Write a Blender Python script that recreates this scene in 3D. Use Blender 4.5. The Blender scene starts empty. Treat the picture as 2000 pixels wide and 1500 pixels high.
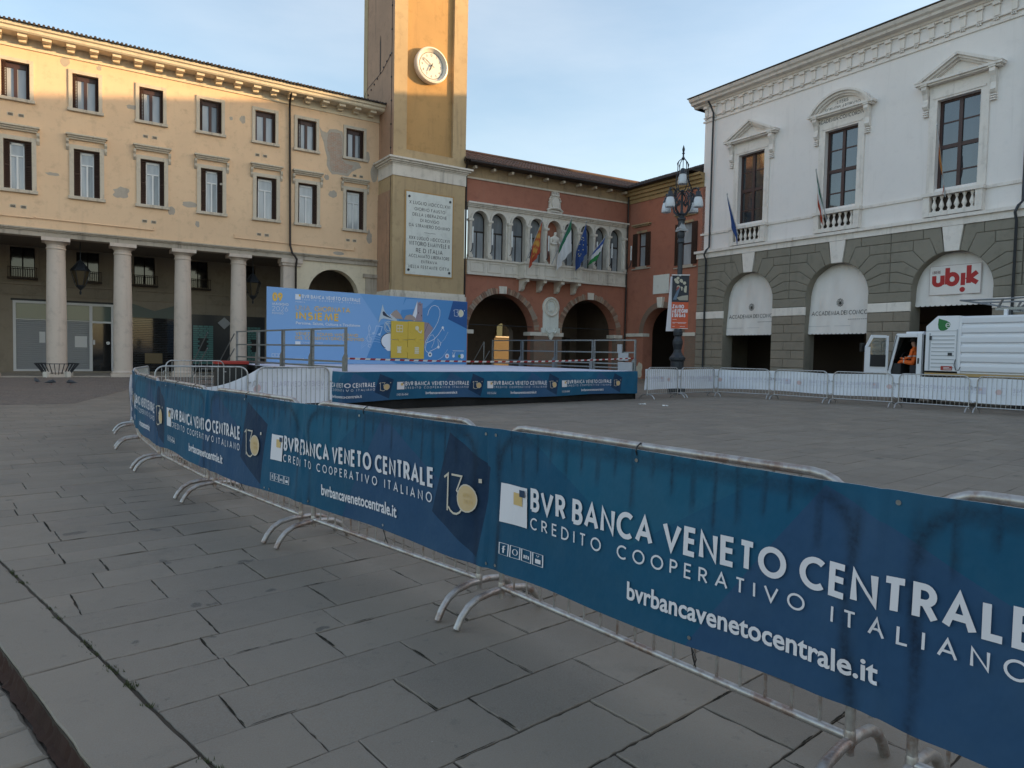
import bpy, math, random
from mathutils import Vector, Matrix
R = math.radians
sc = bpy.context.scene
random.seed(7)
# ------------------------------------------------------------------ camera, sky, sun
pit, rol = R(2.5626), R(1.1575)
fw = Vector((0, math.cos(pit), -math.sin(pit))); up0 = Vector((0, math.sin(pit), math.cos(pit))); rt0 = Vector((1, 0, 0))
rt = rt0*math.cos(rol) + up0*math.sin(rol); up = -rt0*math.sin(rol) + up0*math.cos(rol)
cd = bpy.data.cameras.new('camera'); cam = bpy.data.objects.new('camera', cd); sc.collection.objects.link(cam)
cam.matrix_world = Matrix(((rt.x, up.x, -fw.x, 0), (rt.y, up.y, -fw.y, 0), (rt.z, up.z, -fw.z, 1.51), (0, 0, 0, 1)))
cd.sensor_width = 36; cd.lens = 24.371; cd.clip_start = 0.05; cd.clip_end = 5000
sc.camera = cam
sc.view_settings.view_transform = 'Standard'; sc.view_settings.look = 'None'
sc.view_settings.gamma = 1; sc.view_settings.use_curve_mapping = False
sc.view_settings.exposure = 1.40
SUN_AZ, SUN_EL = R(87.9), R(9.1)     # azimuth from +Y towards +X
w = bpy.data.worlds.new('World'); sc.world = w; w.use_nodes = True
wn, wl = w.node_tree.nodes, w.node_tree.links
wn.clear()
sky = wn.new('ShaderNodeTexSky'); sky.sky_type = 'NISHITA'; sky.sun_disc = False
sky.sun_elevation = SUN_EL; sky.sun_rotation = SUN_AZ; sky.air_density = 1.0; sky.dust_density = 1.5; sky.ozone_density = 1.2
bg = wn.new('ShaderNodeBackground'); bg.inputs[1].default_value = 0.15
wo = wn.new('ShaderNodeOutputWorld')
geo = wn.new('ShaderNodeTexCoord'); mp = wn.new('ShaderNodeMapping'); mp.inputs['Scale'].default_value = (1.1, 1.1, 4.2)
nz = wn.new('ShaderNodeTexNoise'); nz.inputs['Scale'].default_value = 1.6; nz.inputs['Detail'].default_value = 6; nz.inputs['Roughness'].default_value = .55
rp = wn.new('ShaderNodeValToRGB'); rp.color_ramp.elements[0].position = .30; rp.color_ramp.elements[1].position = .80
rp.color_ramp.elements[0].color = (0.02, 0.02, 0.02, 1); rp.color_ramp.elements[1].color = (.34, .34, .34, 1)
mx = wn.new('ShaderNodeMix'); mx.data_type = 'RGBA'; mx.inputs[7].default_value = (3.2, 3.2, 3.2, 1)
wl.new(geo.outputs['Generated'], mp.inputs[0]); wl.new(mp.outputs[0], nz.inputs['Vector']); wl.new(nz.outputs['Fac'], rp.inputs[0])
wl.new(rp.outputs[0], mx.inputs[0]); wl.new(sky.outputs[0], mx.inputs[6]); wl.new(mx.outputs[2], bg.inputs[0]); wl.new(bg.outputs[0], wo.inputs[0])
sd = bpy.data.lights.new('sun', 'SUN'); so = bpy.data.objects.new('sun', sd); sc.collection.objects.link(so)
sd.energy = 2.9; sd.angle = R(0.6); sd.color = (1.0, .66, .32)
S = Vector((math.sin(SUN_AZ)*math.cos(SUN_EL), math.cos(SUN_AZ)*math.cos(SUN_EL), math.sin(SUN_EL)))
so.rotation_euler = S.to_track_quat('Z', 'Y').to_euler(); so.location = S*80
# ------------------------------------------------------------------ mesh builder
COL = sc.collection
class MB:
    def __init__(s): s.v = []; s.f = []; s.m = []; s.tone = None
    def add(s, vs, fs, mi=0):
        o = len(s.v); s.v += [tuple(p) for p in vs]
        for f in fs: s.f.append(tuple(i+o for i in f)); s.m.append(mi)
        return s
    def box(s, x0, y0, z0, x1, y1, z1, mi=0):
        vs = [(x0,y0,z0),(x1,y0,z0),(x1,y1,z0),(x0,y1,z0),(x0,y0,z1),(x1,y0,z1),(x1,y1,z1),(x0,y1,z1)]
        return s.add(vs, [(0,3,2,1),(4,5,6,7),(0,1,5,4),(1,2,6,5),(2,3,7,6),(3,0,4,7)], mi)
    def cbox(s, x, y, z, w, d, h, mi=0): return s.box(x-w/2, y-d/2, z, x+w/2, y+d/2, z+h, mi)
    def quad(s, a, b, c, d, mi=0): return s.add([a,b,c,d], [(0,1,2,3)], mi)
    def prism(s, pts, y0, y1, mi=0, bev=0):      # polygon in xz (counter-clockwise seen from -y), front y0, back y1
        n = len(pts)
        if bev:
            cx = sum(p[0] for p in pts)/n; cz = sum(p[1] for p in pts)/n
            ins = []
            for i in range(n):
                p0, p1, p2 = pts[i-1], pts[i], pts[(i+1) % n]
                a = Vector((p1[0]-p0[0], p1[1]-p0[1])); b = Vector((p2[0]-p1[0], p2[1]-p1[1]))
                if a.length < 1e-6 or b.length < 1e-6: ins.append(p1); continue
                a.normalize(); b.normalize(); na = Vector((-a.y, a.x)); nb = Vector((-b.y, b.x)); k = na+nb
                k = k/max(.4, 1+na.dot(nb)); ins.append((p1[0]+k.x*bev, p1[1]+k.y*bev))
            vs = [(x, y0, z) for x, z in ins]+[(x, y0+bev*.7, z) for x, z in pts]+[(x, y1, z) for x, z in pts]
            fs = [tuple(range(n))]+[(i, i+n, (i+1) % n+n, (i+1) % n) for i in range(n)]+[(i+n, i+2*n, (i+1) % n+2*n, (i+1) % n+n) for i in range(n)]
            return s.add(vs, fs, mi)
        vs = [(x, y0, z) for x, z in pts]+[(x, y1, z) for x, z in pts]
        return s.add(vs, [tuple(range(n)), tuple(range(2*n-1, n-1, -1))]+[(i, i+n, (i+1) % n+n, (i+1) % n) for i in range(n)], mi)
    def xprism(s, pts, x0, x1, mi=0):            # profile in (y,z), extruded along x
        n = len(pts)
        vs = [(x0, y, z) for y, z in pts]+[(x1, y, z) for y, z in pts]
        return s.add(vs, [tuple(range(n-1, -1, -1)), tuple(range(n, 2*n))]+[(i, (i+1) % n, (i+1) % n+n, i+n) for i in range(n)], mi)
    def tube(s, pts, r, n=8, mi=0, closed=False):
        pts = [Vector(p) for p in pts]; k = len(pts); rings = []
        rr = r if isinstance(r, (list, tuple)) else [r]*k
        prev = None
        for i, p in enumerate(pts):
            if closed: t = (pts[(i+1) % k]-pts[i-1])
            else: t = (pts[min(i+1, k-1)]-pts[max(i-1, 0)])
            if t.length < 1e-9: t = Vector((0, 0, 1))
            t.normalize()
            if prev is None:
                a = Vector((0, 0, 1)) if abs(t.z) < .9 else Vector((1, 0, 0))
                u = t.cross(a).normalized()
            else:
                u = prev-t*prev.dot(t)
                u = u.normalized() if u.length > 1e-6 else t.orthogonal().normalized()
            prev = u; v = t.cross(u)
            rings.append([p+(u*math.cos(2*math.pi*j/n)+v*math.sin(2*math.pi*j/n))*rr[i] for j in range(n)])
        vs = [q for g in rings for q in g]; fs = []
        for i in range(k if closed else k-1):
            a = i*n; b = ((i+1) % k)*n
            for j in range(n): fs.append((a+j, a+(j+1) % n, b+(j+1) % n, b+j))
        if not closed: fs += [tuple(range(n-1, -1, -1)), tuple(range((k-1)*n, k*n))]
        return s.add(vs, fs, mi)
    def lathe(s, prof, n=16, c=(0, 0, 0), mi=0, cap=True):
        vs = []; fs = []
        for r, z in prof:
            for j in range(n): vs.append((c[0]+r*math.cos(2*math.pi*j/n), c[1]+r*math.sin(2*math.pi*j/n), c[2]+z))
        for i in range(len(prof)-1):
            for j in range(n): fs.append((i*n+j, i*n+(j+1) % n, (i+1)*n+(j+1) % n, (i+1)*n+j))
        if cap: fs += [tuple(range(n-1, -1, -1)), tuple(range((len(prof)-1)*n, len(prof)*n))]
        return s.add(vs, fs, mi)
    def disc(s, cx, cz, r, y0, y1, n=32, mi=0, rz=None):
        return s.prism([(cx+r*math.cos(2*math.pi*i/n), cz+(rz or r)*math.sin(2*math.pi*i/n)) for i in range(n)], y0, y1, mi)
    def xf(s, M):
        s.v = [tuple(M @ Vector(p)) for p in s.v]; return s
    def mesh(s, name, mats, smooth=False):
        me = bpy.data.meshes.new(name); me.from_pydata(s.v, [], s.f)
        for m in (mats if isinstance(mats, (list, tuple)) else [mats]): me.materials.append(m)
        me.polygons.foreach_set('material_index', [int(k) for k in s.m])
        if s.tone:
            at = me.attributes.new('tone', 'FLOAT', 'FACE'); at.data.foreach_set('value', s.tone)
        if smooth:
            me.polygons.foreach_set('use_smooth', [True]*len(s.f))
            try: me.set_sharp_from_angle(angle=R(38))
            except Exception: pass
        me.update(); return me
def link(o, parent=None):
    COL.objects.link(o)
    if parent is not None: o.parent = parent
    return o
def obj(name, mb, mats, parent=None, loc=(0, 0, 0), rz=0, smooth=False, label=None, kind=None, bevel=0):
    me = mb.mesh(name, mats, smooth) if isinstance(mb, MB) else mb
    o = bpy.data.objects.new(name, me); o.location = loc
    if rz: o.rotation_euler = (0, 0, rz)
    if label: o['label'] = label
    if kind: o['kind'] = kind
    if bevel:
        b = o.modifiers.new('bevel', 'BEVEL'); b.width = bevel; b.segments = 2; b.limit_method = 'ANGLE'
    return link(o, parent)
def tag(o, label, cat, group=None):
    o['label'] = label; o['category'] = cat
    if group: o['group'] = group
    return o
def thing(name, label, cat, loc=(0, 0, 0), rz=0, group=None):
    o = bpy.data.objects.new(name, None); o.location = loc; o.rotation_euler = (0, 0, rz); o.empty_display_size = .2
    COL.objects.link(o); return tag(o, label, cat, group)
KIDS = {}
def kids(o):
    return list(o.children)
def dup(o, parent=None, loc=None, rz=None):
    c = o.copy(); COL.objects.link(c)
    c.parent = parent if parent is not None else None
    if loc is not None: c.location = loc
    if rz is not None: c.rotation_euler = (0, 0, rz)
    for ch in o.children: dup(ch, c)
    return c
# ------------------------------------------------------------------ materials
def newmat(name):
    m = bpy.data.materials.new(name); m.use_nodes = True
    nt = m.node_tree; b = nt.nodes['Principled BSDF']; return m, nt, b
def simple(name, col, rough=.6, metal=0, spec=None, emit=None):
    m, nt, b = newmat(name); b.inputs['Base Color'].default_value = (*col, 1); b.inputs['Roughness'].default_value = rough
    b.inputs['Metallic'].default_value = metal
    if spec is not None: b.inputs['Specular IOR Level'].default_value = spec
    return m
def noise(nt, scale, detail=5, rough=.6, coord=None, sc3=None):
    tc = nt.nodes.new('ShaderNodeTexCoord'); n = nt.nodes.new('ShaderNodeTexNoise')
    n.inputs['Scale'].default_value = scale; n.inputs['Detail'].default_value = detail; n.inputs['Roughness'].default_value = rough
    src = tc.outputs['Object']
    if coord == 'geo':
        g = nt.nodes.new('ShaderNodeNewGeometry'); src = g.outputs['Position']
    if sc3:
        mp = nt.nodes.new('ShaderNodeMapping'); mp.inputs['Scale'].default_value = sc3; nt.links.new(src, mp.inputs[0]); src = mp.outputs[0]
    nt.links.new(src, n.inputs['Vector']); return n.outputs['Fac']
def ramp(nt, src, p0, p1, c0=(0, 0, 0), c1=(1, 1, 1)):
    r = nt.nodes.new('ShaderNodeValToRGB'); r.color_ramp.elements[0].position = p0; r.color_ramp.elements[1].position = p1
    r.color_ramp.elements[0].color = (*c0, 1); r.color_ramp.elements[1].color = (*c1, 1); nt.links.new(src, r.inputs[0]); return r.outputs[0]
def mix(nt, fac, a, b, mode='MIX'):
    m = nt.nodes.new('ShaderNodeMix'); m.data_type = 'RGBA'; m.blend_type = mode
    for i, x in ((0, fac), (6, a), (7, b)):
        if isinstance(x, (int, float)): m.inputs[i].default_value = x
        elif isinstance(x, tuple): m.inputs[i].default_value = (*x, 1)
        else: nt.links.new(x, m.inputs[i])
    return m.outputs[2]
def bump(nt, b, src, strength=.3, dist=.02):
    n = nt.nodes.new('ShaderNodeBump'); n.inputs['Strength'].default_value = strength; n.inputs['Distance'].default_value = dist
    nt.links.new(src, n.inputs['Height']); nt.links.new(n.outputs[0], b.inputs['Normal'])
def plaster(name, col, col2, stain=(.12, .10, .08), amt=.25, rough=.85, streak=.25, fine=40, mf=.82):
    m, nt, b = newmat(name)
    big = ramp(nt, noise(nt, .35, 6, .65), .35, .68)
    c = mix(nt, big, col, col2)
    med = ramp(nt, noise(nt, 2.3, 8, .7), .52, .75)
    c = mix(nt, med, c, tuple(mf*x for x in col2))
    st = ramp(nt, noise(nt, 1.0, 6, .6, sc3=(3.5, 3.5, .25)), .56, .80, (0, 0, 0), (streak,)*3)
    c = mix(nt, st, c, stain)
    sp = ramp(nt, noise(nt, 7, 6, .75), .66, .78, (0, 0, 0), (amt,)*3)
    c = mix(nt, sp, c, stain)
    nt.links.new(c, b.inputs['Base Color']); b.inputs['Roughness'].default_value = rough; b.inputs['Specular IOR Level'].default_value = .25
    bump(nt, b, noise(nt, fine, 4, .6), .35, .006)
    return m
M = {}
M['yellow'] = plaster('yellow_plaster', (.84, .59, .375), (.77, .53, .335), stain=(.55, .40, .27), amt=.25, streak=.3)
M['cream'] = plaster('cream_stucco', (.76, .65, .48), (.68, .58, .43), stain=(.20, .16, .12), amt=.4, streak=.4)
M['surround'] = plaster('window_surround_stone', (.66, .57, .45), (.56, .48, .38), stain=(.14, .11, .09), amt=.6, streak=.7)
M['column'] = plaster('pinkish_column_stone', (.66, .55, .46), (.59, .49, .41), stain=(.28, .21, .16), amt=.3, streak=.3)
M['lintel'] = plaster('worn_lintel_stone', (.50, .43, .35), (.40, .34, .27), stain=(.10, .085, .07), amt=.8, streak=.8)
M['tower'] = plaster('tower_ochre_plaster', (.50, .37, .215), (.43, .31, .18), stain=(.12, .10, .07), amt=.4, streak=.55)
M['tower_panel'] = plaster('tower_orange_panel', (.49, .295, .125), (.42, .26, .11), stain=(.22, .13, .07), amt=.35, streak=.4)
M['tower_side'] = plaster('tower_side_plaster', (.48, .29, .19), (.40, .25, .165), stain=(.10, .08, .06), amt=.5, streak=.7)
M['red'] = plaster('red_plaster', (.42, .175, .115), (.34, .14, .095), stain=(.33, .19, .14), amt=.35, streak=.35)
M['white_stone'] = plaster('grey_white_stone', (.74, .68, .60), (.62, .56, .48), stain=(.13, .11, .09), amt=.7, streak=.8)
M['ochre_frieze'] = plaster('ochre_frieze', (.46, .33, .19), (.28, .20, .13), stain=(.06, .05, .04), amt=.6, streak=.8)
M['wing_frieze'] = plaster('wing_yellow_cornice', (.42, .29, .14), (.34, .23, .11), stain=(.12, .08, .05), amt=.4, streak=.3)
M['r_plaster'] = plaster('white_plaster', (.84, .79, .755), (.81, .76, .73), stain=(.50, .46, .43), amt=.05, streak=.30, mf=.95)
M['r_trim'] = plaster('white_stone_trim', (.84, .78, .72), (.74, .68, .62), stain=(.25, .21, .18), amt=.35, streak=.5)
M['rustic'] = plaster('rusticated_greenish_stone', (.27, .245, .20), (.23, .21, .17), stain=(.10, .09, .075), amt=.3, streak=.35, fine=60)
M['rustic_warm'] = plaster('rusticated_warm_stone', (.29, .25, .20), (.245, .212, .172), stain=(.11, .09, .07), amt=.3, streak=.3, fine=60)
M['joint'] = simple('dark_joint', (.06, .055, .05), .95)
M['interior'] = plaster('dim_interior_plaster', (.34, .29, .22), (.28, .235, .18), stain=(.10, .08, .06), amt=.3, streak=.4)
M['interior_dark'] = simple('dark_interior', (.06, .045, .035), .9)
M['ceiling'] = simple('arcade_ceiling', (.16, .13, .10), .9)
M['black'] = simple('black_paint', (.012, .012, .013), .45)
M['iron'] = simple('black_wrought_iron', (.035, .040, .048), .45, .3)
M['gutter'] = simple('dark_copper_pipe', (.035, .026, .022), .5, .4)
M['wood'] = plaster('weathered_dark_shutter_wood', (.060, .032, .022), (.040, .022, .016), stain=(.10, .055, .035), amt=.5, streak=.5, rough=.6)
M['redwood'] = simple('reddish_window_wood', (.055, .024, .020), .5)
M['white_paint'] = simple('white_paint', (.72, .72, .71), .45)
M['marble'] = plaster('pale_marble', (.74, .75, .70), (.68, .69, .64), stain=(.36, .36, .32), amt=.2, streak=.3, rough=.5)
M['engrave'] = simple('engraved_letters', (.05, .045, .04), .8)
M['clockface'] = simple('clock_face_enamel', (.78, .72, .62), .4)
M['shade_grey'] = simple('light_grey_metal', (.35, .36, .37), .5, .3)
M['gold'] = simple('gold_print', (.62, .42, .17), .6)
M['white_print'] = simple('white_print', (.72, .68, .70), .7)
M['pink_print'] = simple('orange_print', (.66, .42, .14), .6)
def glassy(name, col, col2, rough=.06, spec=.8):
    m, nt, b = newmat(name)
    c = mix(nt, ramp(nt, noise(nt, .9, 3, .5, sc3=(2.5, 1, .5)), .35, .65), col, col2)
    nt.links.new(c, b.inputs['Base Color']); b.inputs['Roughness'].default_value = rough; b.inputs['Specular IOR Level'].default_value = spec
    bump(nt, b, noise(nt, 1.3, 2, .5), .06, .02)
    return m
M['pane_light'] = glassy('pane_with_pale_curtain', (.42, .44, .46), (.27, .29, .31))
M['pane_mid'] = glassy('pane_with_grey_blind', (.20, .22, .24), (.11, .12, .13))
M['pane_dark'] = glassy('dark_glass_pane', (.02, .022, .024), (.012, .013, .014))
def metal(name, col=(.50, .50, .50), rust=.35, t0=.50):
    m, nt, b = newmat(name)
    r = ramp(nt, noise(nt, 9, 7, .7, coord='geo'), t0, t0+.16, (0, 0, 0), (rust,)*3)
    c = mix(nt, ramp(nt, noise(nt, 30, 4, .6, coord='geo'), .4, .7), col, tuple(.78*x for x in col))
    c = mix(nt, r, c, (.20, .09, .05)); nt.links.new(c, b.inputs['Base Color'])
    b.inputs['Metallic'].default_value = .75; b.inputs['Roughness'].default_value = .42
    return m
M['galv'] = metal('galvanised_steel')
M['galv_rusty'] = metal('rusty_galvanised_steel', (.45, .42, .40), .65, .47)
M['rail_grey'] = metal('dull_grey_railing_steel', (.26, .27, .27), .15)
def brick(name, c1, c2, mortar, scale=1.0, w=.25, h=.065, ms=.012):
    m, nt, b = newmat(name); tc = nt.nodes.new('ShaderNodeTexCoord'); sp = nt.nodes.new('ShaderNodeSeparateXYZ'); cb = nt.nodes.new('ShaderNodeCombineXYZ')
    ad = nt.nodes.new('ShaderNodeMath'); nt.links.new(tc.outputs['Object'], sp.inputs[0]); nt.links.new(sp.outputs[0], ad.inputs[0]); nt.links.new(sp.outputs[1], ad.inputs[1])
    nt.links.new(ad.outputs[0], cb.inputs[0]); nt.links.new(sp.outputs[2], cb.inputs[1])
    t = nt.nodes.new('ShaderNodeTexBrick'); t.inputs['Scale'].default_value = scale; t.inputs['Brick Width'].default_value = w; t.inputs['Row Height'].default_value = h; t.inputs['Mortar Size'].default_value = ms
    t.inputs['Color1'].default_value = (*c1, 1); t.inputs['Color2'].default_value = (*c2, 1); t.inputs['Mortar'].default_value = (*mortar, 1)
    nt.links.new(cb.outputs[0], t.inputs['Vector'])
    c = mix(nt, ramp(nt, noise(nt, 3, 6, .7), .45, .72, (0, 0, 0), (.7, .7, .7)), t.outputs['Color'], tuple(x*1.1 for x in mortar))
    nt.links.new(c, b.inputs['Base Color']); b.inputs['Roughness'].default_value = .9
    bump(nt, b, t.outputs['Fac'], -.5, .02); return m
M['brick_patch'] = brick('exposed_brick_patch', (.46, .25, .16), (.38, .28, .21), (.46, .39, .32))
M['brick'] = brick('old_brickwork', (.25, .13, .085), (.19, .12, .085), (.20, .155, .12))
M['grey_patch'] = plaster('bare_grey_render', (.50, .43, .35), (.42, .36, .30), stain=(.3, .24, .19))
M['tile'] = plaster('terracotta_roof_tile', (.17, .10, .075), (.11, .08, .065), stain=(.05, .045, .04), amt=.7, streak=.0, fine=25)
M['tile_dark'] = plaster('dark_roof_tile', (.085, .065, .055), (.06, .05, .045), stain=(.03, .03, .03), amt=.5, streak=0)
M['zinc'] = simple('zinc_sheet', (.42, .44, .47), .45, .3)
M['frost'] = simple('frosted_glass', (.62, .64, .66), .35)
BRM = [simple('arch_brick_%s' % n_, c_, .9) for n_, c_ in (('rose', (.30, .175, .12)), ('pale', (.36, .24, .17)), ('brown', (.23, .14, .10)), ('dusty', (.33, .255, .20)))]
# ------------------------------------------------------------------ lettering: a stroke alphabet, cap height 1
def arc(cx, cy, rx, ry, a0, a1, n=10):
    return [(cx+rx*math.cos(R(a0+(a1-a0)*i/n)), cy+ry*math.sin(R(a0+(a1-a0)*i/n))) for i in range(n+1)]
def GL():
    g = {}
    g['A'] = (.76, [[(0, 0), (.38, 1), (.76, 0)], [(.14, .33), (.62, .33)]])
    g['B'] = (.52, [[(0, 0), (0, 1), (.26, 1)]+arc(.26, .76, .22, .24, 90, -90)+[(0, .52)], [(.26, .52)]+arc(.26, .26, .27, .26, 90, -90)+[(0, 0)]])
    g['C'] = (.76, [arc(.46, .5, .46, .5, 50, 310, 20)])
    g['D'] = (.74, [[(0, 0), (0, 1), (.24, 1)]+arc(.24, .5, .5, .5, 90, -90, 14)+[(0, 0)]])
    g['E'] = (.46, [[(.46, 1), (0, 1), (0, 0), (.46, 0)], [(0, .53), (.43, .53)]])
    g['F'] = (.44, [[(.44, 1), (0, 1), (0, 0)], [(0, .53), (.40, .53)]])
    g['G'] = (.95, [arc(.5, .5, .5, .5, 45, 350, 20)+[(.96, .48), (.55, .48)]])
    g['H'] = (.68, [[(0, 0), (0, 1)], [(.68, 0), (.68, 1)], [(0, .53), (.68, .53)]])
    g['I'] = (.02, [[(.01, 0), (.01, 1)]])
    g['J'] = (.30, [[(.3, 1), (.3, .15)]+arc(.12, .15, .18, .16, 0, -110, 6)])
    g['K'] = (.6, [[(0, 0), (0, 1)], [(.55, 1), (.02, .45), (.6, 0)]])
    g['L'] = (.42, [[(0, 1), (0, 0), (.42, 0)]])
    g['M'] = (.92, [[(0, 0), (.14, 1), (.46, .08), (.78, 1), (.92, 0)]])
    g['N'] = (.66, [[(0, 0), (0, 1), (.66, 0), (.66, 1)]])
    g['O'] = (.92, [arc(.46, .5, .46, .5, 90, 450, 26)])
    g['P'] = (.48, [[(0, 0), (0, 1), (.24, 1)]+arc(.24, .74, .25, .26, 90, -90)+[(0, .48)]])
    g['Q'] = (1.0, [arc(.5, .5, .5, .5, 90, 450, 26), [(.6, .3), (.95, -.05)]])
    g['R'] = (.52, [[(0, 0), (0, 1), (.24, 1)]+arc(.24, .74, .25, .26, 90, -90)+[(0, .48)], [(.24, .48), (.54, 0)]])
    g['S'] = (.48, [arc(.25, .745, .2, .255, 35, 250, 10)+arc(.24, .265, .24, .265, 70, -145, 12)])
    g['T'] = (.54, [[(0, 1), (.54, 1)], [(.27, 1), (.27, 0)]])
    g['U'] = (.62, [[(0, 1), (0, .31)]+arc(.31, .31, .31, .31, 180, 360, 12)+[(.62, 1)]])
    g['V'] = (.78, [[(0, 1), (.39, 0), (.78, 1)]])
    g['W'] = (1.2, [[(0, 1), (.3, 0), (.6, 1), (.9, 0), (1.2, 1)]])
    g['X'] = (.66, [[(0, 0), (.66, 1)], [(0, 1), (.66, 0)]])
    g['Y'] = (.64, [[(0, 1), (.32, .5), (.64, 1)], [(.32, .5), (.32, 0)]])
    g['Z'] = (.6, [[(0, 1), (.6, 1), (0, 0), (.6, 0)]])
    g['0'] = (.56, [arc(.28, .5, .28, .5, 90, 450, 22)])
    g['1'] = (.22, [[(0, .86), (.2, 1), (.2, 0)]])
    g['2'] = (.5, [arc(.25, .74, .24, .26, 170, -35, 10)+[(0, 0), (.5, 0)]])
    g['3'] = (.5, [[(.05, 1), (.46, 1), (.2, .6)]+arc(.22, .3, .28, .3, 80, -150, 12)])
    g['4'] = (.56, [[(.56, .25), (0, .25), (.42, 1), (.42, 0)]])
    g['5'] = (.5, [[(.45, 1), (.14, 1), (.08, .56)]+arc(.22, .31, .27, .31, 110, -145, 12)])
    g['6'] = (.52, [[(.36, 1), (.05, .45)], arc(.26, .29, .26, .29, 90, 450, 18)])
    g['7'] = (.5, [[(0, 1), (.5, 1), (.15, 0)]])
    g['8'] = (.5, [arc(.25, .76, .2, .24, 90, 450, 14), arc(.25, .27, .25, .27, 90, 450, 16)])
    g['9'] = (.52, [arc(.26, .71, .26, .29, 90, 450, 18), [(.16, 0), (.47, .55)]])
    g['.'] = (.08, [[(.04, 0), (.04, .1)]]); g['-'] = (.3, [[(0, .45), (.3, .45)]]); g["'"] = (.08, [[(.04, 1), (.04, .8)]]); g[','] = (.1, [[(.08, .1), (.02, -.12)]])
    g['·'] = (.1, [[(.05, .45), (.05, .55)]])
    # lower case where used
    g['a'] = (.5, [arc(.25, .3, .25, .3, 90, 450, 18), [(.5, .6), (.5, 0)]]); g['b'] = (.5, [arc(.25, .3, .25, .3, 90, 450, 18), [(0, 1), (0, 0)]])
    g['c'] = (.44, [arc(.27, .3, .27, .3, 50, 310, 14)]); g['d'] = (.5, [arc(.25, .3, .25, .3, 90, 450, 18), [(.5, 1), (.5, 0)]])
    g['e'] = (.5, [[(.02, .32), (.5, .32)]+arc(.26, .3, .25, .3, 5, 315, 16)]); g['i'] = (.04, [[(.02, 0), (.02, .6)], [(.02, .82), (.02, .94)]])
    g['k'] = (.42, [[(0, 0), (0, 1)], [(.40, .6), (.02, .28), (.42, 0)]]); g['l'] = (.04, [[(.02, 0), (.02, 1)]]); g['n'] = (.44, [[(0, 0), (0, .6)], [(0, .38)]+arc(.22, .38, .22, .22, 180, 0, 10)+[(.44, 0)]])
    g['o'] = (.54, [arc(.27, .3, .27, .3, 90, 450, 18)]); g['r'] = (.28, [[(0, 0), (0, .6)], [(0, .36)]+arc(.2, .38, .2, .2, 180, 70, 6)]); g['s'] = (.34, [arc(.17, .45, .14, .15, 40, 250, 8)+arc(.17, .155, .17, .155, 80, -145, 8)])
    g['t'] = (.28, [[(.12, .85), (.12, .1), (.26, .03)], [(0, .6), (.28, .6)]]); g['u'] = (.44, [[(0, .6), (0, .22)]+arc(.22, .22, .22, .22, 180, 360, 10)+[(.44, .6)], [(.44, .6), (.44, 0)]])
    g['v'] = (.46, [[(0, .6), (.23, 0), (.46, .6)]]); g['z'] = (.4, [[(0, .6), (.4, .6), (0, 0), (.4, 0)]])
    return g
GLY = GL()
def twidth(t, sp=.18, space=.38):
    return sum((GLY[c][0]+sp) if c != ' ' else space for c in t)-sp
SUBD = [0]     # longest piece of a stroke when lettering follows a wavy sheet
def stroke(mb, f, pts, wdt, d=0, mi=0):
    """ribbon of width wdt along pts; f(x, z, d) -> 3D point"""
    P = [Vector(p) for p in pts]; n = len(P)
    closed = n > 3 and (P[0]-P[-1]).length < 1e-6
    L = []; Rr = []
    for i, p in enumerate(P):
        a = (P[i]-P[i-1]) if i > 0 else ((P[0]-P[-2]) if closed else None)
        b = (P[i+1]-P[i]) if i < n-1 else ((P[1]-P[0]) if closed else None)
        if a is None: a = b
        if b is None: b = a
        a = a.normalized(); b = b.normalized(); na = Vector((-a.y, a.x)); nb = Vector((-b.y, b.x)); k = na+nb
        k = k/max(.35, 1+na.dot(nb))
        L.append(p+k*wdt/2); Rr.append(p-k*wdt/2)
    for i in range(n-1):
        kk = max(1, math.ceil((P[i+1]-P[i]).length/SUBD[0])) if SUBD[0] else 1
        vs = []
        for j in range(kk+1):
            a = Rr[i].lerp(Rr[i+1], j/kk); b = L[i].lerp(L[i+1], j/kk); vs += [f(a.x, a.y, d), f(b.x, b.y, d)]
        mb.add(vs, [(2*j, 2*j+2, 2*j+3, 2*j+1) for j in range(kk)], mi)
def put(mb, f, text, x0, z0, h, wt=.13, sp=.18, xs=1.0, space=.38, mi=0, align='l', d=0, serif=False, slant=0):
    """write text with cap height h; wt stroke width as a share of h; xs horizontal squeeze"""
    W_ = twidth(text, sp, space)*h*xs
    if align == 'c': x0 -= W_/2
    if align == 'r': x0 -= W_
    x = x0; j = 0; n = len(text.replace(' ', '')); ink = wt*h*.9
    xs = max(xs*.35, (W_-n*ink)/(h*twidth(text, sp, space))) if n > 1 else xs     # keep the total width, give each letter room for its stroke
    for c in text:
        if c == ' ': x += space*h*xs; continue
        wd, ss = GLY[c]
        for s_ in ss:
            pts = [(x+ink/2+px*h*xs+slant*pz*h, z0+pz*h*(1-wt)+wt*h/2) for px, pz in s_]
            j += 1; stroke(mb, f, pts, wt*h, d+.0002*(j % 5), mi)
            if serif:
                for q, r_ in ((pts[0], pts[1]), (pts[-1], pts[-2])):
                    if abs(q[0]-r_[0]) < abs(q[1]-r_[1])*1.2: stroke(mb, f, [(q[0]-.11*h, q[1]), (q[0]+.11*h, q[1])], wt*.5*h, d+.0012, mi)
        x += (wd+sp)*h*xs+ink
    return W_
def plane_f(y=0, ox=0, oz=0):
    return lambda x, z, d: (ox+x, y-d, oz+z)
def fillpoly(mb, f, pts, d=0, mi=0):
    mb.add([f(x, z, d) for x, z in pts], [tuple(range(len(pts)))], mi)
def circ(cx, cz, r, n=28, rz=None): return [(cx+r*math.cos(2*math.pi*i/n), cz+(rz or r)*math.sin(2*math.pi*i/n)) for i in range(n)]
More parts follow.
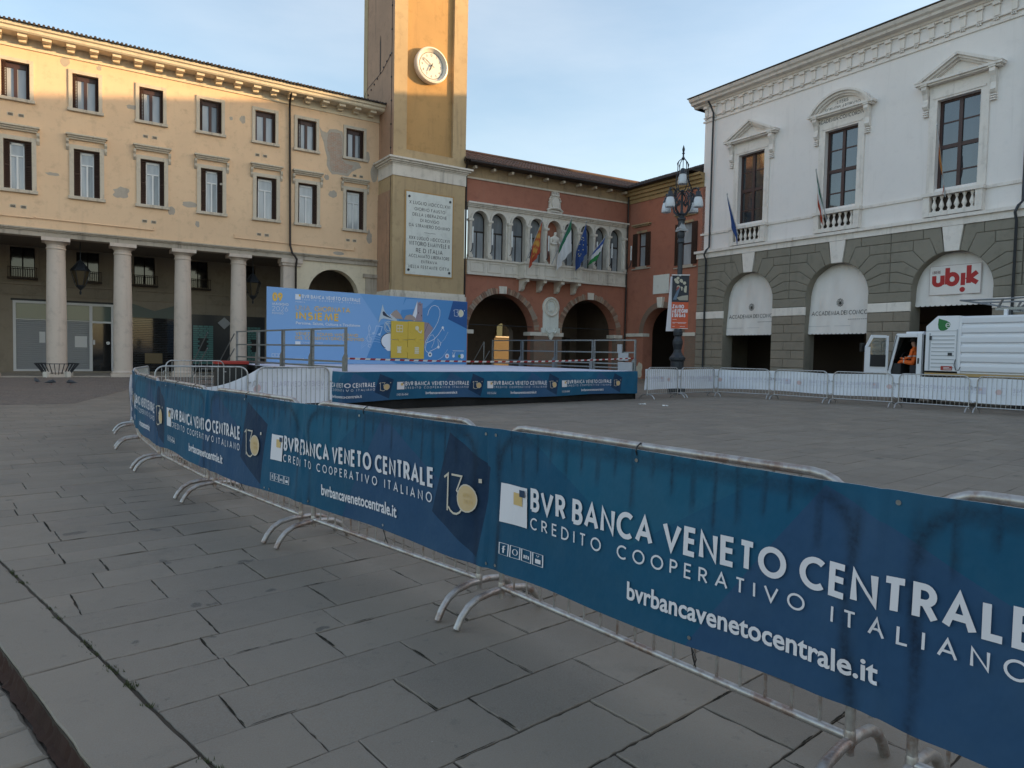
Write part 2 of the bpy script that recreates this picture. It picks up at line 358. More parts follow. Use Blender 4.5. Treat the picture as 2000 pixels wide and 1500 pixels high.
# ------------------------------------------------------------------ wall helpers (local frame: x along facade, y into building, z up)
def band(mb, x0, x1, z0, z1, ops, y=0, dep=.3, mi=0, ri=None, n=20):
    """wall strip with openings (xa, xb, za, zb, kind) ; kind 'r' rectangle, 'a' arch springing at zb"""
    ri = mi if ri is None else ri
    cur = x0
    def q(a, b, c, d, m=mi): mb.quad(a, b, c, d, m)
    def rect(xa, za, xb, zb):
        if xb-xa > 1e-5 and zb-za > 1e-5: q((xa, y, za), (xb, y, za), (xb, y, zb), (xa, y, zb))
    for xa, xb, za, zb, k in sorted(ops):
        rect(cur, z0, xa, z1); rect(xa, z0, xb, za); cur = xb
        q((xa, y, za), (xa, y, zb), (xa, y+dep, zb), (xa, y+dep, za), ri)
        q((xb, y, zb), (xb, y, za), (xb, y+dep, za), (xb, y+dep, zb), ri)
        if za > z0+1e-4: q((xb, y, za), (xa, y, za), (xa, y+dep, za), (xb, y+dep, za), ri)
        if k == 'r':
            rect(xa, zb, xb, z1); q((xa, y, zb), (xb, y, zb), (xb, y+dep, zb), (xa, y+dep, zb), ri)
        else:
            r = (xb-xa)/2; cx = (xa+xb)/2
            p = [(cx-r*math.cos(math.pi*i/n), zb+r*math.sin(math.pi*i/n)) for i in range(n+1)]
            for (ax, az), (bx, bz) in zip(p, p[1:]):
                q((ax, y, az), (bx, y, bz), (bx, y, z1), (ax, y, z1))
                q((ax, y, az), (ax, y+dep, az), (bx, y+dep, bz), (bx, y, bz), ri)
    rect(cur, z0, x1, z1)
def archring(cx, zs, r0, r1, y0, y1, n=24, a0=0, a1=180):
    m = MB()
    for i in range(n):
        a = R(a0+(a1-a0)*i/n); b = R(a0+(a1-a0)*(i+1)/n)
        P = lambda r, t: (cx-r*math.cos(t), zs+r*math.sin(t))
        m.prism([P(r0, a), P(r1, a), P(r1, b), P(r0, b)][::-1], y0, y1)
    return m
# ================================================================== YELLOW ARCADED PALAZZO (left)
PL_RZ = R(33.1); PL_LOC = (-18.2326, 32.4844, 0)
Y = thing('arcaded_palazzo', 'long yellow plastered palazzo with two rows of shuttered windows above a column arcade', 'building', PL_LOC, PL_RZ)
X0, X1 = -14.0, 12.62
UP = [-11.8, -9.2, -6.6, -4.0, -1.43, 1.2, 3.8, 6.40, 8.52, 11.16]
LO = [-11.75, -9.15, -6.55, -3.95, -1.40, 1.24, 3.85, 6.47, 8.58, 11.19]
mb = MB()
band(mb, X0, X1, 6.56, 11.4, [(x-.5, x+.5, 8.15, 10.25, 'r') for x in LO])
band(mb, X0, X1, 11.4, 14.2, [(x-.5, x+.5, 12.02, 13.56, 'r') for x in UP])
mb.quad((X0, 0, 0), (X0, 0, 14.2), (X0, 9, 14.2), (X0, 9, 0)); mb.quad((X0, 9, 0), (X0, 9, 14.2), (X1, 9, 14.2), (X1, 9, 0))
obj('wall', mb, M['yellow'], Y)
mb = MB(); mb.box(X0, -.03, 14.2, X1, .0, 14.62)
mb.box(X0, -.06, 14.17, X1, -.0, 14.22)
obj('frieze', mb, M['cream'], Y)
mb = MB(); mb.xprism([(-.72, 14.60), (-.78, 14.66), (-.80, 14.76), (-.88, 14.80), (-.90, 14.93), (0, 14.93), (0, 14.60)], X0, X1+.06)
obj('cornice', mb, M['cream'], Y)
bm_ = MB(); bm_.box(-.17, -.62, 14.47, .17, -.03, 14.60); bm_.box(-.14, -.28, 14.36, .14, -.03, 14.47)
bme = bm_.mesh('bracket', M['cream'])
x = -13.32
while x < 12.5:
    obj('bracket', bme, None, Y, (x, 0, 0)); x += .8725
mb = MB(); mb.quad((X0, -1.0, 14.95), (X1+.1, -1.0, 14.95), (X1+.1, 4.5, 16.5), (X0, 4.5, 16.5)); mb.quad((X0, 9.6, 14.95), (X0, 4.5, 16.5), (X1, 4.5, 16.5), (X1, 9.6, 14.95))
mb.quad((X0, 0, 14.2), (X0, 4.5, 16.45), (X0, 9, 14.2), (X0, 9, 14.2))
obj('roof', mb, M['tile_dark'], Y)
tm = MB()
i = 0; x = X0
while x < X1-.1:
    tm.tube([(x, -1.03+random.uniform(-.02, .02), 14.955+random.uniform(-.008, .012)), (x, .2, 15.29)], .055, 6); x += .17
obj('roof_tiles', tm, M['tile_dark'], Y, kind='stuff')
# windows: upper row
def trim(w_, z0, z1, wd=.15, mat='surround'):
    m = MB(); h = w_/2
    m.box(-h-wd, -.05, z0, -h, .0, z1); m.box(h, -.05, z0, h+wd, .0, z1); m.box(-h-wd, -.05, z1, h+wd, .0, z1+wd)
    return m
def up_window(kind):
    wd = obj('window', trim(1.0, 0, 1.54), M['surround'], Y)
    s = MB(); s.box(-.70, -.12, -.13, .70, .0, -.0); obj('sill', s, M['surround'], wd, bevel=.012)
    f = MB(); y0, y1 = .16, .22
    f.box(-.5, y0, 0, -.38, y1, 1.54); f.box(.38, y0, 0, .5, y1, 1.54); f.box(-.38, y0, 1.30, .38, y1, 1.54); f.box(-.42, y0, 0, .42, y1, .06); f.box(-.065, y0-.02, .06, .065, y1-.002, 1.30)
    obj('frame', f, M['redwood'], wd)
    p = MB(); p.box(-.42, .2, .06, -.05, .21, 1.36); obj('pane', p, M['pane_light'], wd)
    p = MB(); p.box(.05, .2, .06, .42, .21, 1.36); obj('pane', p, M['pane_light'] if kind != 2 else M['pane_mid'], wd)
    for sgn in ((-1, 1) if kind != 1 else (1,)):
        sh = MB(); L = .36 if sgn*(1 if kind != 2 else -1) < 0 else .24
        pass
        xa, xb = (-.5, -.5+L*.55) if sgn < 0 else (.5-L*.55, .5)
        sh.box(xa, .05, .02, xa+.03, .08, 1.52); sh.box(xb-.03, .05, .02, xb, .08, 1.52); sh.box(xa, .05, 1.46, xb, .08, 1.52); sh.box(xa, .05, .02, xb, .08, .08)
        for k in range(20): sh.add([(xa, .05, .09+k*.068), (xb, .05, .09+k*.068), (xb, .085, .13+k*.068), (xa, .085, .13+k*.068)], [(0, 1, 2, 3)])
        obj('shutter', sh, M['wood'], wd)
    return wd
def lo_window(kind):
    wd = obj('window', trim(1.0, 0, 2.1, .17), M['surround'], Y)
    s = MB(); s.box(-.72, -.12, -.14, .72, .0, 0); obj('sill', s, M['surround'], wd, bevel=.012)
    h = MB(); h.box(-.80, -.24, 2.66, .80, 0, 2.73); h.box(-.74, -.17, 2.58, .74, 0, 2.66); h.box(-.70, -.10, 2.50, .70, 0, 2.58)
    for sg in (-1, 1):
        h.xprism([(0, 2.5), (-.16, 2.5), (-.15, 2.38), (-.07, 2.28), (-.10, 2.15), (-.03, 2.02), (0, 2.0)], sg*.735-.055, sg*.735+.055)
    obj('hood', h, M['surround'], wd)
    f = MB(); y0, y1 = .17, .22; L = -.5+kind[0]; Rr = .5-kind[1]
    f.box(L, y0, 0, L+.05, y1, 2.0); f.box(Rr-.05, y0, 0, Rr, y1, 2.0); f.box(L, y0, 1.92, Rr, y1, 2.02); f.box(L+.05, y0-.01, 1.42, Rr-.05, y1-.003, 1.48); f.box(L+.05, y0, 0, Rr-.05, y1, .05)
    mid = (L+Rr)/2; f.box(mid-.035, y0-.015, .05, mid+.035, y1-.004, 1.42)
    obj('frame', f, M['white_paint'], wd)
    for a, b, c, d in ((L+.05, .05, mid-.035, 1.42), (mid+.035, .05, Rr-.05, 1.42), (L+.05, 1.48, Rr-.05, 1.92)):
        p = MB(); p.box(a, .195, b, c, .205, d); obj('pane', p, M['pane_light'] if (a < 0 or kind[2]) else M['pane_mid'], wd)
    d = MB(); d.box(-.5, .10, 2.02, .5, .2, 2.1)
    d.box(-.5, .2, 0, L, .24, 2.1); d.box(Rr, .2, 0, .5, .24, 2.1); obj('dark_lining', d, M['wood'], wd)
    for sg, ww in ((-1, kind[0]), (1, kind[1])):
        sh = MB(); xa, xb = (-.5, L) if sg < 0 else (Rr, .5)
        ya, yb = (.02, .12) if sg < 0 else (.12, .02)
        def P(t, z, o=0): return (xa+(xb-xa)*t, ya+(yb-ya)*t+o, z)
        def slab(t0, t1, z0, z1): sh.add([P(t0, z0), P(t1, z0), P(t1, z1), P(t0, z1), P(t0, z0, .03), P(t1, z0, .03), P(t1, z1, .03), P(t0, z1, .03)], [(0, 1, 2, 3), (7, 6, 5, 4), (0, 4, 5, 1), (1, 5, 6, 2), (2, 6, 7, 3), (3, 7, 4, 0)])
        slab(0, .16, 0, 2.05); slab(.84, 1, 0, 2.05); slab(.16, .84, .0, .08); slab(.16, .84, 1.98, 2.05); slab(.16, .84, 1.0, 1.07)
        for k in range(26):
            z = .10+k*.072
            if abs(z-1.03) < .06: continue
            sh.add([P(.16, z), P(.84, z), P(.84, z+.05, .03), P(.16, z+.05, .03)], [(0, 1, 2, 3)])
        obj('shutter', sh, M['wood'], wd)
    return wd
protos = [up_window(k) for k in range(3)]
pick = [0, 1, 2, 0, 0, 0, 2, 1, 0, 2]; used = set()
for x, k in zip(UP, pick):
    if k in used: dup(protos[k], Y, (x, 0, 12.02))
    else: protos[k].location = (x, 0, 12.02); used.add(k)
protos = [lo_window(k) for k in ((.22, .26, 1), (.25, .22, 0), (.24, .18, 0), (.10, .20, 0))]
pick = [0, 1, 2, 0, 1, 2, 1, 3, 3, 3]; used = set()
for x, k in zip(LO, pick):
    if k in used: dup(protos[k], Y, (x, 0, 8.15))
    else: protos[k].location = (x, 0, 8.15); used.add(k)
# vents, patches of lost plaster
vm = MB(); vm.box(-.11, -.012, 0, .11, 0, .14, 0)
for k in range(5): vm.box(-.085, -.02, .02+k*.022, .085, -.012, .03+k*.022, 1)
vme = vm.mesh('vent_grille', [M['surround'], M['gutter']])
for x, z in ((-4.0, 11.25), (1.15, 11.25), (6.2, 11.25), (-3.95, 7.35), (1.1, 7.3), (6.3, 7.25), (11.0, 7.45), (11.35, 11.0)):
    for dx in (-.19, .19): obj('vent_grille', vme, None, Y, (x+dx, 0, z))
def blob(cx, cz, rx, rz_, seed, n=26, jag=.35):
    rnd = random.Random(seed); p = [rnd.uniform(-1, 1) for _ in range(8)]
    return [(cx+rx*math.cos(a)*(1+jag*sum(p[j]*math.sin((j+2)*a+p[j]*6) for j in range(5))/3+rnd.uniform(-.05, .05)), cz+rz_*math.sin(a)*(1+jag*sum(p[j]*math.cos((j+2)*a+p[j]*9) for j in range(5))/3)) for a in [2*math.pi*i/n for i in range(n)]]
def poly(name, pts, y, mat, parent, th=.006):
    m = MB(); m.prism(pts, y-th, y, 0); return obj(name, m, mat, parent)
big = [(9.18, 13.35), (9.35, 13.15), (9.6, 13.1), (9.75, 13.32), (10.1, 13.38), (10.45, 13.32), (10.52, 13.0), (10.52, 11.85), (10.9, 11.84), (11.4, 11.82), (11.55, 11.55), (11.3, 11.45), (11.0, 11.25), (10.8, 10.98), (10.5, 10.98), (10.2, 11.0), (9.9, 10.95), (9.72, 11.15), (9.6, 11.4), (9.62, 11.8), (9.5, 12.2), (9.42, 12.6), (9.28, 12.9)]
poly('bare_brick_patch', big[::-1], 0, M['grey_patch'], Y)
inn = [(9.68, 13.1), (9.9, 13.2), (10.3, 13.2), (10.44, 12.9), (10.44, 11.8), (10.7, 11.62), (11.1, 11.6), (10.95, 11.35), (10.7, 11.1), (10.2, 11.12), (9.85, 11.15), (9.75, 11.5), (9.8, 11.9), (9.62, 12.3), (9.6, 12.7)]
poly('bare_bricks', inn[::-1], -.006, M['brick_patch'], Y, .008)
for k, (cx, cz, rx, rz_) in enumerate([(-2.2, 14.0, .18, .22), (-.9, 14.02, .10, .12), (-.05, 14.38, .25, .10), (4.75, 12.9, .08, .09), (5.3, 12.95, .13, .2), (-.05, 8.55, .32, .26), (.4, 12.55, .22, .10), (2.05, 8.0, .16, .2), (2.85, 8.4, .34, .14), (-2.7, 9.0, .25, .07), (9.95, 9.9, .22, .2), (9.6, 10.75, .14, .14), (12.05, 7.8, .16, .35), (10.3, 6.75, .3, .1), (4.3, 9.6, .08, .06), (12.3, 11.4, .22, .5), (11.9, 12.2, .12, .3), (3.2, 7.5, .1, .15)]):
    poly('lost_plaster_patch', blob(cx, cz, rx, rz_, k+3), 0, M['grey_patch'], Y, .004)
# service pipe above arcade, drainpipe
mb = MB(); mb.tube([(X0, -.05, 6.98), (-3.4, -.05, 6.98), (-3.4, -.05, 7.06), (-3.3, -.05, 7.0), (1.3, -.05, 6.98), (1.3, -.05, 7.12)], .022, 6); mb.tube([(4.9, -.05, 7.2), (4.9, -.05, 7.02), (6.9, -.05, 7.0), (11.2, -.05, 6.98), (11.2, -.05, 7.15)], .022, 6)
obj('service_pipe', mb, M['yellow'], Y)
mb = MB(); mb.tube([(7.5, -.75, 14.5), (7.55, -.3, 14.25), (7.6, -.10, 14.0), (7.66, -.10, 6.9), (7.72, -.28, 6.5), (7.95, -.32, 6.2), (7.95, -.14, 5.8), (7.95, -.12, .1)], .055, 8)
obj('drainpipe', mb, M['gutter'], Y, smooth=True)
# arcade: beam, columns, arch at the right end
mb = MB(); mb.box(X0, -.06, 6.22, X1, .55, 6.44); mb.box(X0, -.12, 6.44, X1, .56, 6.50); mb.box(X0, -.17, 6.50, X1, .56, 6.558)
obj('lintel_beam', mb, M['lintel'], Y)
gm = MB()
for k in range(6): gm.box(-.15+k*.05, -.075, -.05, -.12+k*.05, -.061, 0)
gme = gm.mesh('row_of_drops', M['lintel'])
x = -13.0
while x < 12.3:
    obj('row_of_drops', gme, None, Y, (x, 0, 6.43)); x += .65
cm = MB(); cm.box(-.52, -.52, 0, .52, .52, .16); cm.lathe([(.47, .16), (.49, .22), (.45, .28), (.405, .30), (.402, 1.8), (.39, 3.2), (.37, 4.6), (.355, 5.72), (.385, 5.74), (.385, 5.80), (.36, 5.82), (.36, 5.92), (.44, 6.02), (.50, 6.06)], 28); cm.box(-.54, -.54, 6.06, .54, .54, 6.218)
cme = cm.mesh('column', M['column'], True)
for x in (-12.98, -10.4, -7.8, -5.2, -2.6, .02, 2.6, 5.2): obj('column', cme, None, Y, (x, .42, 0))
mb = MB(); mb.box(7.35, 0, .0, 7.95, .62, 5.86); mb.box(7.28, -.08, 5.86, 8.25, .66, 6.0); mb.box(7.22, -.14, 6.0, 8.32, .68, 6.218)
obj('pier', mb, M['column'], Y)
mb = MB(); band(mb, 7.95, 12.35, 0, 6.218, [(8.66, 11.46, 0, 4.45, 'a')], y=.03, dep=.6); mb.box(12.35, .01, 0, 12.62, .6, 6.218)
obj('arched_wall', mb, M['cream'], Y)
mb = MB(); mb.box(11.85, -.03, .0, 12.60, .029, 5.55); mb.box(11.7, -.10, 5.55, 12.61, .028, 5.75)
obj('pilaster', mb, M['lintel'], Y)
# inside of the arcade
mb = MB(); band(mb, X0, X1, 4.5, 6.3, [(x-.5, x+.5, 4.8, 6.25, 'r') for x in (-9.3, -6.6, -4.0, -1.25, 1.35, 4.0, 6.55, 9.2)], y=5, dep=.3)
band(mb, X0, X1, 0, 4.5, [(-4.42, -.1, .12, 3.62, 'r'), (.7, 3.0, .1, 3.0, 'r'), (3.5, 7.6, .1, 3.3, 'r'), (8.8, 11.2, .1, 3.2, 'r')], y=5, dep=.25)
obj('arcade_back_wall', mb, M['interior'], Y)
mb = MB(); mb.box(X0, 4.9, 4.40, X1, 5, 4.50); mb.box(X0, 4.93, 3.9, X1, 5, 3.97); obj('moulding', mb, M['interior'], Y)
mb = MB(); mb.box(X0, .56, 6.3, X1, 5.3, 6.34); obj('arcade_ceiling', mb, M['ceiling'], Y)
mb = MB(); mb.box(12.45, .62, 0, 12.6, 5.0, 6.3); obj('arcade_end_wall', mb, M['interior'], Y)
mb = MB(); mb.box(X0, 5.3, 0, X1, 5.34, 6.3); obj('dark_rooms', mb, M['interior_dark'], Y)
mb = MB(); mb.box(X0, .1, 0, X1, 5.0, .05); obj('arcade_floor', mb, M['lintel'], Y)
def mezz(x):
    wd = obj('window', trim(1.0, 0, 1.45, .16).xf(Matrix.Translation((0, 5, 0))), M['interior'], Y, (x, 0, 4.8))
    p = MB(); p.box(-.46, 5.12, 0, -.03, 5.13, 1.4); obj('pane', p, M['pane_dark'], wd); p = MB(); p.box(.03, 5.12, 0, .46, 5.13, 1.4); obj('pane', p, M['pane_dark'], wd)
    b = MB(); b.box(-.62, 4.62, -.14, .62, 5, -.06)
    for k in range(13): b.tube([(-.58+k*.0966, 4.66, -.06), (-.58+k*.0966, 4.66, .42)], .012, 4)
    b.tube([(-.6, 4.66, .43), (.6, 4.66, .43)], .02, 4)
    obj('balcony_rail', b, M['interior_dark'], wd); return wd
m0 = mezz(-9.3)
for x in (-6.6, -4.0, -1.25, 1.35, 4.0, 6.55, 9.2): dup(m0, Y, (x, 0, 4.8))
# shop fronts
sh1 = obj('shopfront', (lambda m: (m.box(-4.42, 4.98, .12, -4.30, 5.06, 3.62), m.box(-.22, 4.98, .12, -.10, 5.06, 3.62), m.box(-4.30, 4.98, 3.5, -.22, 5.06, 3.62), m.box(-1.2, 4.98, .12, -1.06, 5.06, 3.5), m.box(-4.30, 4.98, .12, -1.2, 5.06, .22), m.box(-1.06, 4.98, 2.62, -.22, 5.06, 2.72), m.box(-4.30, 4.99, 2.68, -1.2, 5.05, 2.72), m)[-1])(MB()), M['white_paint'], Y)
m = MB()
for k in range(24): m.xprism([(5.10, .22+k*.1025), (5.07, .235+k*.1025), (5.07, .31+k*.1025), (5.10, .32+k*.1025)], -4.30, -1.2)
obj('roller_shutter', m, M['shade_grey'], sh1)
m = MB(); m.box(-4.30, 5.07, 2.72, -1.2, 5.08, 3.5, 0); obj('pane', m, simple('pale_green_glass', (.22, .27, .24), .1), sh1)
m = MB(); m.box(-1.06, 5.07, 2.72, -.22, 5.08, 3.5, 0); obj('pane', m, simple('grey_green_glass', (.14, .18, .16), .1), sh1)
m = MB(); m.box(-1.06, 5.07, .12, -.22, 5.08, 2.62, 0); obj('door', m, M['pane_dark'], sh1)
m = MB(); m.box(-1.84, 5.03, 1.35, -1.30, 5.04, 1.93); m.box(-3.35, 5.03, 1.55, -3.1, 5.04, 2.1); m.box(-1.04, 5.055, 1.5, -.95, 5.06, 1.75); obj('paper_notice', m, M['white_paint'], sh1)
m = MB(); m.disc(-.36, 1.6, .09, 5.055, 5.06, 16); obj('round_sticker', m, M['white_paint'], sh1)
m = MB(); m.box(-4.5, 4.99, 3.62, -.05, 5.06, 3.72); obj('awning_box', m, M['black'], sh1)
sh2 = obj('shopfront', (lambda m: (m.prism([(.7, 3.0), (3.0, 3.0), (3.0, 3.78), (1.82, 3.38), (.7, 3.75)], 4.97, 5.0), m)[-1])(MB()), simple('sage_green_panel', (.13, .15, .125), .6), Y)
m = MB()
for k in range(30):
    for j in range(9):
        xx = .7+j*.27+(k % 2)*.135
        if xx < 2.9: m.box(xx, 5.05, .2+k*.095, min(xx+.24, 3.0), 5.07, .2+k*.095+.022)
obj('shutter_lattice', m, M['iron'], sh2)
m = MB(); m.box(.7, 5.10, .1, 3.0, 5.12, 3.0); obj('pane', m, M['pane_dark'], sh2)
m = MB(); m.box(1.35, 4.99, .55, 2.2, 5.04, 1.1); obj('wooden_counter', m, simple('ochre_wood_board', (.20, .15, .08), .7), sh2)
sh3 = obj('shopfront', (lambda m: (m.box(3.5, 4.97, .1, 7.6, 5.0, 3.3, 0), m)[-1])(MB()), simple('black_shop_panel', (.02, .02, .021), .3), Y)
g = MB()
for x0_, x1_ in ((3.72, 4.78), (6.62, 7.35)):
    for k in range(18):
        nb = 4 if k % 2 else 3
        for j in range(nb):
            a = x0_+(x1_-x0_)*j/nb; b_ = x0_+(x1_-x0_)*(j+1)/nb
            if 5 < k < 12 and .2 < ((a+b_)/2-x0_)/(x1_-x0_) < .8: continue
            g.box(a+.012, 4.93, .55+k*.12, b_-.012, 4.969, .55+k*.12+.1)
obj('glass_bricks', g, simple('teal_glass_brick', (.12, .26, .24), .2), sh3, kind='stuff')
m = MB(); m.prism([(5.36, 2.53), (5.71, 2.87), (5.36, 3.2), (5.01, 2.87)], 4.90, 4.96); obj('diamond_sign', m, M['shade_grey'], sh3)
sh4 = obj('shopfront', (lambda m: (m.box(8.8, 5.1, .1, 11.2, 5.12, 3.2, 0), m)[-1])(MB()), M['pane_dark'], Y)
# lanterns under the arcade
def lantern(x):
    t = thing('hanging_lantern', '', 'lantern', (0, 0, 0), PL_RZ, 'lanterns hanging in the arcade')
    c_, s_ = math.cos(PL_RZ), math.sin(PL_RZ)
    t.location = (PL_LOC[0]+c_*x-s_*1.5, PL_LOC[1]+s_*x+c_*1.5, 3.85)
    m = MB()
    for k in range(6):
        a = math.pi/3*k; m.tube([(.19*math.cos(a), .19*math.sin(a), .4), (.40*math.cos(a), .40*math.sin(a), 1.12), (.10*math.cos(a), .10*math.sin(a), 1.55)], .018, 5)
        m.tube([(.40*math.cos(a), .40*math.sin(a), 1.12), (.40*math.cos(a+math.pi/3), .40*math.sin(a+math.pi/3), 1.12)], .03, 5)
    m.lathe([(.03, 0), (.05, .1), (.02, .2), (.12, .3), (.2, .4), (.17, .44)], 8); m.lathe([(.42, 1.12), (.36, 1.22), (.12, 1.5), (.06, 1.62)], 6); obj('lantern_frame', m, M['iron'], t)
    m = MB(); m.lathe([(.17, .44), (.37, 1.10)], 6, cap=False); obj('lantern_glass', m, simple('amber_lantern_glass', (.10, .075, .04), .3), t)
    m = MB(); m.tube([(0, 0, 1.6), (0, 0, 2.45)], .018, 5); obj('chain', m, M['iron'], t)
    return t
for x, lb in ((-1.65, 'black six-sided lantern hanging between the first two visible columns above the grey shutter'), (6.15, 'black six-sided lantern hanging right of the fourth column, partly hidden by the blue backdrop')):
    lantern(x)['label'] = lb
# ring bench round the first column
def w_of(x, y, z=0, o=PL_LOC, rz=PL_RZ):
    return (o[0]+math.cos(rz)*x-math.sin(rz)*y, o[1]+math.sin(rz)*x+math.cos(rz)*y, z)
bn = thing('slatted_planter_ring', 'flaring ring of black metal slats round the foot of the first column', 'bench', w_of(-2.6, .42), PL_RZ)
m = MB(); m.tube([(.85*math.cos(a), .85*math.sin(a), .62) for a in [2*math.pi*k/28 for k in range(28)]], .018, 6, closed=True); m.tube([(.47*math.cos(a), .47*math.sin(a), .12) for a in [2*math.pi*k/24 for k in range(24)]], .018, 6, closed=True)
obj('ring', m, M['iron'], bn)
m = MB(); m.box(-.012, -.86, .60, .012, -.80, .64); m.add([(-.013, -.87, .62), (.013, -.87, .62), (.013, -.83, .62), (-.013, -.83, .62), (-.013, -.50, .1), (.013, -.50, .1), (.013, -.46, .1), (-.013, -.46, .1)], [(0, 1, 5, 4), (1, 2, 6, 5), (2, 3, 7, 6), (3, 0, 4, 7)])
sl = m.mesh('slat', M['iron'])
for k in range(28): obj('slat', sl, None, bn, rz=2*math.pi*(k+.5)/28)
for a in (-2.25, -.9, .7, 2.3):
    m = MB(); m.box(-.12, -.10, 0, .12, .10, .26); obj('foot_block', m, M['white_stone'], bn, (.62*math.cos(a), .62*math.sin(a), 0), rz=a, bevel=.02)
# ================================================================== CLOCK TOWER
TX0, TX1, TY0, TY1 = 12.57, 17.0, -2.0, 2.4
T = thing('clock_tower', 'tall square ochre clock tower rising beside the yellow palazzo', 'tower', w_of(14.78, -2.0), PL_RZ)
hw = (TX1-TX0)/2; D = TY1-TY0
def bx(name, x0, y0, z0, x1, y1, z1, mat, bevel=0): m = MB(); m.box(x0, y0, z0, x1, y1, z1); return obj(name, m, mat, T, bevel=bevel)
bx('base_course', -hw-.12, -.12, 0, hw+.12, D, 4.66, M['white_stone'])
bx('base_top', -hw-.06, -.06, 4.66, hw+.06, D, 4.8, M['white_stone'])
# lower shaft with recessed side panel
m = MB(); m.box(-hw, .12, 4.8, hw, D, 11.0); obj('lower_shaft', m, M['tower'], T)
m = MB(); m.quad((-hw, 0, 4.8), (hw, 0, 4.8), (hw, 0, 11.0), (-hw, 0, 11.0)); m.quad((hw, 0, 4.8), (hw, .13, 4.8), (hw, .13, 11), (hw, 0, 11)); m.quad((-hw, .13, 4.8), (-hw, 0, 4.8), (-hw, 0, 11), (-hw, .13, 11))
obj('front_wall', m, M['tower'], T)
m = MB(); m.box(-hw-.025, .35, 4.8, -hw-.003, D, 10.2); m.box(-hw-.05, .75, 4.8, -hw-.026, D, 9.9); obj('side_panel', m, M['tower_side'], T)
m = MB(); m.box(-hw-.04, -.04, 10.95, hw+.04, D+.04, 11.55); obj('white_band', m, M['white_stone'], T)
m = MB()
for e, z0, z1 in ((.07, 11.55, 11.62), (.14, 11.62, 11.70), (.24, 11.70, 11.80), (.34, 11.80, 11.90)): m.box(-hw-e, -e, z0, hw+e, D+e, z1)
obj('string_cornice', m, M['white_stone'], T)
# upper shaft with recessed panels on the faces
P0, P1, PB = -1.45, 1.38, 12.42
m = MB(); m.quad((-hw, 0, 11.9), (hw, 0, 11.9), (hw, 0, PB), (-hw, 0, PB)); m.quad((-hw, 0, PB), (P0, 0, PB), (P0, 0, 30), (-hw, 0, 30)); m.quad((P1, 0, PB), (hw, 0, PB), (hw, 0, 30), (P1, 0, 30))
m.quad((P0, 0, PB), (P1, 0, PB), (P1, .20, PB), (P0, .20, PB)); m.quad((P0, 0, 30), (P0, 0, PB), (P0, .20, PB), (P0, .20, 30)); m.quad((P1, 0, PB), (P1, 0, 30), (P1, .20, 30), (P1, .20, PB))
m.box(-hw+.003, D-.02, 11.9, hw-.003, D, 30); obj('upper_shaft', m, M['tower'], T)
m = MB(); m.quad((P0, .199, PB), (P1, .199, PB), (P1, .199, 30), (P0, .199, 30)); obj('front_panel', m, M['tower_panel'], T)
m = MB(); m.quad((-hw, D, 11.9), (-hw, 0, 11.9), (-hw, 0, 30), (-hw, D, 30)); m.quad((hw, 0, 11.9), (hw, D, 11.9), (hw, D, 30), (hw, 0, 30)); obj('side_wall', m, M['tower_side'], T)
m = MB(); m.box(-hw-.03, D-.55, 11.9, -hw-.002, D-.003, 30); obj('side_pilaster', m, M['tower'], T)
m = MB(); m.prism([(0, 0), (.13, 0), (.13, 1.6), (.065, 1.95), (0, 1.6)], -.002, .3); m.xf(Matrix.Translation((-hw-.012, 2.0, 17.0)) @ Matrix.Rotation(R(-90), 4, 'Z')); obj('arrow_slit', m, M['interior_dark'], T)
m = MB(); m.tube([(-hw-.02, .30, 30), (-hw-.02, .30, 5.2)], .012, 5)
for k in range(14): m.box(-hw-.05, .27, 12.4+k*1.25, -hw, .33, 12.48+k*1.25)
m.tube([(-hw-.02, .30, 17.5), (-hw-.02, 1.6, 16.9), (-hw-.02, D-.6, 16.6), (-hw-.045, D-.05, 16.2)], .012, 5)
for k in range(8): m.box(-hw-.05, .5+k*.45, 17.36-k*.17, -hw, .56+k*.45, 17.44-k*.17)
obj('lightning_conductor', m, M['gutter'], T)
m = MB()
for e, z0, z1 in ((.10, 29.2, 29.5), (.3, 29.5, 29.9), (.5, 29.9, 30.2)): m.box(-hw-e, -e, z0, hw+e, D+e, z1)
m.add([(-hw-.5, -.5, 30.2), (hw+.5, -.5, 30.2), (hw+.5, D+.5, 30.2), (-hw-.5, D+.5, 30.2), (0, D/2, 33)], [(0, 1, 4), (1, 2, 4), (2, 3, 4), (3, 0, 4)])
obj('tower_top', m, M['white_stone'], T)
# clock
CX, CZ = -.05, 17.18
ck = obj('clock', (lambda m: (m.lathe([(.95, -.19), (.98, .10), (.95, .18), (.88, .20), (.83, .12), (.74, .02), (.70, .0)], 48, cap=False), m.xf(Matrix.Translation((CX, 0, CZ)) @ Matrix.Rotation(R(90), 4, 'X')), m)[-1])(MB()), M['clockface'], T, smooth=True)
m = MB(); m.disc(CX, CZ, .735, -.02, .05, 48); obj('dial', m, M['clockface'], ck)
m = MB(); m.tube([(CX+.71*math.cos(a), -.03, CZ+.71*math.sin(a)) for a in [2*math.pi*k/48 for k in range(48)]], .010, 4, closed=True); obj('dial_rim', m, M['gutter'], ck)
HANDS = (CX, CZ, ck)
PQ = obj('plaque', (lambda m: (m.prism([(-1.43, 5.72), (1.40, 5.72), (1.40, 10.18), (-1.43, 10.18)], -.05, -.002), m)[-1])(MB()), M['marble'], T)
m = MB()
for x, z in ((-1.27, 5.95), (1.24, 5.95), (-1.27, 9.93), (1.24, 9.93)): m.disc(x, z, .07, -.08, -.05, 12)
obj('bolt', m, M['iron'], PQ)
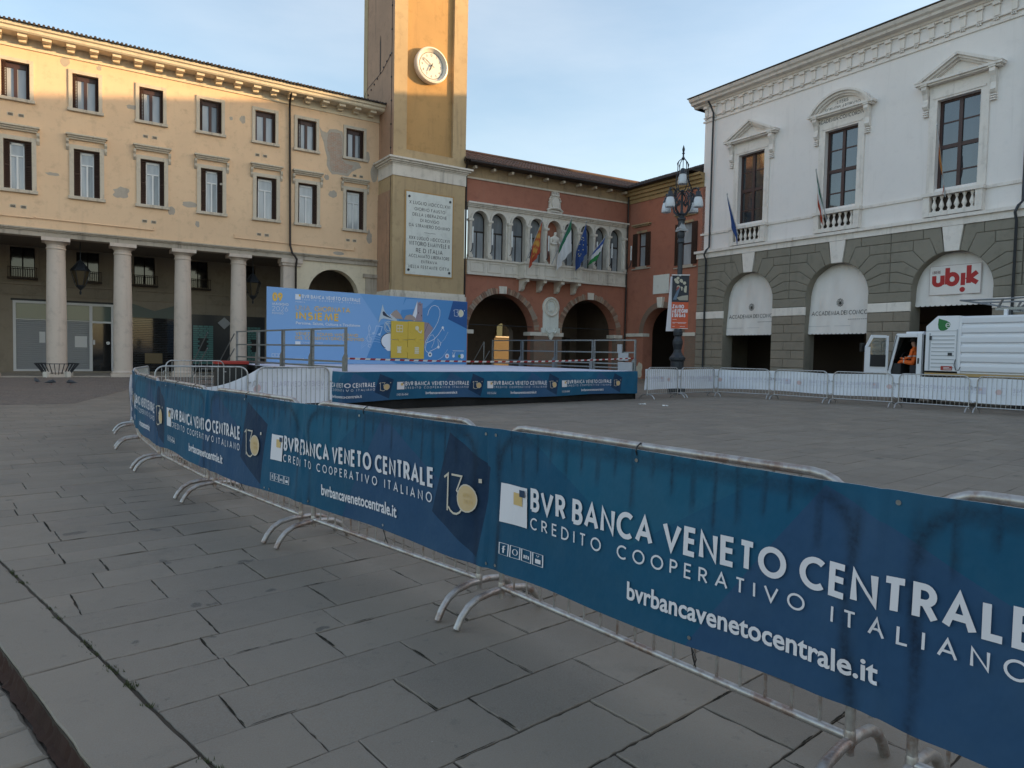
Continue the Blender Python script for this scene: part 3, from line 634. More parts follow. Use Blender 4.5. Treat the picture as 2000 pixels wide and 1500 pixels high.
m = MB(); m.box(-1.52, -.03, 5.64, -1.43, -.001, 10.26); m.box(1.40, -.03, 5.64, 1.49, -.001, 10.26); m.box(-1.43, -.03, 10.18, 1.40, -.001, 10.26); m.box(-1.43, -.03, 5.64, 1.40, -.001, 5.72); obj('plaque_border', m, M['tower_panel'], PQ)
# clock numerals, hands and plaque inscription
hx, hz, ck = HANDS
m = MB(); f = plane_f(-.022)
for k in range(1, 13):
    a = R(90-30*k); put(m, f, str(k), hx+.555*math.cos(a), hz+.555*math.sin(a)-.065, .13, .15, align='c')
for k in range(60):
    a = R(6*k); r0 = .665 if k % 5 else .65; stroke(m, f, [(hx+r0*math.cos(a), hz+r0*math.sin(a)), (hx+.69*math.cos(a), hz+.69*math.sin(a))], .012)
obj('numerals', m, M['engrave'], ck)
def hand(name, ang, L, w0, back):
    a = R(90-ang); u = Vector((math.cos(a), math.sin(a))); v = Vector((-u.y, u.x))
    pts = [u*(-back)+v*w0*.6, u*(-back)-v*w0*.6, u*.0-v*w0*.5, u*L*.55-v*w0, u*L*.62-v*w0*1.3, u*L*.72-v*w0*.5, u*L, u*L*.72+v*w0*.5, u*L*.62+v*w0*1.3, u*L*.55+v*w0, v*w0*.5]
    m = MB(); m.prism([(hx+p.x, hz+p.y) for p in pts], -.11, -.09); obj(name, m, M['iron'], ck)
hand('minute_hand', 303, .62, .018, .18); hand('hour_hand', 205, .42, .032, .14)
m = MB(); m.disc(hx, hz, .035, -.12, -.02, 16); obj('hub', m, M['iron'], ck)
m = MB(); f = plane_f(-.052)
for t, z, h in (('X LUGLIO MDCCCLXVI', 9.63, .19), ('GIORNO FAUSTO', 9.30, .18), ('DELLA LIBERAZIONE', 9.0, .18), ('DI ROVIGO', 8.70, .17), ('DA STRANIERO DOMINIO', 8.40, .18),
                ('XXX LUGLIO MDCCCLXVI', 7.72, .19), ('VITTORIO EMANVELE II', 7.42, .23), ('RE D ITALIA', 7.05, .24), ('ACCLAMATO LIBERATORE', 6.74, .18), ('ENTRAVA', 6.45, .17), ('NELLA FESTANTE CITTA', 6.15, .18)):
    W_ = twidth(t, .3, .55)*h
    put(m, f, t, -.01, z-h/2, h, .13, sp=.2, space=.5, xs=min(1, 2.5/(twidth(t, .2, .5)*h)), align='c')
stroke(m, f, [(-.35, 8.05), (-.08, 8.05), (0, 8.02), (.08, 8.05), (.35, 8.05)], .02)
pq = obj('inscription', m, M['engrave'], PQ)
# ================================================================== RED PALAZZO WITH THE LOGGIA
BS = 1.04          # overall size of the red and white palaces
CC = (7.5246, 46.5528, -.06); C_RZ = R(30.3); W_RZ = R(-56.8)
K = thing('loggia_palazzo', 'red plastered palazzo with a white nine-arch loggia over two big brick arches', 'building', CC, C_RZ); K.scale = (BS, BS, BS)
XA, XB = -11.9, 0.0
AC = [-10.7, -9.48, -8.14, -6.91, -5.71, -4.5, -3.3, -2.19, -.99]
m = MB(); band(m, XA, XB, 0, 5.86, [(-11.33, -6.93, 0, 2.72, 'a'), (-4.98, -.74, 0, 2.80, 'a')], dep=.75, n=28); m.quad((XA, 0, 9.88), (XB, 0, 9.88), (XB, 0, 11.2), (XA, 0, 11.2))
m.quad((XA, 8, 0), (XA, 0, 0), (XA, 0, 11.9), (XA, 8, 11.9)); obj('wall', m, M['red'], K)
m = MB(); band(m, -11.48, XB-.12, 6.78, 9.62, [(x-.48, x+.48, 6.80, 8.96, 'a') for x in AC], y=-.04, dep=.46, n=18); obj('loggia_wall', m, M['white_stone'], K)
m = MB(); m.box(-11.5, -.12, 9.62, XB-.1, 0, 9.70); m.box(-11.5, -.18, 9.70, XB-.1, 0, 9.78); m.box(-11.5, -.26, 9.78, XB-.1, 0, 9.88); obj('loggia_cornice', m, M['white_stone'], K)
pr = archring(0, 8.96, .48, .60, -.10, -.0401, 16)
prm = pr.mesh('archivolt', M['white_stone'])
for x in AC: obj('archivolt', prm, None, K, (x, 0, 0))
cm = MB(); cm.box(-.13, -.22, 6.80, .13, .05, 6.96); cm.lathe([(.115, 6.96), (.12, 7.02), (.10, 7.06), (.098, 8.0), (.088, 8.62), (.11, 8.66), (.095, 8.70), (.13, 8.82)], 14, c=(0, -.085, 0)); cm.box(-.15, -.24, 8.82, .15, .05, 8.94)
cme2 = cm.mesh('column', M['white_stone'], True)
for x in [-11.33]+[(a+b)/2 for a, b in zip(AC, AC[1:])]+[-.37]: obj('column', cme2, None, K, (x, -.0, 0))
# loggia windows
def logwin():
    wd = obj('window', (lambda m: (m.box(-.48, .36, 6.80, -.42, .42, 8.96), m.box(.42, .36, 6.80, .48, .42, 8.96), m.box(-.42, .36, 8.30, .42, .42, 8.38), m.box(-.03, .35, 6.80, .03, .415, 8.30), m)[-1])(archring(0, 8.96, .42, .48, .36, .42, 12)), M['gutter'], K)
    for a, b in ((-.42, -.03), (.03, .42)):
        m = MB(); m.box(a, .39, 6.80, b, .40, 8.30); obj('pane', m, M['pane_mid'], wd)
        m = MB()
        for j in range(6):
            xx = a+(b-a)*(j+.5)/6; m.box(xx-.028, .375, 6.82, xx+.022, .385, 8.28)
        obj('curtain', m, M['pane_light'], wd)
    m = MB(); m.prism([(.42*math.cos(R(15*i)), 8.96+.42*math.sin(R(15*i))) for i in range(13)]+[(-.42, 8.38), (.42, 8.38)], .385, .395); obj('pane', m, M['pane_mid'], wd)
    return wd
lw = logwin(); first = True
for i, x in enumerate(AC):
    if i == 4: continue
    if first: lw.location = (x, 0, 0); first = False
    else: dup(lw, K, (x, 0, 0))
m = MB(); m.quad((-6.3, .41, 6.8), (-5.1, .41, 6.8), (-5.1, .41, 9.5), (-6.3, .41, 9.5)); obj('niche_back', m, M['red'], K)
# parapet and balcony
for a_, b_ in ((-11.5, -8.2), (-4.1, -.1)): m = MB(); m.box(a_, -.16, 5.86, b_, 0, 5.96); m.box(a_, -.10, 5.96, b_, 0, 6.68); m.box(a_, -.18, 6.68, b_, 0, 6.79); obj('parapet', m, M['white_stone'], K)
m = MB(); m.box(-8.25, -.95, 5.80, -4.05, 0, 5.92); m.box(-8.18, -.85, 5.92, -4.12, -.70, 6.62); m.box(-8.18, -.70, 5.92, -8.03, 0, 6.62); m.box(-4.27, -.70, 5.92, -4.12, 0, 6.62); m.box(-8.24, -.92, 6.62, -4.06, -.62, 6.74); m.box(-8.24, -.62, 6.62, -7.98, 0, 6.74); m.box(-4.32, -.62, 6.62, -4.06, 0, 6.74)
obj('balcony', m, M['white_stone'], K)
def framed(x0, x1, z0, z1, y, w_=.06, mat='white_stone'):
    m = MB(); m.box(x0, y-.035, z0, x1, y, z0+w_); m.box(x0, y-.035, z1-w_, x1, y, z1); m.box(x0, y-.035, z0+w_, x0+w_, y, z1-w_); m.box(x1-w_, y-.035, z0+w_, x1, y, z1-w_)
    return obj('panel', m, M[mat], K)
for a in (-11.3, -10.2, -9.1): framed(a, a+.9, 6.04, 6.60, -.10)
for a in (-8.05, -6.85, -5.4, -4.95+.25): framed(a, a+(.9 if a < -5 else .45), 6.0, 6.55, -.85)
for a in (-3.95, -3.05, -1.95, -1.02): framed(a, a+(.75), 6.04, 6.60, -.10)
cn = MB(); cn.xprism([(0, 5.80), (-.82, 5.80), (-.84, 5.62), (-.60, 5.58), (-.42, 5.46), (-.30, 5.22), (-.12, 5.12), (0, 5.12)], -.11, .11)
cnm = cn.mesh('console', M['white_stone'])
for x in (-7.95, -6.75, -5.50, -4.30): obj('console', cnm, None, K, (x, 0, 0), bevel=.01)
# frieze, corbels, gutter, roof
m = MB(); m.box(XA, -.03, 11.2, XB, 0, 11.34); m.box(XA, -.02, 11.34, XB, 0, 11.90); obj('frieze', m, M['ochre_frieze'], K)
m = MB(); m.box(XA, -.06, 11.16, XB, -.03, 11.26); obj('frieze_moulding', m, M['surround'], K)
co = MB(); co.box(-.07, -.45, 11.66, .07, -.02, 11.80); com = co.mesh('corbel', M['surround'])
for k in range(10): obj('corbel', com, None, K, (-11.2+k*1.18, 0, 0))
m = MB(); m.quad((XA, -.68, 11.86), (XB+.3, -.68, 11.86), (XB+.3, 0, 11.92), (XA, 0, 11.92)); obj('eaves_board', m, M['gutter'], K)
m = MB(); m.tube([(-11.7, -.70, 11.93), (.62, -.70, 11.93)], .07, 8); m.tube([(-11.85, -.7, 11.9), (-11.75, -.3, 11.5), (-11.62, -.10, 11.3), (-11.62, -.10, 0)], .05, 6); obj('gutter', m, M['gutter'], K, smooth=True)
m = MB(); m.tube([(-.25, -.5, 11.85), (-.18, -.18, 11.5), (-.16, -.14, 0.1)], .055, 8); obj('drainpipe', m, M['gutter'], K, smooth=True)
RS = math.tan(R(20.2))
m = MB(); m.quad((XA, -.72, 11.98), (XB+7, -.72, 11.98), (XB+7, 5.0, 11.98+5.72*RS), (XA, 5.0, 11.98+5.72*RS)); m.quad((XA, 5, 11.98+5.72*RS), (XB+7, 5, 11.98+5.72*RS), (XB+7, 11, 11.9), (XA, 11, 11.9)); m.quad((XA, -.7, 11.95), (XA, 5, 11.9+5.72*RS), (XA, 10, 11.9), (XA, 9, 11.9)); obj('roof', m, M['tile_dark'], K)
def tiles(par, x0, x1, ylen, clipf, mat='tile'):
    m = MB(); rnd = random.Random(5); x = x0
    nrow = int(ylen/.33)
    prof = [(-.085, 0), (-.06, .05), (0, .075), (.06, .05), (.085, 0)]
    while x < x1:
        for k in range(nrow):
            ya = -.74+k*.33; yb = ya+.40
            if not clipf(x, ya): continue
            dz = rnd.uniform(-.012, .014); dx = rnd.uniform(-.015, .015); za = 11.99+(ya+.72)*RS+.025+dz; zb = 11.99+(yb+.72)*RS+dz
            vs = [(x+dx+px, ya, za+pz) for px, pz in prof]+[(x+dx+px*.8, yb, zb+pz*.8) for px, pz in prof]
            m.add(vs, [(j, j+1, j+6, j+5) for j in range(4)]+[(4, 3, 2, 1, 0)])
        x += .205
    o = obj('roof_tiles', m, M[mat], par, kind='stuff'); return o
tiles(K, XA+.1, 5.6, 5.6, lambda x, y: x < .25+.0 or y > x*1.0-.5)
m = MB(); m.tube([(XA, 5.0, 12.08+5.72*RS), (6, 5.0, 12.08+5.72*RS)], .11, 6); obj('ridge_tiles', m, M['tile'], K)
m = MB()
m.add([(.05, -.72, 12.06), (.45, -.72, 12.06), (6.1, 5.0, 12.06+5.72*RS), (5.6, 5.0, 12.06+5.72*RS)], [(0, 1, 2, 3)]); obj('valley_gutter', m, M['zinc'], K)
# big arches: brick rings, keystones, imposts, brick pier
for cx, zs, r in ((-9.13, 2.72, 2.2), (-2.86, 2.80, 2.12)):
    N_ = 46; rnd = random.Random(int(cx*10))
    for i in range(N_):
        a = R(180*(i+.06)/N_); b_ = R(180*(i+.94)/N_)
        if abs((a+b_)/2-math.pi/2) < R(6): continue
        r1 = r+rnd.choice((.30, .33, .36)); P = lambda rr, t: (cx-rr*math.cos(t), zs+rr*math.sin(t))
        mm = MB(); mm.prism([P(r, a), P(r, b_), P(r1, b_), P(r1, a)], -.03-rnd.uniform(0, .012), 0.0); obj('arch_brick', mm, BRM[rnd.randrange(4)] if 'BRM' in globals() else M['brick'], K)
    mm = MB(); P = lambda rr, t: (cx-rr*math.cos(t), zs+rr*math.sin(t)); mm.prism([P(r, R(84)), P(r, R(96)), P(r+.42, R(95.5)), P(r+.42, R(84.5))], -.06, 0); obj('keystone', mm, M['white_stone'], K)
for x0_, x1_ in ((-7.25, -4.86), (-.98, -.30), (-12.2, -11.0)):
    m = MB(); m.box(x0_, -.08, 2.56, x1_, .70, 2.78); obj('impost', m, M['white_stone'], K, bevel=.01)
for x0_, x1_ in ((-6.93, -4.98), (-.74, -.0)):
    m = MB(); m.box(x0_-.01, -.045, 0, x1_+.01, .4, 2.555); obj('brick_pier', m, M['brick'], K)
for a_, b_, z_ in ((-11.3, -6.95, 3.08), (-4.95, -.75, 3.12)): m = MB(); m.tube([(a_, .2, z_), (b_, .2, z_)], .02, 5); obj('tie_rod', m, M['iron'], K)
# inside
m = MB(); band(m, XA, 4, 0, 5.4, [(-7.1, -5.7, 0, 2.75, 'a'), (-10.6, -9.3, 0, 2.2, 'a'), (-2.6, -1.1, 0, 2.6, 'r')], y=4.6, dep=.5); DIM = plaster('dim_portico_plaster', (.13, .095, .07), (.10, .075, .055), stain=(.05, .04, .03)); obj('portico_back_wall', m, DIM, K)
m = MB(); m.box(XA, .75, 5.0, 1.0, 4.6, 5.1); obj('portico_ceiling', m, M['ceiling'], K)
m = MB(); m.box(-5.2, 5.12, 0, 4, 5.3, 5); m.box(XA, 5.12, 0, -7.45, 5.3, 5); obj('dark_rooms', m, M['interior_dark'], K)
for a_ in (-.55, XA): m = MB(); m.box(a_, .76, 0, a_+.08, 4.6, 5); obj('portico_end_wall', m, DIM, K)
# coat of arms, medallion plaque
m = MB(); sx = -5.72
m.prism([(sx-.42, 10.2), (sx-.30, 10.02), (sx, 9.93), (sx+.30, 10.02), (sx+.42, 10.2), (sx+.36, 10.75), (sx+.25, 10.92), (sx-.25, 10.92), (sx-.36, 10.75)], -.12, 0)
m.prism([(sx+.27*math.cos(R(20*i)), 10.47+.36*math.sin(R(20*i))) for i in range(18)], -.20, -.11)
for i in range(9): a = R(20*i+10); m.tube([(sx+.36*math.cos(a), -.15, 10.5+.40*math.sin(a)), (sx+.44*math.cos(a+.2), -.08, 10.5+.48*math.sin(a+.2))], .05, 6)
for k in range(5): m.box(sx-.26+k*.115, -.16, 10.95, sx-.20+k*.115, -.05, 11.17-abs(k-2)*.03)
m.box(sx-.28, -.18, 10.90, sx+.28, -.04, 10.97)
m.tube([(sx-.55, -.10, 10.02), (sx-.30, -.2, 10.14), (sx, -.22, 10.16), (sx+.30, -.2, 10.14), (sx+.55, -.10, 10.02)], .07, 6); m.tube([(sx-.52, -.08, 9.95), (sx-.2, -.16, 9.98), (sx+.2, -.16, 9.98), (sx+.52, -.08, 9.95)], .05, 6)
obj('coat_of_arms', m, M['white_stone'], K, smooth=True)
m = MB(); px = -5.80
m.box(px-.66, -.08, 2.76, px+.66, 0, 3.05); m.box(px-.55, -.06, 3.05, px+.55, 0, 4.25); m.prism([(px+.60*math.cos(R(15*i)), 4.30+.62*math.sin(R(15*i))) for i in range(24)], -.07, 0)
m.xf(Matrix.Identity(4)); mp_ = obj('memorial_plaque', m, M['marble'], K)
m = MB(); m.tube([(px+.47*math.cos(a), -.09, 4.30+.52*math.sin(a)) for a in [2*math.pi*i/24 for i in range(24)]], [.06+.015*(i % 2) for i in range(24)], 6, closed=True); m.tube([(px+.30*math.cos(a), -.08, 4.32+.34*math.sin(a)) for a in [2*math.pi*i/24 for i in range(24)]], .03, 5, closed=True); obj('wreath', m, M['white_stone'], mp_, smooth=True)
m = MB(); m.prism([(px-.10, 4.08), (px+.16, 4.08), (px+.14, 4.20), (px+.18, 4.30), (px+.15, 4.52), (px+.02, 4.60), (px-.10, 4.53), (px-.12, 4.42), (px-.17, 4.36), (px-.12, 4.32), (px-.13, 4.24), (px-.08, 4.20)], -.13, -.06, bev=.02); obj('portrait_relief', m, M['marble'], mp_)
m = MB(); m.prism([(px-.3, 3.02), (px-.35, 2.85), (px-.2, 2.6), (px, 2.28), (px+.2, 2.6), (px+.35, 2.85), (px+.3, 3.02), (px, 2.9)], -.16, -.05, bev=.03)
m.tube([(px-.32, -.16, 3.08), (px-.38, -.18, 2.9), (px-.2, -.2, 2.72), (px-.08, -.2, 2.85)], .05, 6); m.tube([(px+.32, -.16, 3.08), (px+.38, -.18, 2.9), (px+.2, -.2, 2.72), (px+.08, -.2, 2.85)], .05, 6); obj('bracket_scroll', m, M['marble'], mp_, smooth=True)
# white tube lights between the loggia columns
tl = MB(); tl.tube([(0, -.42, 7.55), (0, -.42, 8.45)], .045, 8); tlm = tl.mesh('tube_light', M['white_paint'])
tb = MB(); tb.tube([(0, -.42, 7.55), (0, -.42, 7.40), (0, -.30, 7.15), (0, -.1, 7.05)], .025, 5); tb.tube([(0, -.1, 6.95), (0, -.1, 7.4)], .02, 4); tbm = tb.mesh('lamp_bracket', M['iron'])
for x in [-11.33]+[(a+b)/2 for a, b in zip(AC, AC[1:])]+[-.05]:
    o = obj('wall_lamp', tlm, None, K, (x, 0, 0)); obj('lamp_bracket', tbm, None, o)
# ================================================================== side wing of the red palazzo
G_ = thing('palazzo_side_wing', 'red plastered side wing with two shuttered windows and a dark archway, right of the loggia', 'building', CC, W_RZ); G_.scale = (BS, BS, BS)
m = MB(); band(m, 0, 6.3, 0, 5.6, [(1.62, 4.72, 0, 2.9, 'a')], dep=.8, n=24); band(m, 0, 6.3, 5.6, 11.1, [(.95, 1.65, 7.1, 9.15, 'r'), (4.55, 5.40, 6.85, 9.25, 'r')], dep=.3); obj('wall', m, M['red'], G_)
m = MB(); m.box(0, -.05, 11.1, 6.2, 0, 11.35); m.box(0, -.16, 11.35, 6.2, 0, 11.55); m.box(0, -.30, 11.55, 6.2, 0, 11.75); m.box(0, -.45, 11.75, 6.2, 0, 11.88); obj('cornice', m, M['wing_frieze'], G_)
m = MB(); m.tube([(.4, -.70, 11.93), (5.6, -.70, 11.98)], .07, 8); m.tube([(5.3, -.6, 11.9), (5.55, -.2, 10.9)], .04, 6); m.quad((.2, -.7, 11.88), (5.6, -.7, 11.88), (5.6, -.4, 11.885), (.2, -.4, 11.885)); obj('gutter', m, M['gutter'], G_, smooth=True)
m = MB(); m.quad((-.5, -.72, 11.97), (5.9, -.72, 11.97), (5.9, 4.5, 11.97+5.22*RS), (-5, 4.5, 11.97+5.22*RS)); m.quad((5.9, -.72, 11.97), (5.9, 10, 11.9), (5.9, 8, 12.8), (5.9, 4.5, 11.97+5.22*RS)); m.quad((-5, 4.5, 11.97+5.22*RS), (5.9, 4.5, 11.97+5.22*RS), (5.9, 10, 11.9), (-5, 10, 11.9)); obj('roof', m, M['tile_dark'], G_)
tiles(G_, -4.5, 5.9, 5.1, lambda x, y: x > -.25 or y > -x*1.0-.5, 'tile_dark')
for (xa, xb, za, zb) in ((.95, 1.65, 7.1, 9.15), (4.55, 5.40, 6.85, 9.25)):
    m = MB(); m.box(xa-.12, -.06, za-.14, xb+.12, 0, za-.02); m.box(xa-.45, -.10, za-.20, xb+.45, 0, za-.14); wd = obj('window_sill', m, M['lintel'], G_)
    m = MB(); m.box(xa-.10, -.05, zb, xb+.10, 0, zb+.14); m.box(xa-.35, -.10, zb+.40, xb+.35, 0, zb+.48); m.box(xa-.45, -.2, zb+.48, xb+.45, 0, zb+.56); wd = obj('window', m, M['ochre_frieze'], G_)
    m = MB(); m.box(xa, .15, za, xa+.08, .2, zb); m.box(xb-.08, .15, za, xb, .2, zb); m.box(xa, .15, za+1.2, xb, .2, za+1.28); obj('frame', m, M['redwood'], wd)
    m = MB(); m.box(xa+.08, .18, za, xb-.08, .19, zb); obj('pane', m, M['pane_light'], wd)
    for sg in (-1, 1):
        a, b_ = (xa-.42, xa-.02) if sg < 0 else (xb+.02, xb+.42)
        m = MB(); m.box(a, -.07, za, b_, -.03, zb)
        for k in range(int((zb-za-.15)/.075)): m.box(a+.05, -.085, za+.07+k*.075, b_-.05, -.07, za+.10+k*.075)
        obj('shutter', m, M['wood'], wd)
m = MB(); m.box(2.42, -.05, 5.28, 3.72, 0, 6.42); obj('blank_tablet', m, M['marble'], G_)
rg = archring(3.17, 2.9, 1.55, 1.90, -.03, 0, 30); obj('arch_ring', rg, M['brick'], G_)
m = MB(); m.prism([(2.98, 4.42), (3.30, 4.42), (3.38, 5.05), (2.90, 5.05)], -.22, 0, bev=.03); obj('keystone', m, M['white_stone'], G_)
for a, b_ in ((0.02, 1.66), (4.68, 5.9)):
    m = MB(); m.box(a, -.08, 2.7, b_, .5, 2.9); obj('impost', m, M['white_stone'], G_)
m = MB(); m.box(5.1, -.04, 0, 5.95, 0, 2.69); obj('brick_pier', m, M['brick'], G_)
poly('lost_plaster_patch', blob(1.35, .55, .28, .5, 8), 0, M['surround'], G_)
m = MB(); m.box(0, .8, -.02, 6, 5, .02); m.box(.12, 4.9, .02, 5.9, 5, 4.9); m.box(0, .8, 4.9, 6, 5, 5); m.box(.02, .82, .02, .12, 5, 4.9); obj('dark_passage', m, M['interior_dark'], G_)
# yellow house seen through the portico
yh = thing('yellow_house', 'ochre house with a green-shuttered window, glimpsed through the left big arch', 'building', (-.55, 58.0, 0), C_RZ)
m = MB(); m.box(-4, 0, 0, 8, 6, 9); obj('wall', m, simple('ochre_house_plaster', (.15, .115, .07), .85), yh)
m = MB(); m.box(-.5, -.08, 2.9, .5, -.0, 4.6); wdw = obj('window', m, M['pane_dark'], yh)
for sg in (-1, 1): m = MB(); m.box(sg*.5-.02, -.14, 2.9, sg*1.0, -.09, 4.6) if sg > 0 else m.box(-1.0, -.14, 2.9, -.48, -.09, 4.6); obj('shutter', m, simple('green_shutter', (.03, .06, .05), .6), wdw)
m = MB(); m.box(-1.1, -.15, 2.76, 1.1, -.01, 2.88); obj('sill', m, M['white_stone'], yh)
# ================================================================== WHITE PALACE WITH RUSTICATED ARCADE (right)
A = thing('academy_palace', 'white palace with a grey rusticated arcade and three tall pedimented windows', 'building', CC, W_RZ); A.scale = (BS, BS, BS)
S0, S1 = 5.95, 34.0
WC = [9.38, 14.38, 19.40, 24.42, 29.44]; ACX = [9.42, 14.42, 19.42, 24.44, 29.46]
m = MB(); band(m, 6.12, S1, 7.40, 14.7, [(x-.81, x+.81, 8.66, 12.28, 'r') for x in WC], dep=.35); band(m, 6.12, S1, 14.7, 15.7, [])
m.quad((6.12, 14, 7.4), (6.12, 0, 7.4), (6.12, 0, 15.7), (6.12, 14, 15.7)); m.quad((S1, 0, 0), (S1, 14, 0), (S1, 14, 15.7), (S1, 0, 15.7)); m.quad((6.12, 14, 0), (6.12, 14, 15.7), (S1, 14, 15.7), (S1, 14, 0))
obj('upper_wall', m, M['r_plaster'], A)
m = MB()
for x in WC: m.quad((x-.82, 0, 7.68), (x+.82, 0, 7.68), (x+.82, 0, 8.30), (x-.82, 0, 8.30))
m = MB(); band(m, S0+.04, S1, 0, 7.05, [(x-1.55, x+1.55, 0, 4.50, 'a') for x in ACX], y=.0, dep=.75, n=28); m.quad((S0+.04, 10, 0), (S0+.04, 0, 0), (S0+.04, 0, 7.4), (S0+.04, 10, 7.4)); obj('arcade_wall', m, M['rustic'], A)
# individual rusticated blocks
def block(pts, warm=False, y=-.075): 
    mm = MB(); mm.prism(pts, y, 0, bev=.028)
    return obj('stone_block', mm, M['rustic_warm'] if warm else M['rustic'], A)
H = .43; zs = 4.48; g = .008; rnd = random.Random(11)
courses = [3.63-H*k for k in range(9)]
piers = [(S0, ACX[0]-1.56)]+[(a+1.56, b-1.56) for a, b in zip(ACX, ACX[1:])]
vis_piers = piers[:4]
for pi_, (xa, xb) in enumerate(vis_piers):
    for k in range(8):
        z1 = 3.63-H*k-g; z0 = max(0.02, 3.63-H*(k+1)+g)
        xm = xa+(xb-xa)*(.38 if k % 2 else .62)
        for a, b_ in ((xa, xm-g), (xm+g, xb)) if (xb-xa) > 1.2 else ((xa, xb),): block([(a, z0), (b_, z0), (b_, z1), (a, z1)], warm=(k < 6))
    mm = MB(); mm.prism([(xa-.0, 3.64), (xb+.0, 3.64), (xb+.0, 4.04), (xa-.0, 4.04)], -.10, 0, bev=.02); obj('white_band_block', mm, M['r_trim'], A)
    block([(xa, 4.05+g), (xb, 4.05+g), (xb, zs-g), (xa, zs-g)])
hs = [0, .43, .86, 1.29, 1.72, 2.15, 2.57]
angs = [math.degrees(math.asin(min(1, h/2.32))) for h in hs[:-1]]+[79.5]; RI = 1.565
def outp(a, h):
    return h/math.tan(R(a)) if a > 1 else 2.32
for ci, cx in enumerate(ACX[:4]):
    for sg in (-1, 1):
        # lateral limit halfway to neighbour
        if sg < 0: lim = cx-S0 if ci == 0 else 2.5
        else: lim = 2.5
        for k in range(6):
            a0, a1 = angs[k], angs[k+1]; h0, h1 = hs[k]+g, hs[k+1]-g
            da = .45
            inner = [(RI*math.cos(R(a)), RI*math.sin(R(a))) for a in [a0+da+(a1-a0-2*da)*i/3 for i in range(4)]]
            o0, o1 = outp(a0, hs[k]), outp(a1, hs[k+1])
            if k == 0: o0 = RI+.2
            if k == 5: o1 = 2.55/math.tan(R(79.5))
            xj = [lim, 2.34 if lim > 2.5 else lim][0]
            split = lim > 2.0 and (k % 2 == 0)
            end = lim-g
            pts = [(inner[0][0], inner[0][1])]+[(o0+.01, h0), (end, h0), (end, h1), (o1+.01 if k < 5 else o1, h1)]+inner[::-1][:-1]
            if k == 0: pts = [(inner[0][0], h0)]+[(end, h0), (end, h1), (o1+.01, h1)]+inner[::-1][:-1]
            if k >= 4:     # long top courses get a joint
                mid = 1.55 if k == 4 else 1.15
                pA = [(inner[0][0], inner[0][1]), (o0+.01, h0), (mid-g, h0), (mid-g, h1), (o1+.01 if k < 5 else o1, h1)]+inner[::-1][:-1]
                lst = [pA, [(mid+g, h0), (end, h0), (end, h1), (mid+g, h1)]]
            else: lst = [pts]
            for pl in lst:
                q = [(cx+sg*x, zs+z) for x, z in pl]
                if sg < 0: q = q[::-1]
                ar = sum(q[i-1][0]*q[i][1]-q[i][0]*q[i-1][1] for i in range(len(q)))
                if ar < 0: q = q[::-1]
                block(q)
    mm = MB(); t1 = math.tan(R(10.2)); mm.prism([(cx-RI*math.sin(R(10)), zs+RI*math.cos(R(10))), (cx+RI*math.sin(R(10)), zs+RI*math.cos(R(10))), (cx+.40, 7.04), (cx-.40, 7.04)], -.11, 0, bev=.015); obj('keystone', mm, M['r_trim'], A)
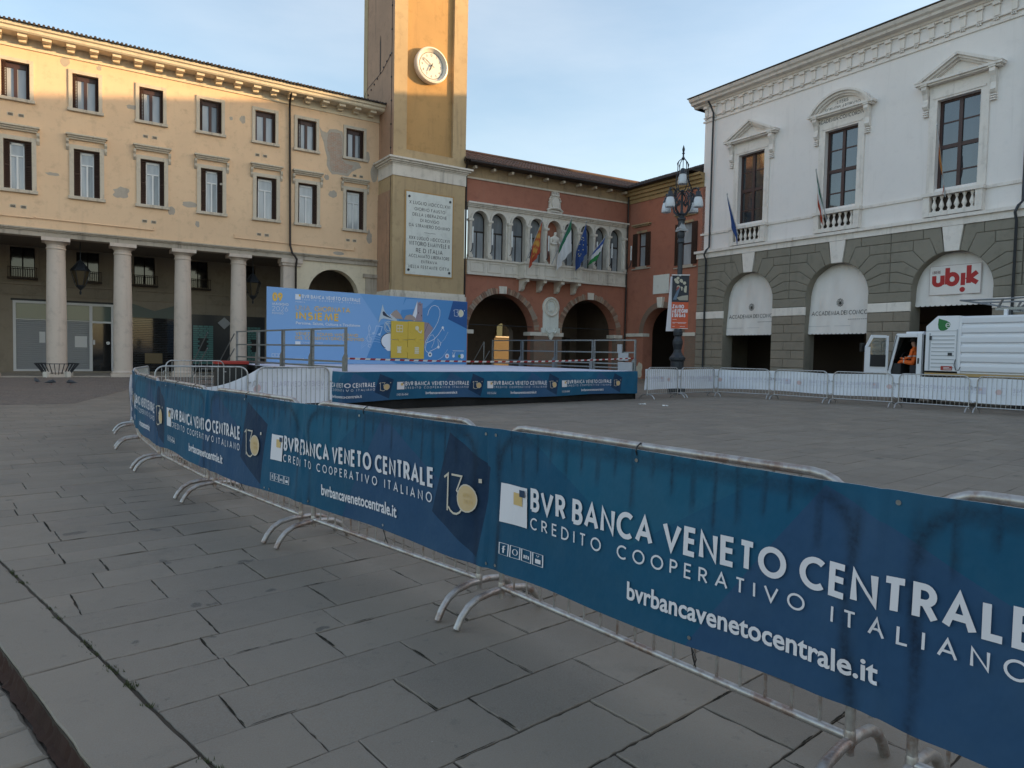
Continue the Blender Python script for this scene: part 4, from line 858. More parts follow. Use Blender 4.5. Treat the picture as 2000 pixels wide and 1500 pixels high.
# belt course, string, balustrades, windows
m = MB(); m.box(S0-.08, -.12, 7.05, S1, 0, 7.33); m.box(S0-.16, -.24, 7.33, S1, 0, 7.47); obj('belt_course', m, M['r_trim'], A)
m = MB(); m.box(6.06, -.06, 8.34, S1, 0, 8.46)
obj('sill_course', m, M['r_trim'], A)
bal = MB(); bal.lathe([(.07, 7.68), (.07, 7.74), (.045, 7.76), (.05, 7.80), (.10, 7.90), (.09, 7.96), (.04, 8.12), (.035, 8.18), (.06, 8.21), (.055, 8.24), (.075, 8.26), (.075, 8.32)], 12, c=(0, -.14, 0)); balm = bal.mesh('baluster', M['r_trim'], True)
def bigwin(x, seg, depth3=True):
    wd = obj('window', (lambda m: (m.box(-1.12, -.07, 8.46, -.81, 0, 12.28), m.box(.81, -.07, 8.46, 1.12, 0, 12.28), m.box(-1.12, -.07, 12.28, 1.12, 0, 12.60), m.box(-1.0, -.10, 12.36, 1.0, -.07, 12.44), m.box(-1.22, -.04, 12.60, 1.22, 0, 13.0), m)[-1])(MB()), M['r_trim'], A, (x, 0, 0))
    c_ = MB(); Wd = 1.62; zb = 13.0
    if seg:
        c_.box(-Wd, -.38, zb, Wd, 0, zb+.10); c_.box(-Wd+.08, -.30, zb-.07, Wd-.08, 0, zb)
        Rr_ = 1.78; cz = zb+.10-(Rr_-.86); a0 = math.degrees(math.acos(1.62/Rr_)) if True else 0
        a0 = math.degrees(math.asin((zb+.10-cz)/Rr_)); N_ = 22
        def seg_ring(r0, r1, y0):
            for i in range(N_):
                a = R(a0+(180-2*a0)*i/N_); b_ = R(a0+(180-2*a0)*(i+1)/N_)
                c_.prism([(-r0*math.cos(a), cz+r0*math.sin(a)), (-r1*math.cos(a), cz+r1*math.sin(a)), (-r1*math.cos(b_), cz+r1*math.sin(b_)), (-r0*math.cos(b_), cz+r0*math.sin(b_))][::-1], y0, 0)
        seg_ring(Rr_-.10, Rr_+.0, -.40); seg_ring(Rr_-.20, Rr_-.10, -.30); seg_ring(Rr_-.28, Rr_-.20, -.20)
        a1_ = R(a0); c_.prism([(-1.5, zb+.10), (1.5, zb+.10), (1.2, zb+.45), (.8, zb+.62), (0, zb+.72), (-.8, zb+.62), (-1.2, zb+.45)], -.06, 0)
    else:
        c_.box(-Wd, -.38, zb, Wd, 0, zb+.10); c_.box(-Wd+.08, -.30, zb-.07, Wd-.08, 0, zb)
        ap = zb+.95
        for t0, t1, y0 in ((0, .10, -.40), (.10, .19, -.30), (.19, .26, -.18)):
            for sg in (-1, 1):
                q = [(sg*(Wd+.02), zb+.10-t0*.0), (0, ap-t0*1.1), (0, ap-t1*1.1), (sg*(Wd-.02-t1*2.2), zb+.10)]
                q[0] = (sg*(Wd+.02-t0*2.2), zb+.10)
                if sg < 0: q = q[::-1]
                ar = sum(q[i-1][0]*q[i][1]-q[i][0]*q[i-1][1] for i in range(4))
                c_.prism(q if ar > 0 else q[::-1], y0, 0)
        c_.prism([(-1.3, zb+.10), (1.3, zb+.10), (0, zb+.72)], -.05, 0)
    obj('pediment', c_, M['r_trim'], wd)
    for sg in (-1, 1):
        m = MB(); m.xprism([(0, 12.93), (-.32, 12.93), (-.33, 12.78), (-.22, 12.62), (-.14, 12.40), (-.16, 12.22), (-.20, 12.12), (-.12, 12.02), (-.04, 12.0), (0, 12.0)], sg*1.26-.10, sg*1.26+.10); m.box(sg*1.26-.13, -.36, 12.93, sg*1.26+.13, 0, 13.0)
        for k in range(3): m.box(sg*1.26-.10, -.13, 11.72+k*.09, sg*1.26+.10+.0, -.0, 11.77+k*.09)
        obj('console', m, M['r_trim'], wd)
    f_ = MB(); y0, y1 = .20, .28
    f_.box(-.81, y0, 8.46, -.70, y1, 12.28); f_.box(.70, y0, 8.46, .81, y1, 12.28); f_.box(-.70, y0, 12.18, .70, y1, 12.28); f_.box(-.07, y0-.02, 8.46, .07, y1-.004, 12.18); f_.box(-.70, y0-.01, 10.30, .70, y1-.002, 10.46)
    for z in (9.35, 11.36): f_.box(-.70, y0+.02, z-.03, .70, y1-.01, z+.03)
    obj('frame', f_, M['redwood'], wd)
    for a, b_ in ((-.70, -.07), (.07, .70)):
        for z0, z1 in ((8.46, 9.32), (9.38, 10.30), (10.46, 11.33), (11.39, 12.18)):
            p = MB(); p.box(a, .24, z0, b_, .25, z1); obj('pane', p, M['pane_refl'], wd)
    # balustrade
    p = MB(); p.box(-1.12, -.28, 7.50, -.86, 0, 8.33); p.box(.86, -.28, 7.50, 1.12, 0, 8.33); p.box(-.86, -.26, 7.50, .86, 0, 7.68); p.box(-1.18, -.34, 8.33, 1.18, .0, 8.47); b0 = obj('balustrade', p, M['r_trim'], wd)
    p = MB(); p.box(-.86, -.02, 7.68, .86, .0, 8.33); obj('dark_back', p, M['interior_dark'], b0) if False else obj('dark_recess', p, M['interior_dark'], wd)
    return wd
M['pane_refl'] = glassy('reflecting_window_pane', (.035, .045, .055), (.02, .025, .03), .03, 1.2)
WINS = []
for i, x in enumerate(WC[:4]):
    wd = bigwin(x, i == 1); WINS.append(wd)
    for k in range(6): obj('baluster', balm, None, wd, (-.715+k*.286, 0, 0))
m = MB(); f = plane_f(-.064, 14.38)
put(m, f, 'LITERIS', 0, 13.42, .15, .13, sp=.2, align='c', serif=True); put(m, f, 'SCIENTIIS ARTIBVSQ', 0, 13.18, .15, .13, sp=.2, align='c', serif=True)
f = plane_f(-.045, 14.38); put(m, f, 'ACADEMIA·CONCORDIVM', 0, 12.68, .18, .13, sp=.2, align='c', serif=True, xs=.86)
obj('inscription', m, M['engrave'], A)
# entablature, and unseen roof with ridge and gable shaped to cast shade
m = MB(); m.box(6.02, -.06, 14.62, S1, 0, 14.72); m.box(6.06, -.10, 14.86, S1, 0, 14.90); m.box(6.04, -.08, 15.48, S1, 0, 15.56); obj('architrave', m, M['r_trim'], A)
m = MB(); m.xprism([(-.02, 15.55), (-.14, 15.57), (-.18, 15.66), (-.42, 15.70), (-.46, 15.80), (-.58, 15.86), (-.66, 15.99), (-.62, 16.03), (1, 16.03), (1, 15.55)], S0-.55, S1); m.xprism([(-.02, 15.55), (13, 15.55), (13, 16.03), (-.02, 16.03)], S0-.55, S0-.2); obj('cornice', m, M['r_trim'], A)
tg = MB(); tg.box(-.10, -.07, 14.95, .10, 0, 15.40); tg.box(-.13, -.16, 15.36, .13, 0, 15.50)
for k in range(3): tg.box(-.09+k*.065, -.09, 14.78, -.05+k*.065, -.0, 14.85)
tgm = tg.mesh('triglyph', M['r_trim'])
x = 6.22
while x < 25: obj('triglyph', tgm, None, A, (x, 0, 0)); x += .60
m = MB(); m.quad((S0-.6, -.68, 16.05), (S1, -.68, 16.05), (S1, 9.6, 19.57), (S0-.6, 9.6, 19.57)); m.quad((S1, 20, 16.05), (S0-.6, 20, 16.05), (S0-.6, 9.6, 19.57), (S1, 9.6, 19.57)); m.box(S0-.62, -.70, 16.03, S1, -.62, 16.07)
m.add([(S0, -.02, 16.03), (S0, 9.6, 19.5), (S0, 20, 16.03)], [(0, 1, 2)]); m.quad((S0, 20, 0), (S0, 14, 0), (S0, 14, 16.03), (S0, 20, 16.03)); m.quad((S1, 20, 0), (S0, 20, 0), (S0, 20, 16.03), (S1, 20, 16.03)); m.add([(S1, -.6, 16.03), (S1, 20, 16.03), (S1, 9.6, 19.57)], [(0, 1, 2)]); m.quad((S1, 14, 0), (S1, 20, 0), (S1, 20, 16.03), (S1, 14, 16.03))
obj('roof', m, M['tile_dark'], A)
for px_ in (6.72, 21.78):
    m = MB(); m.tube([(px_, -.5, 15.6), (px_+.05, -.3, 15.3), (px_+.08, -.14, 15.0), (px_+.08, -.14, 7.62), (px_, -.3, 7.45), (px_-.08, -.34, 7.2), (px_-.08, -.18, 6.9), (px_-.08, -.18, .1)], .05, 8)
    obj('drainpipe', m, M['iron'], A, smooth=True)
# inside of the arcade
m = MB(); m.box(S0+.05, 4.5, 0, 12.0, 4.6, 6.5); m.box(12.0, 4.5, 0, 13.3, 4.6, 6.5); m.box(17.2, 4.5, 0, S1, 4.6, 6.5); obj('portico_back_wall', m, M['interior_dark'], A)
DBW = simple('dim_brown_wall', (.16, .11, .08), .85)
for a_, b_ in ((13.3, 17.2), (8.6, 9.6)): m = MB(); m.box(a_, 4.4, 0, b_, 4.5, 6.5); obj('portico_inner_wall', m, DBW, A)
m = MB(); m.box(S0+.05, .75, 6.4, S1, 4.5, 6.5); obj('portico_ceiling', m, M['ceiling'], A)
m = MB(); m.box(14.55, 4.30, 1.0, 15.6, 4.38, 2.75); nb = obj('notice_board', m, M['black'], A); m = MB(); m.box(14.65, 4.28, 1.1, 15.5, 4.299, 2.5); obj('poster', m, simple('pinkish_poster', (.30, .22, .20), .7), nb)
m = MB(); m.box(13.9, 4.3, 0, 14.05, 4.39, 3.4); m.box(16.6, 4.3, 0, 16.75, 4.39, 3.4); m.box(14.05, 4.3, 3.3, 16.6, 4.39, 3.4) ; obj('door_frame', m, simple('dim_brown_frame', (.09, .06, .045), .7), A)
# awnings
def fabric(name, col, col2, back=None):
    m, nt, b = newmat(name); c = mix(nt, ramp(nt, noise(nt, .7, 5, .6), .4, .65), col, col2)
    c = mix(nt, ramp(nt, noise(nt, 1.2, 4, .6, sc3=(1, 1, .5)), .58, .8, (0, 0, 0), (.5, .5, .5)), c, tuple(x*.72 for x in col))
    nt.links.new(c, b.inputs['Base Color']); b.inputs['Roughness'].default_value = .8; b.inputs['Specular IOR Level'].default_value = .2
    bump(nt, b, noise(nt, 1.1, 3, .5, sc3=(1.6, 1, .6)), .6, .08); return m
M['canvas'] = fabric('white_canvas', (.80, .755, .72), (.74, .70, .67))
def awn_f(cx, bot):
    def f(x, z, d): # gentle folds; hangs inside the arch, leaning out slightly at the foot
        t = (6.05-z)/3.3
        return (cx+x, .42-.16*t+.018*math.sin(x*5+z*2.1)+.012*math.sin(x*11-z*1.3)-d, z)
    return f
for i, (cx, bot) in enumerate(((9.42, 2.80), (14.42, 2.80), (19.42, 3.92))):
    f = awn_f(cx, bot); m = MB(); NX, NZ = 44, 40; top = 6.04; ids = {}
    def hw_(z): return 1.545 if z <= 4.5 else math.sqrt(max(0, 1.545**2-(z-4.5)**2))
    rows = [bot+(top-bot)*k/NZ for k in range(NZ+1)]
    for k in range(NZ):
        for j in range(NX):
            u0, u1 = -1+2*j/NX, -1+2*(j+1)/NX; za, zb_ = rows[k], rows[k+1]
            m.add([f(u0*hw_(za), za, 0), f(u1*hw_(za), za, 0), f(u1*hw_(zb_), zb_, 0), f(u0*hw_(zb_), zb_, 0)], [(0, 1, 2, 3)])
    nsc = 15
    for j in range(nsc):
        xa, xb = -1.545+3.09*j/nsc, -1.545+3.09*(j+1)/nsc; xm = (xa+xb)/2; rr = (xb-xa)/2
        pts = [(xa, bot)]+[(xm-rr*math.cos(R(a)), bot-.045-.05*math.sin(R(a))) for a in (0, 30, 60, 90, 120, 150, 180)]+[(xb, bot)]
        m.add([f(x, z, .004) for x, z in pts], [tuple(range(len(pts)))])
    aw = obj('awning', m, M['canvas'], A, smooth=True)
    t = MB()
    if i < 2:
        txt = 'ACCADEMIA DEI CONCO' if i == 0 else 'ACCADEMIA DEI CONCOR'
        put(t, f, txt, -1.42, 3.62, .20, .12, sp=.17, xs=(2.93/(twidth(txt, .17, .3)*.20)), space=.3, d=.012, serif=True)
        t2 = 'CHIESA DI SANT AGOSTINO'
        ex, ez = .0, 4.20
        for r_ in (.09,): stroke(t, f, circ(ex, ez, r_, 16, .12)+[(ex+r_, ez)], .022, .01)
        for k in range(10):
            a = R(36*k); stroke(t, f, [(ex+.11*math.cos(a), ez+.14*math.sin(a)), (ex+.17*math.cos(a+.35), ez+.19*math.sin(a+.35)), (ex+.15*math.cos(a+.7), ez+.16*math.sin(a+.7))], .022, .010)
        fillpoly(t, f, [(ex-.06, ez-.06), (ex, ez-.10), (ex+.06, ez-.06), (ex+.05, ez+.06), (ex-.05, ez+.06)], .011)
        for k in range(11): stroke(t, f, [(.45+k*.088, 3.40), (.45+k*.088+.06, 3.40)], .022, .010)
        obj('lettering', t, M['engrave'], aw)
        t = MB(); stroke(t, f, [(-1.53, bot+.30), (-.5, bot+.30), (.5, bot+.30), (1.53, bot+.30)], .012, .010); obj('hem_seam', t, M['shade_grey'], aw)
    else:
        fr = MB(); fr.prism([(cx-1.0, 4.28), (cx+.98, 4.28), (cx+.98, 5.50), (cx-1.0, 5.50)], .285, .30); sg = obj('sign_panel', fr, M['canvas'], aw)
        f2 = plane_f(.283, cx); t = MB()
        for z in (4.29, 5.49): stroke(t, f2, [(-.99, z), (.97, z)], .012)
        for x in (-.985, .965): stroke(t, f2, [(x, 4.3), (x, 5.48)], .012, .0004)
        put(t, f2, 'LIBRERIE', -.88, 5.17, .13, .10, sp=.16, xs=.62, d=.002)
        obj('small_lettering', t, simple('grey_red_print', (.25, .12, .11), .7), aw)
        t = MB(); rd = .16
        put(t, f2, 'u', -.88, 4.62, .82, .21, d=.003, xs=.90); put(t, f2, 'b', -.37, 4.62, .86, .21, d=.003, xs=.88)
        stroke(t, f2, [(.31, 4.64), (.31, 5.14)], .17, .003); fillpoly(t, f2, circ(.30, 4.47, .105, 20), .003)
        put(t, f2, 'k', .44, 4.62, .90, .20, d=.003, xs=.85)
        obj('red_lettering', t, simple('red_print', (.42, .02, .02), .6), aw)
# unseen palace added beyond the right frame edge to shade the near ground
NB = thing('shading_palace', 'long plain plastered palace added unseen beyond the white palace to shade the ground', 'building', CC, W_RZ); NB.scale = (BS, BS, BS)
m = MB(); band(m, 36, 100, 0, 5, [(x-1.3, x+1.3, 0, 3, 'a') for x in range(39, 98, 5)], y=1.0, dep=.5); band(m, 36, 100, 5, 17, [(x-.7, x+.7, 7, 10, 'r') for x in range(39, 98, 5)], y=1.0, dep=.3); m.box(36, 1.8, 0, 100, 18, 16.9); obj('wall', m, M['r_plaster'], NB)
m = MB(); m.box(35.6, .3, 17, 100.4, 18.6, 17.4); m.add([(35.6, .3, 17.4), (100.4, .3, 17.4), (100.4, 18.6, 17.4), (35.6, 18.6, 17.4), (38, 9.5, 20.5), (98, 9.5, 20.5)], [(0, 1, 5, 4), (1, 2, 5), (2, 3, 4, 5), (3, 0, 4)]); obj('roof', m, M['tile_dark'], NB)
# ================================================================== GROUND
def stone_mat(name, col, col2, dark, warm=(.15, .12, .10)):
    m, nt, b = newmat(name)
    at = nt.nodes.new('ShaderNodeAttribute'); at.attribute_name = 'tone'
    c = mix(nt, ramp(nt, noise(nt, .55, 6, .65, 'geo'), .35, .68), col, col2)
    c = mix(nt, ramp(nt, noise(nt, .9, 5, .6, 'geo'), .5, .8, (0, 0, 0), (.45,)*3), c, warm)
    tr = nt.nodes.new('ShaderNodeMapRange'); tr.inputs[3].default_value = .84; tr.inputs[4].default_value = 1.14; nt.links.new(at.outputs['Fac'], tr.inputs[0])
    c = mix(nt, 1.0, c, tr.outputs[0], 'MULTIPLY')
    c = mix(nt, ramp(nt, noise(nt, 11, 5, .65, 'geo'), .60, .72, (0, 0, 0), (.5,)*3), c, dark)
    c = mix(nt, ramp(nt, noise(nt, 3.6, 3, .5, 'geo'), .685, .705, (0, 0, 0), (.75,)*3), c, tuple(x*.45 for x in dark))
    c = mix(nt, ramp(nt, noise(nt, 1.7, 7, .72, 'geo'), .56, .74, (0, 0, 0), (.6,)*3), c, tuple(x*1.15 for x in dark))
    c = mix(nt, ramp(nt, noise(nt, 1.1, 7, .7, 'geo', sc3=(1, 1.3, 1)), .60, .78, (0, 0, 0), (.35,)*3), c, (.27, .23, .19))
    c = mix(nt, ramp(nt, noise(nt, 160, 3, .7, 'geo'), .35, .75), c, mix(nt, .6, c, (.26, .25, .23)))
    c = mix(nt, ramp(nt, noise(nt, 38, 2, .5, 'geo'), .76, .80, (0, 0, 0), (.6,)*3), c, (.42, .40, .37))
    nt.links.new(c, b.inputs['Base Color'])
    nt.links.new(ramp(nt, noise(nt, 1.4, 6, .7, 'geo'), .3, .75, (.48,)*3, (.75,)*3), b.inputs['Roughness']); b.inputs['Specular IOR Level'].default_value = .22
    bump(nt, b, noise(nt, 70, 6, .75, 'geo'), .45, .004); return m
M['slab'] = stone_mat('grey_paving_stone', (.235, .187, .140), (.200, .160, .122), (.100, .080, .060))
M['cobble'] = stone_mat('reddish_sett_paving', (.175, .125, .095), (.14, .10, .08), (.04, .033, .03))
M['dirt'] = plaster('joint_dirt', (.10, .080, .060), (.022, .018, .014), stain=(.02, .018, .012), amt=.6, rough=1)
M['kerb_dirt'] = plaster('rusty_kerb_dirt', (.060, .030, .022), (.030, .017, .013), stain=(.012, .009, .008), amt=.8, rough=1, fine=90)
m = MB(); m.quad((-2500, -2500, -.11), (2500, -2500, -.11), (2500, 2500, -.11), (-2500, 2500, -.11)); obj('ground', m, M['cobble'], kind='structure')
KN = Vector((.6820, .7314)); KD = Vector((.7314, -.6820))      # kerb: normal into the square, direction
# pavement bed (joint dirt) bounded by the kerb line
def kp(a, off): return (KN.x*off+KD.x*a, KN.y*off+KD.y*a)
m = MB(); q = [kp(-9.5, .756), kp(60, .756), kp(60, 110), kp(-90, 110), kp(-90, 4), kp(-9.5, 4)]
m.add([(x, y, -.009) for x, y in q]+[(x, y, -.11) for x, y in q], [tuple(range(6))]+[(i+6, (i+1) % 6+6, (i+1) % 6, i) for i in range(6)]); obj('pavement', m, M['dirt'], kind='structure')
PAV = [o for o in sc.objects if o.name == 'pavement'][0]
def clip(poly_, n, d):      # keep n.p > d
    out = []
    for i, p in enumerate(poly_):
        q_ = poly_[(i+1) % len(poly_)]; a = n.dot(Vector(p))-d; b_ = n.dot(Vector(q_))-d
        if a >= 0: out.append(p)
        if (a >= 0) != (b_ >= 0): t = a/(a-b_); out.append((p[0]+(q_[0]-p[0])*t, p[1]+(q_[1]-p[1])*t))
    return out
rnd = random.Random(21)
RD = Vector((.7604, .6494)); RN = Vector((-.6494, .7604))
def slab_mesh(mb, pts, top, th=.05, b_=.0025, tilt=0):
    n = len(pts)
    if n < 3: return
    cx = sum(p[0] for p in pts)/n; cy = sum(p[1] for p in pts)/n
    ins = [(p[0]+(cx-p[0])*b_/max(.02, math.hypot(cx-p[0], cy-p[1]))*1.6, p[1]+(cy-p[1])*b_/max(.02, math.hypot(cx-p[0], cy-p[1]))*1.6) for p in pts]
    tx, ty = rnd.uniform(-tilt, tilt), rnd.uniform(-tilt, tilt)
    Z = lambda p: top+(p[0]-cx)*tx+(p[1]-cy)*ty
    vs = [(p[0], p[1], Z(p)) for p in ins]+[(p[0], p[1], Z(p)-b_) for p in pts]+[(p[0], p[1], -th) for p in pts]
    fs = [tuple(range(n))]+[(i+n, (i+1) % n+n, (i+1) % n, i) for i in range(n)]+[(i+2*n, (i+1) % n+2*n, (i+1) % n+n, i+n) for i in range(n)]
    o = len(mb.f); mb.add(vs, fs)
    if mb.tone is None: mb.tone = []
    t = rnd.betavariate(2, 2); mb.tone += [t]*(len(mb.f)-o)
def rough_edges(pts, amp, step=.12):
    out = []
    for i, p in enumerate(pts):
        q_ = pts[(i+1) % len(pts)]; L = math.hypot(q_[0]-p[0], q_[1]-p[1]); k = max(1, int(L/step))
        nx, ny = -(q_[1]-p[1])/max(L, 1e-6), (q_[0]-p[0])/max(L, 1e-6)
        for j in range(k):
            t = j/k; a = rnd.uniform(-.25, 1)*amp if j else amp*.4
            out.append((p[0]+(q_[0]-p[0])*t+nx*a, p[1]+(q_[1]-p[1])*t+ny*a))
    return out
allslabs = []
v = -40.0
while v < 62:
    hgt = rnd.choice((.30, .34, .34, .36, .42)); u = -60+rnd.uniform(0, .6)
    while u < 62:
        L_ = rnd.uniform(.42, .92); g2 = .0018 if rnd.random() < .6 else rnd.choice((.003, .0045))
        c0 = RD*(u+L_/2)+RN*(v+hgt/2)
        if KN.dot(c0) > .8 and c0.y > -6 and c0.length < 58 and abs(c0.x) < 6+.95*max(c0.y, 4) and c0.y < 48:
            allslabs.append((c0.length, u, v, L_, hgt, g2, c0))
        u += L_
    v += hgt
def inside_building(p):
    s = Vector((p.x-PL_LOC[0], p.y-PL_LOC[1])); lx = s.x*math.cos(PL_RZ)+s.y*math.sin(PL_RZ); ly = -s.x*math.sin(PL_RZ)+s.y*math.cos(PL_RZ)
    if ly > .3: return not (lx > 17.5 and ly < 12)
    if ly > -9.6 and lx < 11: return True          # sett-paved strip in front of the yellow palazzo
    if lx < -.85 and ly > -10-(-.85-lx)*3.3 and ly > -16.1: return True
    s = Vector((p.x-CC[0], p.y-CC[1])); lx = s.x*math.cos(W_RZ)+s.y*math.sin(W_RZ); ly = -s.x*math.sin(W_RZ)+s.y*math.cos(W_RZ)
    return ly > .6
allslabs.sort(key=lambda t: t[0])
def infrustum(p):
    return p.y > 1.6 and abs(p.x) < .80*p.y+.3
far = MB(); nsing = 0; GRIT = MB()
for d_, u, v, L_, hgt, g2, c0 in allslabs:
    if inside_building(c0): continue
    cs = [(u+g2, v+g2), (u+L_-g2, v+g2), (u+L_-g2, v+hgt-g2), (u+g2, v+hgt-g2)]
    pts = [tuple(RD*a+RN*b_) for a, b_ in cs]; pts = clip(pts, KN, 1.072)
    if len(pts) < 3: continue
    near = d_ < 9
    if near: pts = rough_edges(pts, .003 if rnd.random() < .7 else .007, .035)
    if infrustum(c0) and d_ < 8:
        for _ in range(rnd.choice((0, 1, 1, 2, 3))):
            i_ = rnd.randrange(4); P0 = RD*cs[i_][0]+RN*cs[i_][1]; P1 = RD*cs[(i_+1) % 4][0]+RN*cs[(i_+1) % 4][1]
            if KN.dot(P0) < 1.1 or KN.dot(P1) < 1.1: continue
            L2 = (P1-P0).length; t0 = rnd.random()*.8; ln = rnd.uniform(.04, .28)/L2; dv = (P1-P0)/L2; nv_ = Vector((-dv.y, dv.x)); w0 = rnd.uniform(.002, .0055); n_ = 9; up_ = []; dn_ = []
            for k_ in range(n_+1):
                t_ = min(1, t0+ln*k_/n_); c_ = P0+(P1-P0)*t_; e_ = math.sin(math.pi*k_/n_)**.5*w0
                up_.append(c_+nv_*e_*rnd.uniform(.4, 1.3)); dn_.append(c_-nv_*e_*rnd.uniform(.4, 1.6))
            GRIT.add([(p_.x, p_.y, .0032) for p_ in dn_+up_[::-1]], [(k_, k_+1, 2*n_-k_, 2*n_+1-k_) for k_ in range(n_)])
    if infrustum(c0) and nsing < 285:
        mm = MB(); slab_mesh(mm, pts, rnd.uniform(-.0025, .002), tilt=.003); obj('paving_slab', mm, M['slab'], PAV); nsing += 1
    else: slab_mesh(far, pts, rnd.uniform(-.003, .002), tilt=.003)
obj('joint_grit', GRIT, plaster('dark_joint_grit', (.030, .026, .018), (.018, .015, .010), stain=(.03, .035, .012), amt=.5, rough=1, fine=120), PAV, kind='stuff')
obj('far_paving_slabs', far, M['slab'], PAV, kind='stuff')
u = -9.4
while u < 9:      # border course along the kerb
    L_ = rnd.uniform(.75, 1.5); pts = [kp(u+.004, .758), kp(u+L_-.004, .758), kp(u+L_-.004, 1.058), kp(u+.004, 1.058)]
    pts = rough_edges(pts, .006, .1); mm = MB(); slab_mesh(mm, pts, 0, th=.08, b_=.004); obj('kerb_slab', mm, M['slab'], PAV); u += L_
m = MB(); q = []; u = -9.5
while u < 9: q.append((u, rnd.uniform(.742, .755), -.03-rnd.uniform(0, .03), rnd.uniform(.732, .746), rnd.uniform(.705, .722))); u += .03
for (a, f0, h0, e0, k0), (b_, f1, h1, e1, k1) in zip(q, q[1:]):
    m.add([(*kp(a, .7575), -.012), (*kp(b_, .7575), -.012), (*kp(b_, f1), h1), (*kp(a, f0), h0), (*kp(a, e0), -.075), (*kp(b_, e1), -.075), (*kp(a, k0), -.0865), (*kp(b_, k1), -.0865)], [(0, 3, 2, 1), (3, 4, 5, 2), (4, 6, 7, 5)])
obj('kerb_face', m, M['kerb_dirt'], PAV, smooth=True)
# street slabs below the kerb
u = -6.0; ST = MB()
while u < 3:
    L_ = rnd.uniform(.28, .5)
    v2 = 0.726
    while v2 > -.9:
        W_ = rnd.uniform(.4, .6); pts = [kp(u+.008, v2-W_), kp(u+L_-.008, v2-W_), kp(u+L_-.008, v2-.008), kp(u+.008, v2-.008)]
        pts = rough_edges(pts, .006, .07); mm = MB(); slab_mesh(mm, pts, -.088, th=.12, b_=.012, tilt=.01); obj('street_slab', mm, M['slab'], PAV); v2 -= W_
    u += L_
# sett-paved strip before the yellow palazzo
m = MB(); rr = random.Random(4); m.tone = []
def LP(x, y, z=0): return w_of(x, y, z)
strip = [(-20, .1), (12.4, .1), (12.4, -10.0), (-.45, -10.0), (-2.2, -16.4), (-20, -16.6)]
m.add([LP(x, y, .004) for x, y in strip], [tuple(reversed(range(6)))]); m.tone += [.4]
m.add([LP(x, y, .004) for x, y in strip[2:6]]+[LP(x, y, -.10) for x, y in strip[2:6]], [(0, 1, 5, 4), (1, 2, 6, 5), (2, 3, 7, 6)]); m.tone += [.3]*3
obj('sett_strip', m, M['cobble'], kind='structure')
m = MB(); m.tone = []
def in_strip(x, y): return (-9.95 < y < .05 and -20 < x < 12.3) or (-16.5 < y <= -9.95 and x < -.5+(y+10.0)*.27)
y = -16.5
while y < .05:
    x = -6.8; x += rr.uniform(0, .1)
    while x < 12.3:
        if in_strip(x, y) and in_strip(x+.09, y+.09):
            h_ = .012+rr.uniform(0, .006); a, b_ = .088+rr.uniform(-.006, .004), .086
            vs = [LP(x, y, .003), LP(x+a, y, .003), LP(x+a, y+b_, .003), LP(x, y+b_, .003), LP(x+.01, y+.01, h_), LP(x+a-.01, y+.01, h_), LP(x+a-.01, y+b_-.01, h_), LP(x+.01, y+b_-.01, h_)]
            m.add(vs, [(4, 5, 6, 7), (0, 1, 5, 4), (1, 2, 6, 5), (3, 0, 4, 7)]); t = rr.random(); m.tone += [t]*4
        x += .10
    y += .10
obj('setts', m, M['cobble'], kind='stuff')
# weeds in joints, dropped bits
m = MB(); rw = random.Random(9)
def weed(x, y, n, s):
    for _ in range(n):
        a = rw.uniform(0, 6.28); r_ = rw.uniform(0, s); px, py = x+r_*math.cos(a)*1.6, y+r_*math.sin(a)*.5; h_ = rw.uniform(.006, .018); b_ = rw.uniform(0, 6.28)
        m.add([(px-.004*math.cos(b_), py-.004*math.sin(b_), -.008), (px+.004*math.cos(b_), py+.004*math.sin(b_), -.008), (px+rw.uniform(-.01, .01), py+rw.uniform(-.01, .01), h_)], [(0, 1, 2)])
for k in range(46):
    a = rw.uniform(-5.5, 1.2); x, y = kp(a, 1.065); weed(x, y, 14, .03)
for x, y in ((1.10, 2.33), (1.14, 2.30)): weed(x, y, 90, .03)
WM = simple('moss_and_weeds', (.055, .065, .025), .9); o = obj('weeds', m, WM, PAV, kind='stuff')
GO = {}
def Gp(x, y): return (x, y, 0)
lit = [((4.0, 21.2), .22, .07, .35, 'long crumpled white paper scrap on the paving in front of the stage corner'), ((4.6, 20.7), .16, .12, -.2, 'small crumpled white paper ball on the paving, right of the long scrap')]
for (x, y), a, b_, rz_, lb in lit:
    m = MB(); n = 7
    vs = [(a*(i/n-.5)+rw.uniform(-.01, .01), b_*(j/n-.5)+rw.uniform(-.01, .01), .006+rw.uniform(0, .05)) for j in range(n+1) for i in range(n+1)]
    m.add(vs, [(j*(n+1)+i, j*(n+1)+i+1, (j+1)*(n+1)+i+1, (j+1)*(n+1)+i) for j in range(n) for i in range(n)]); tag(obj('paper_scrap', m, M['white_paint'], None, (x, y, 0), rz_), lb, 'litter')
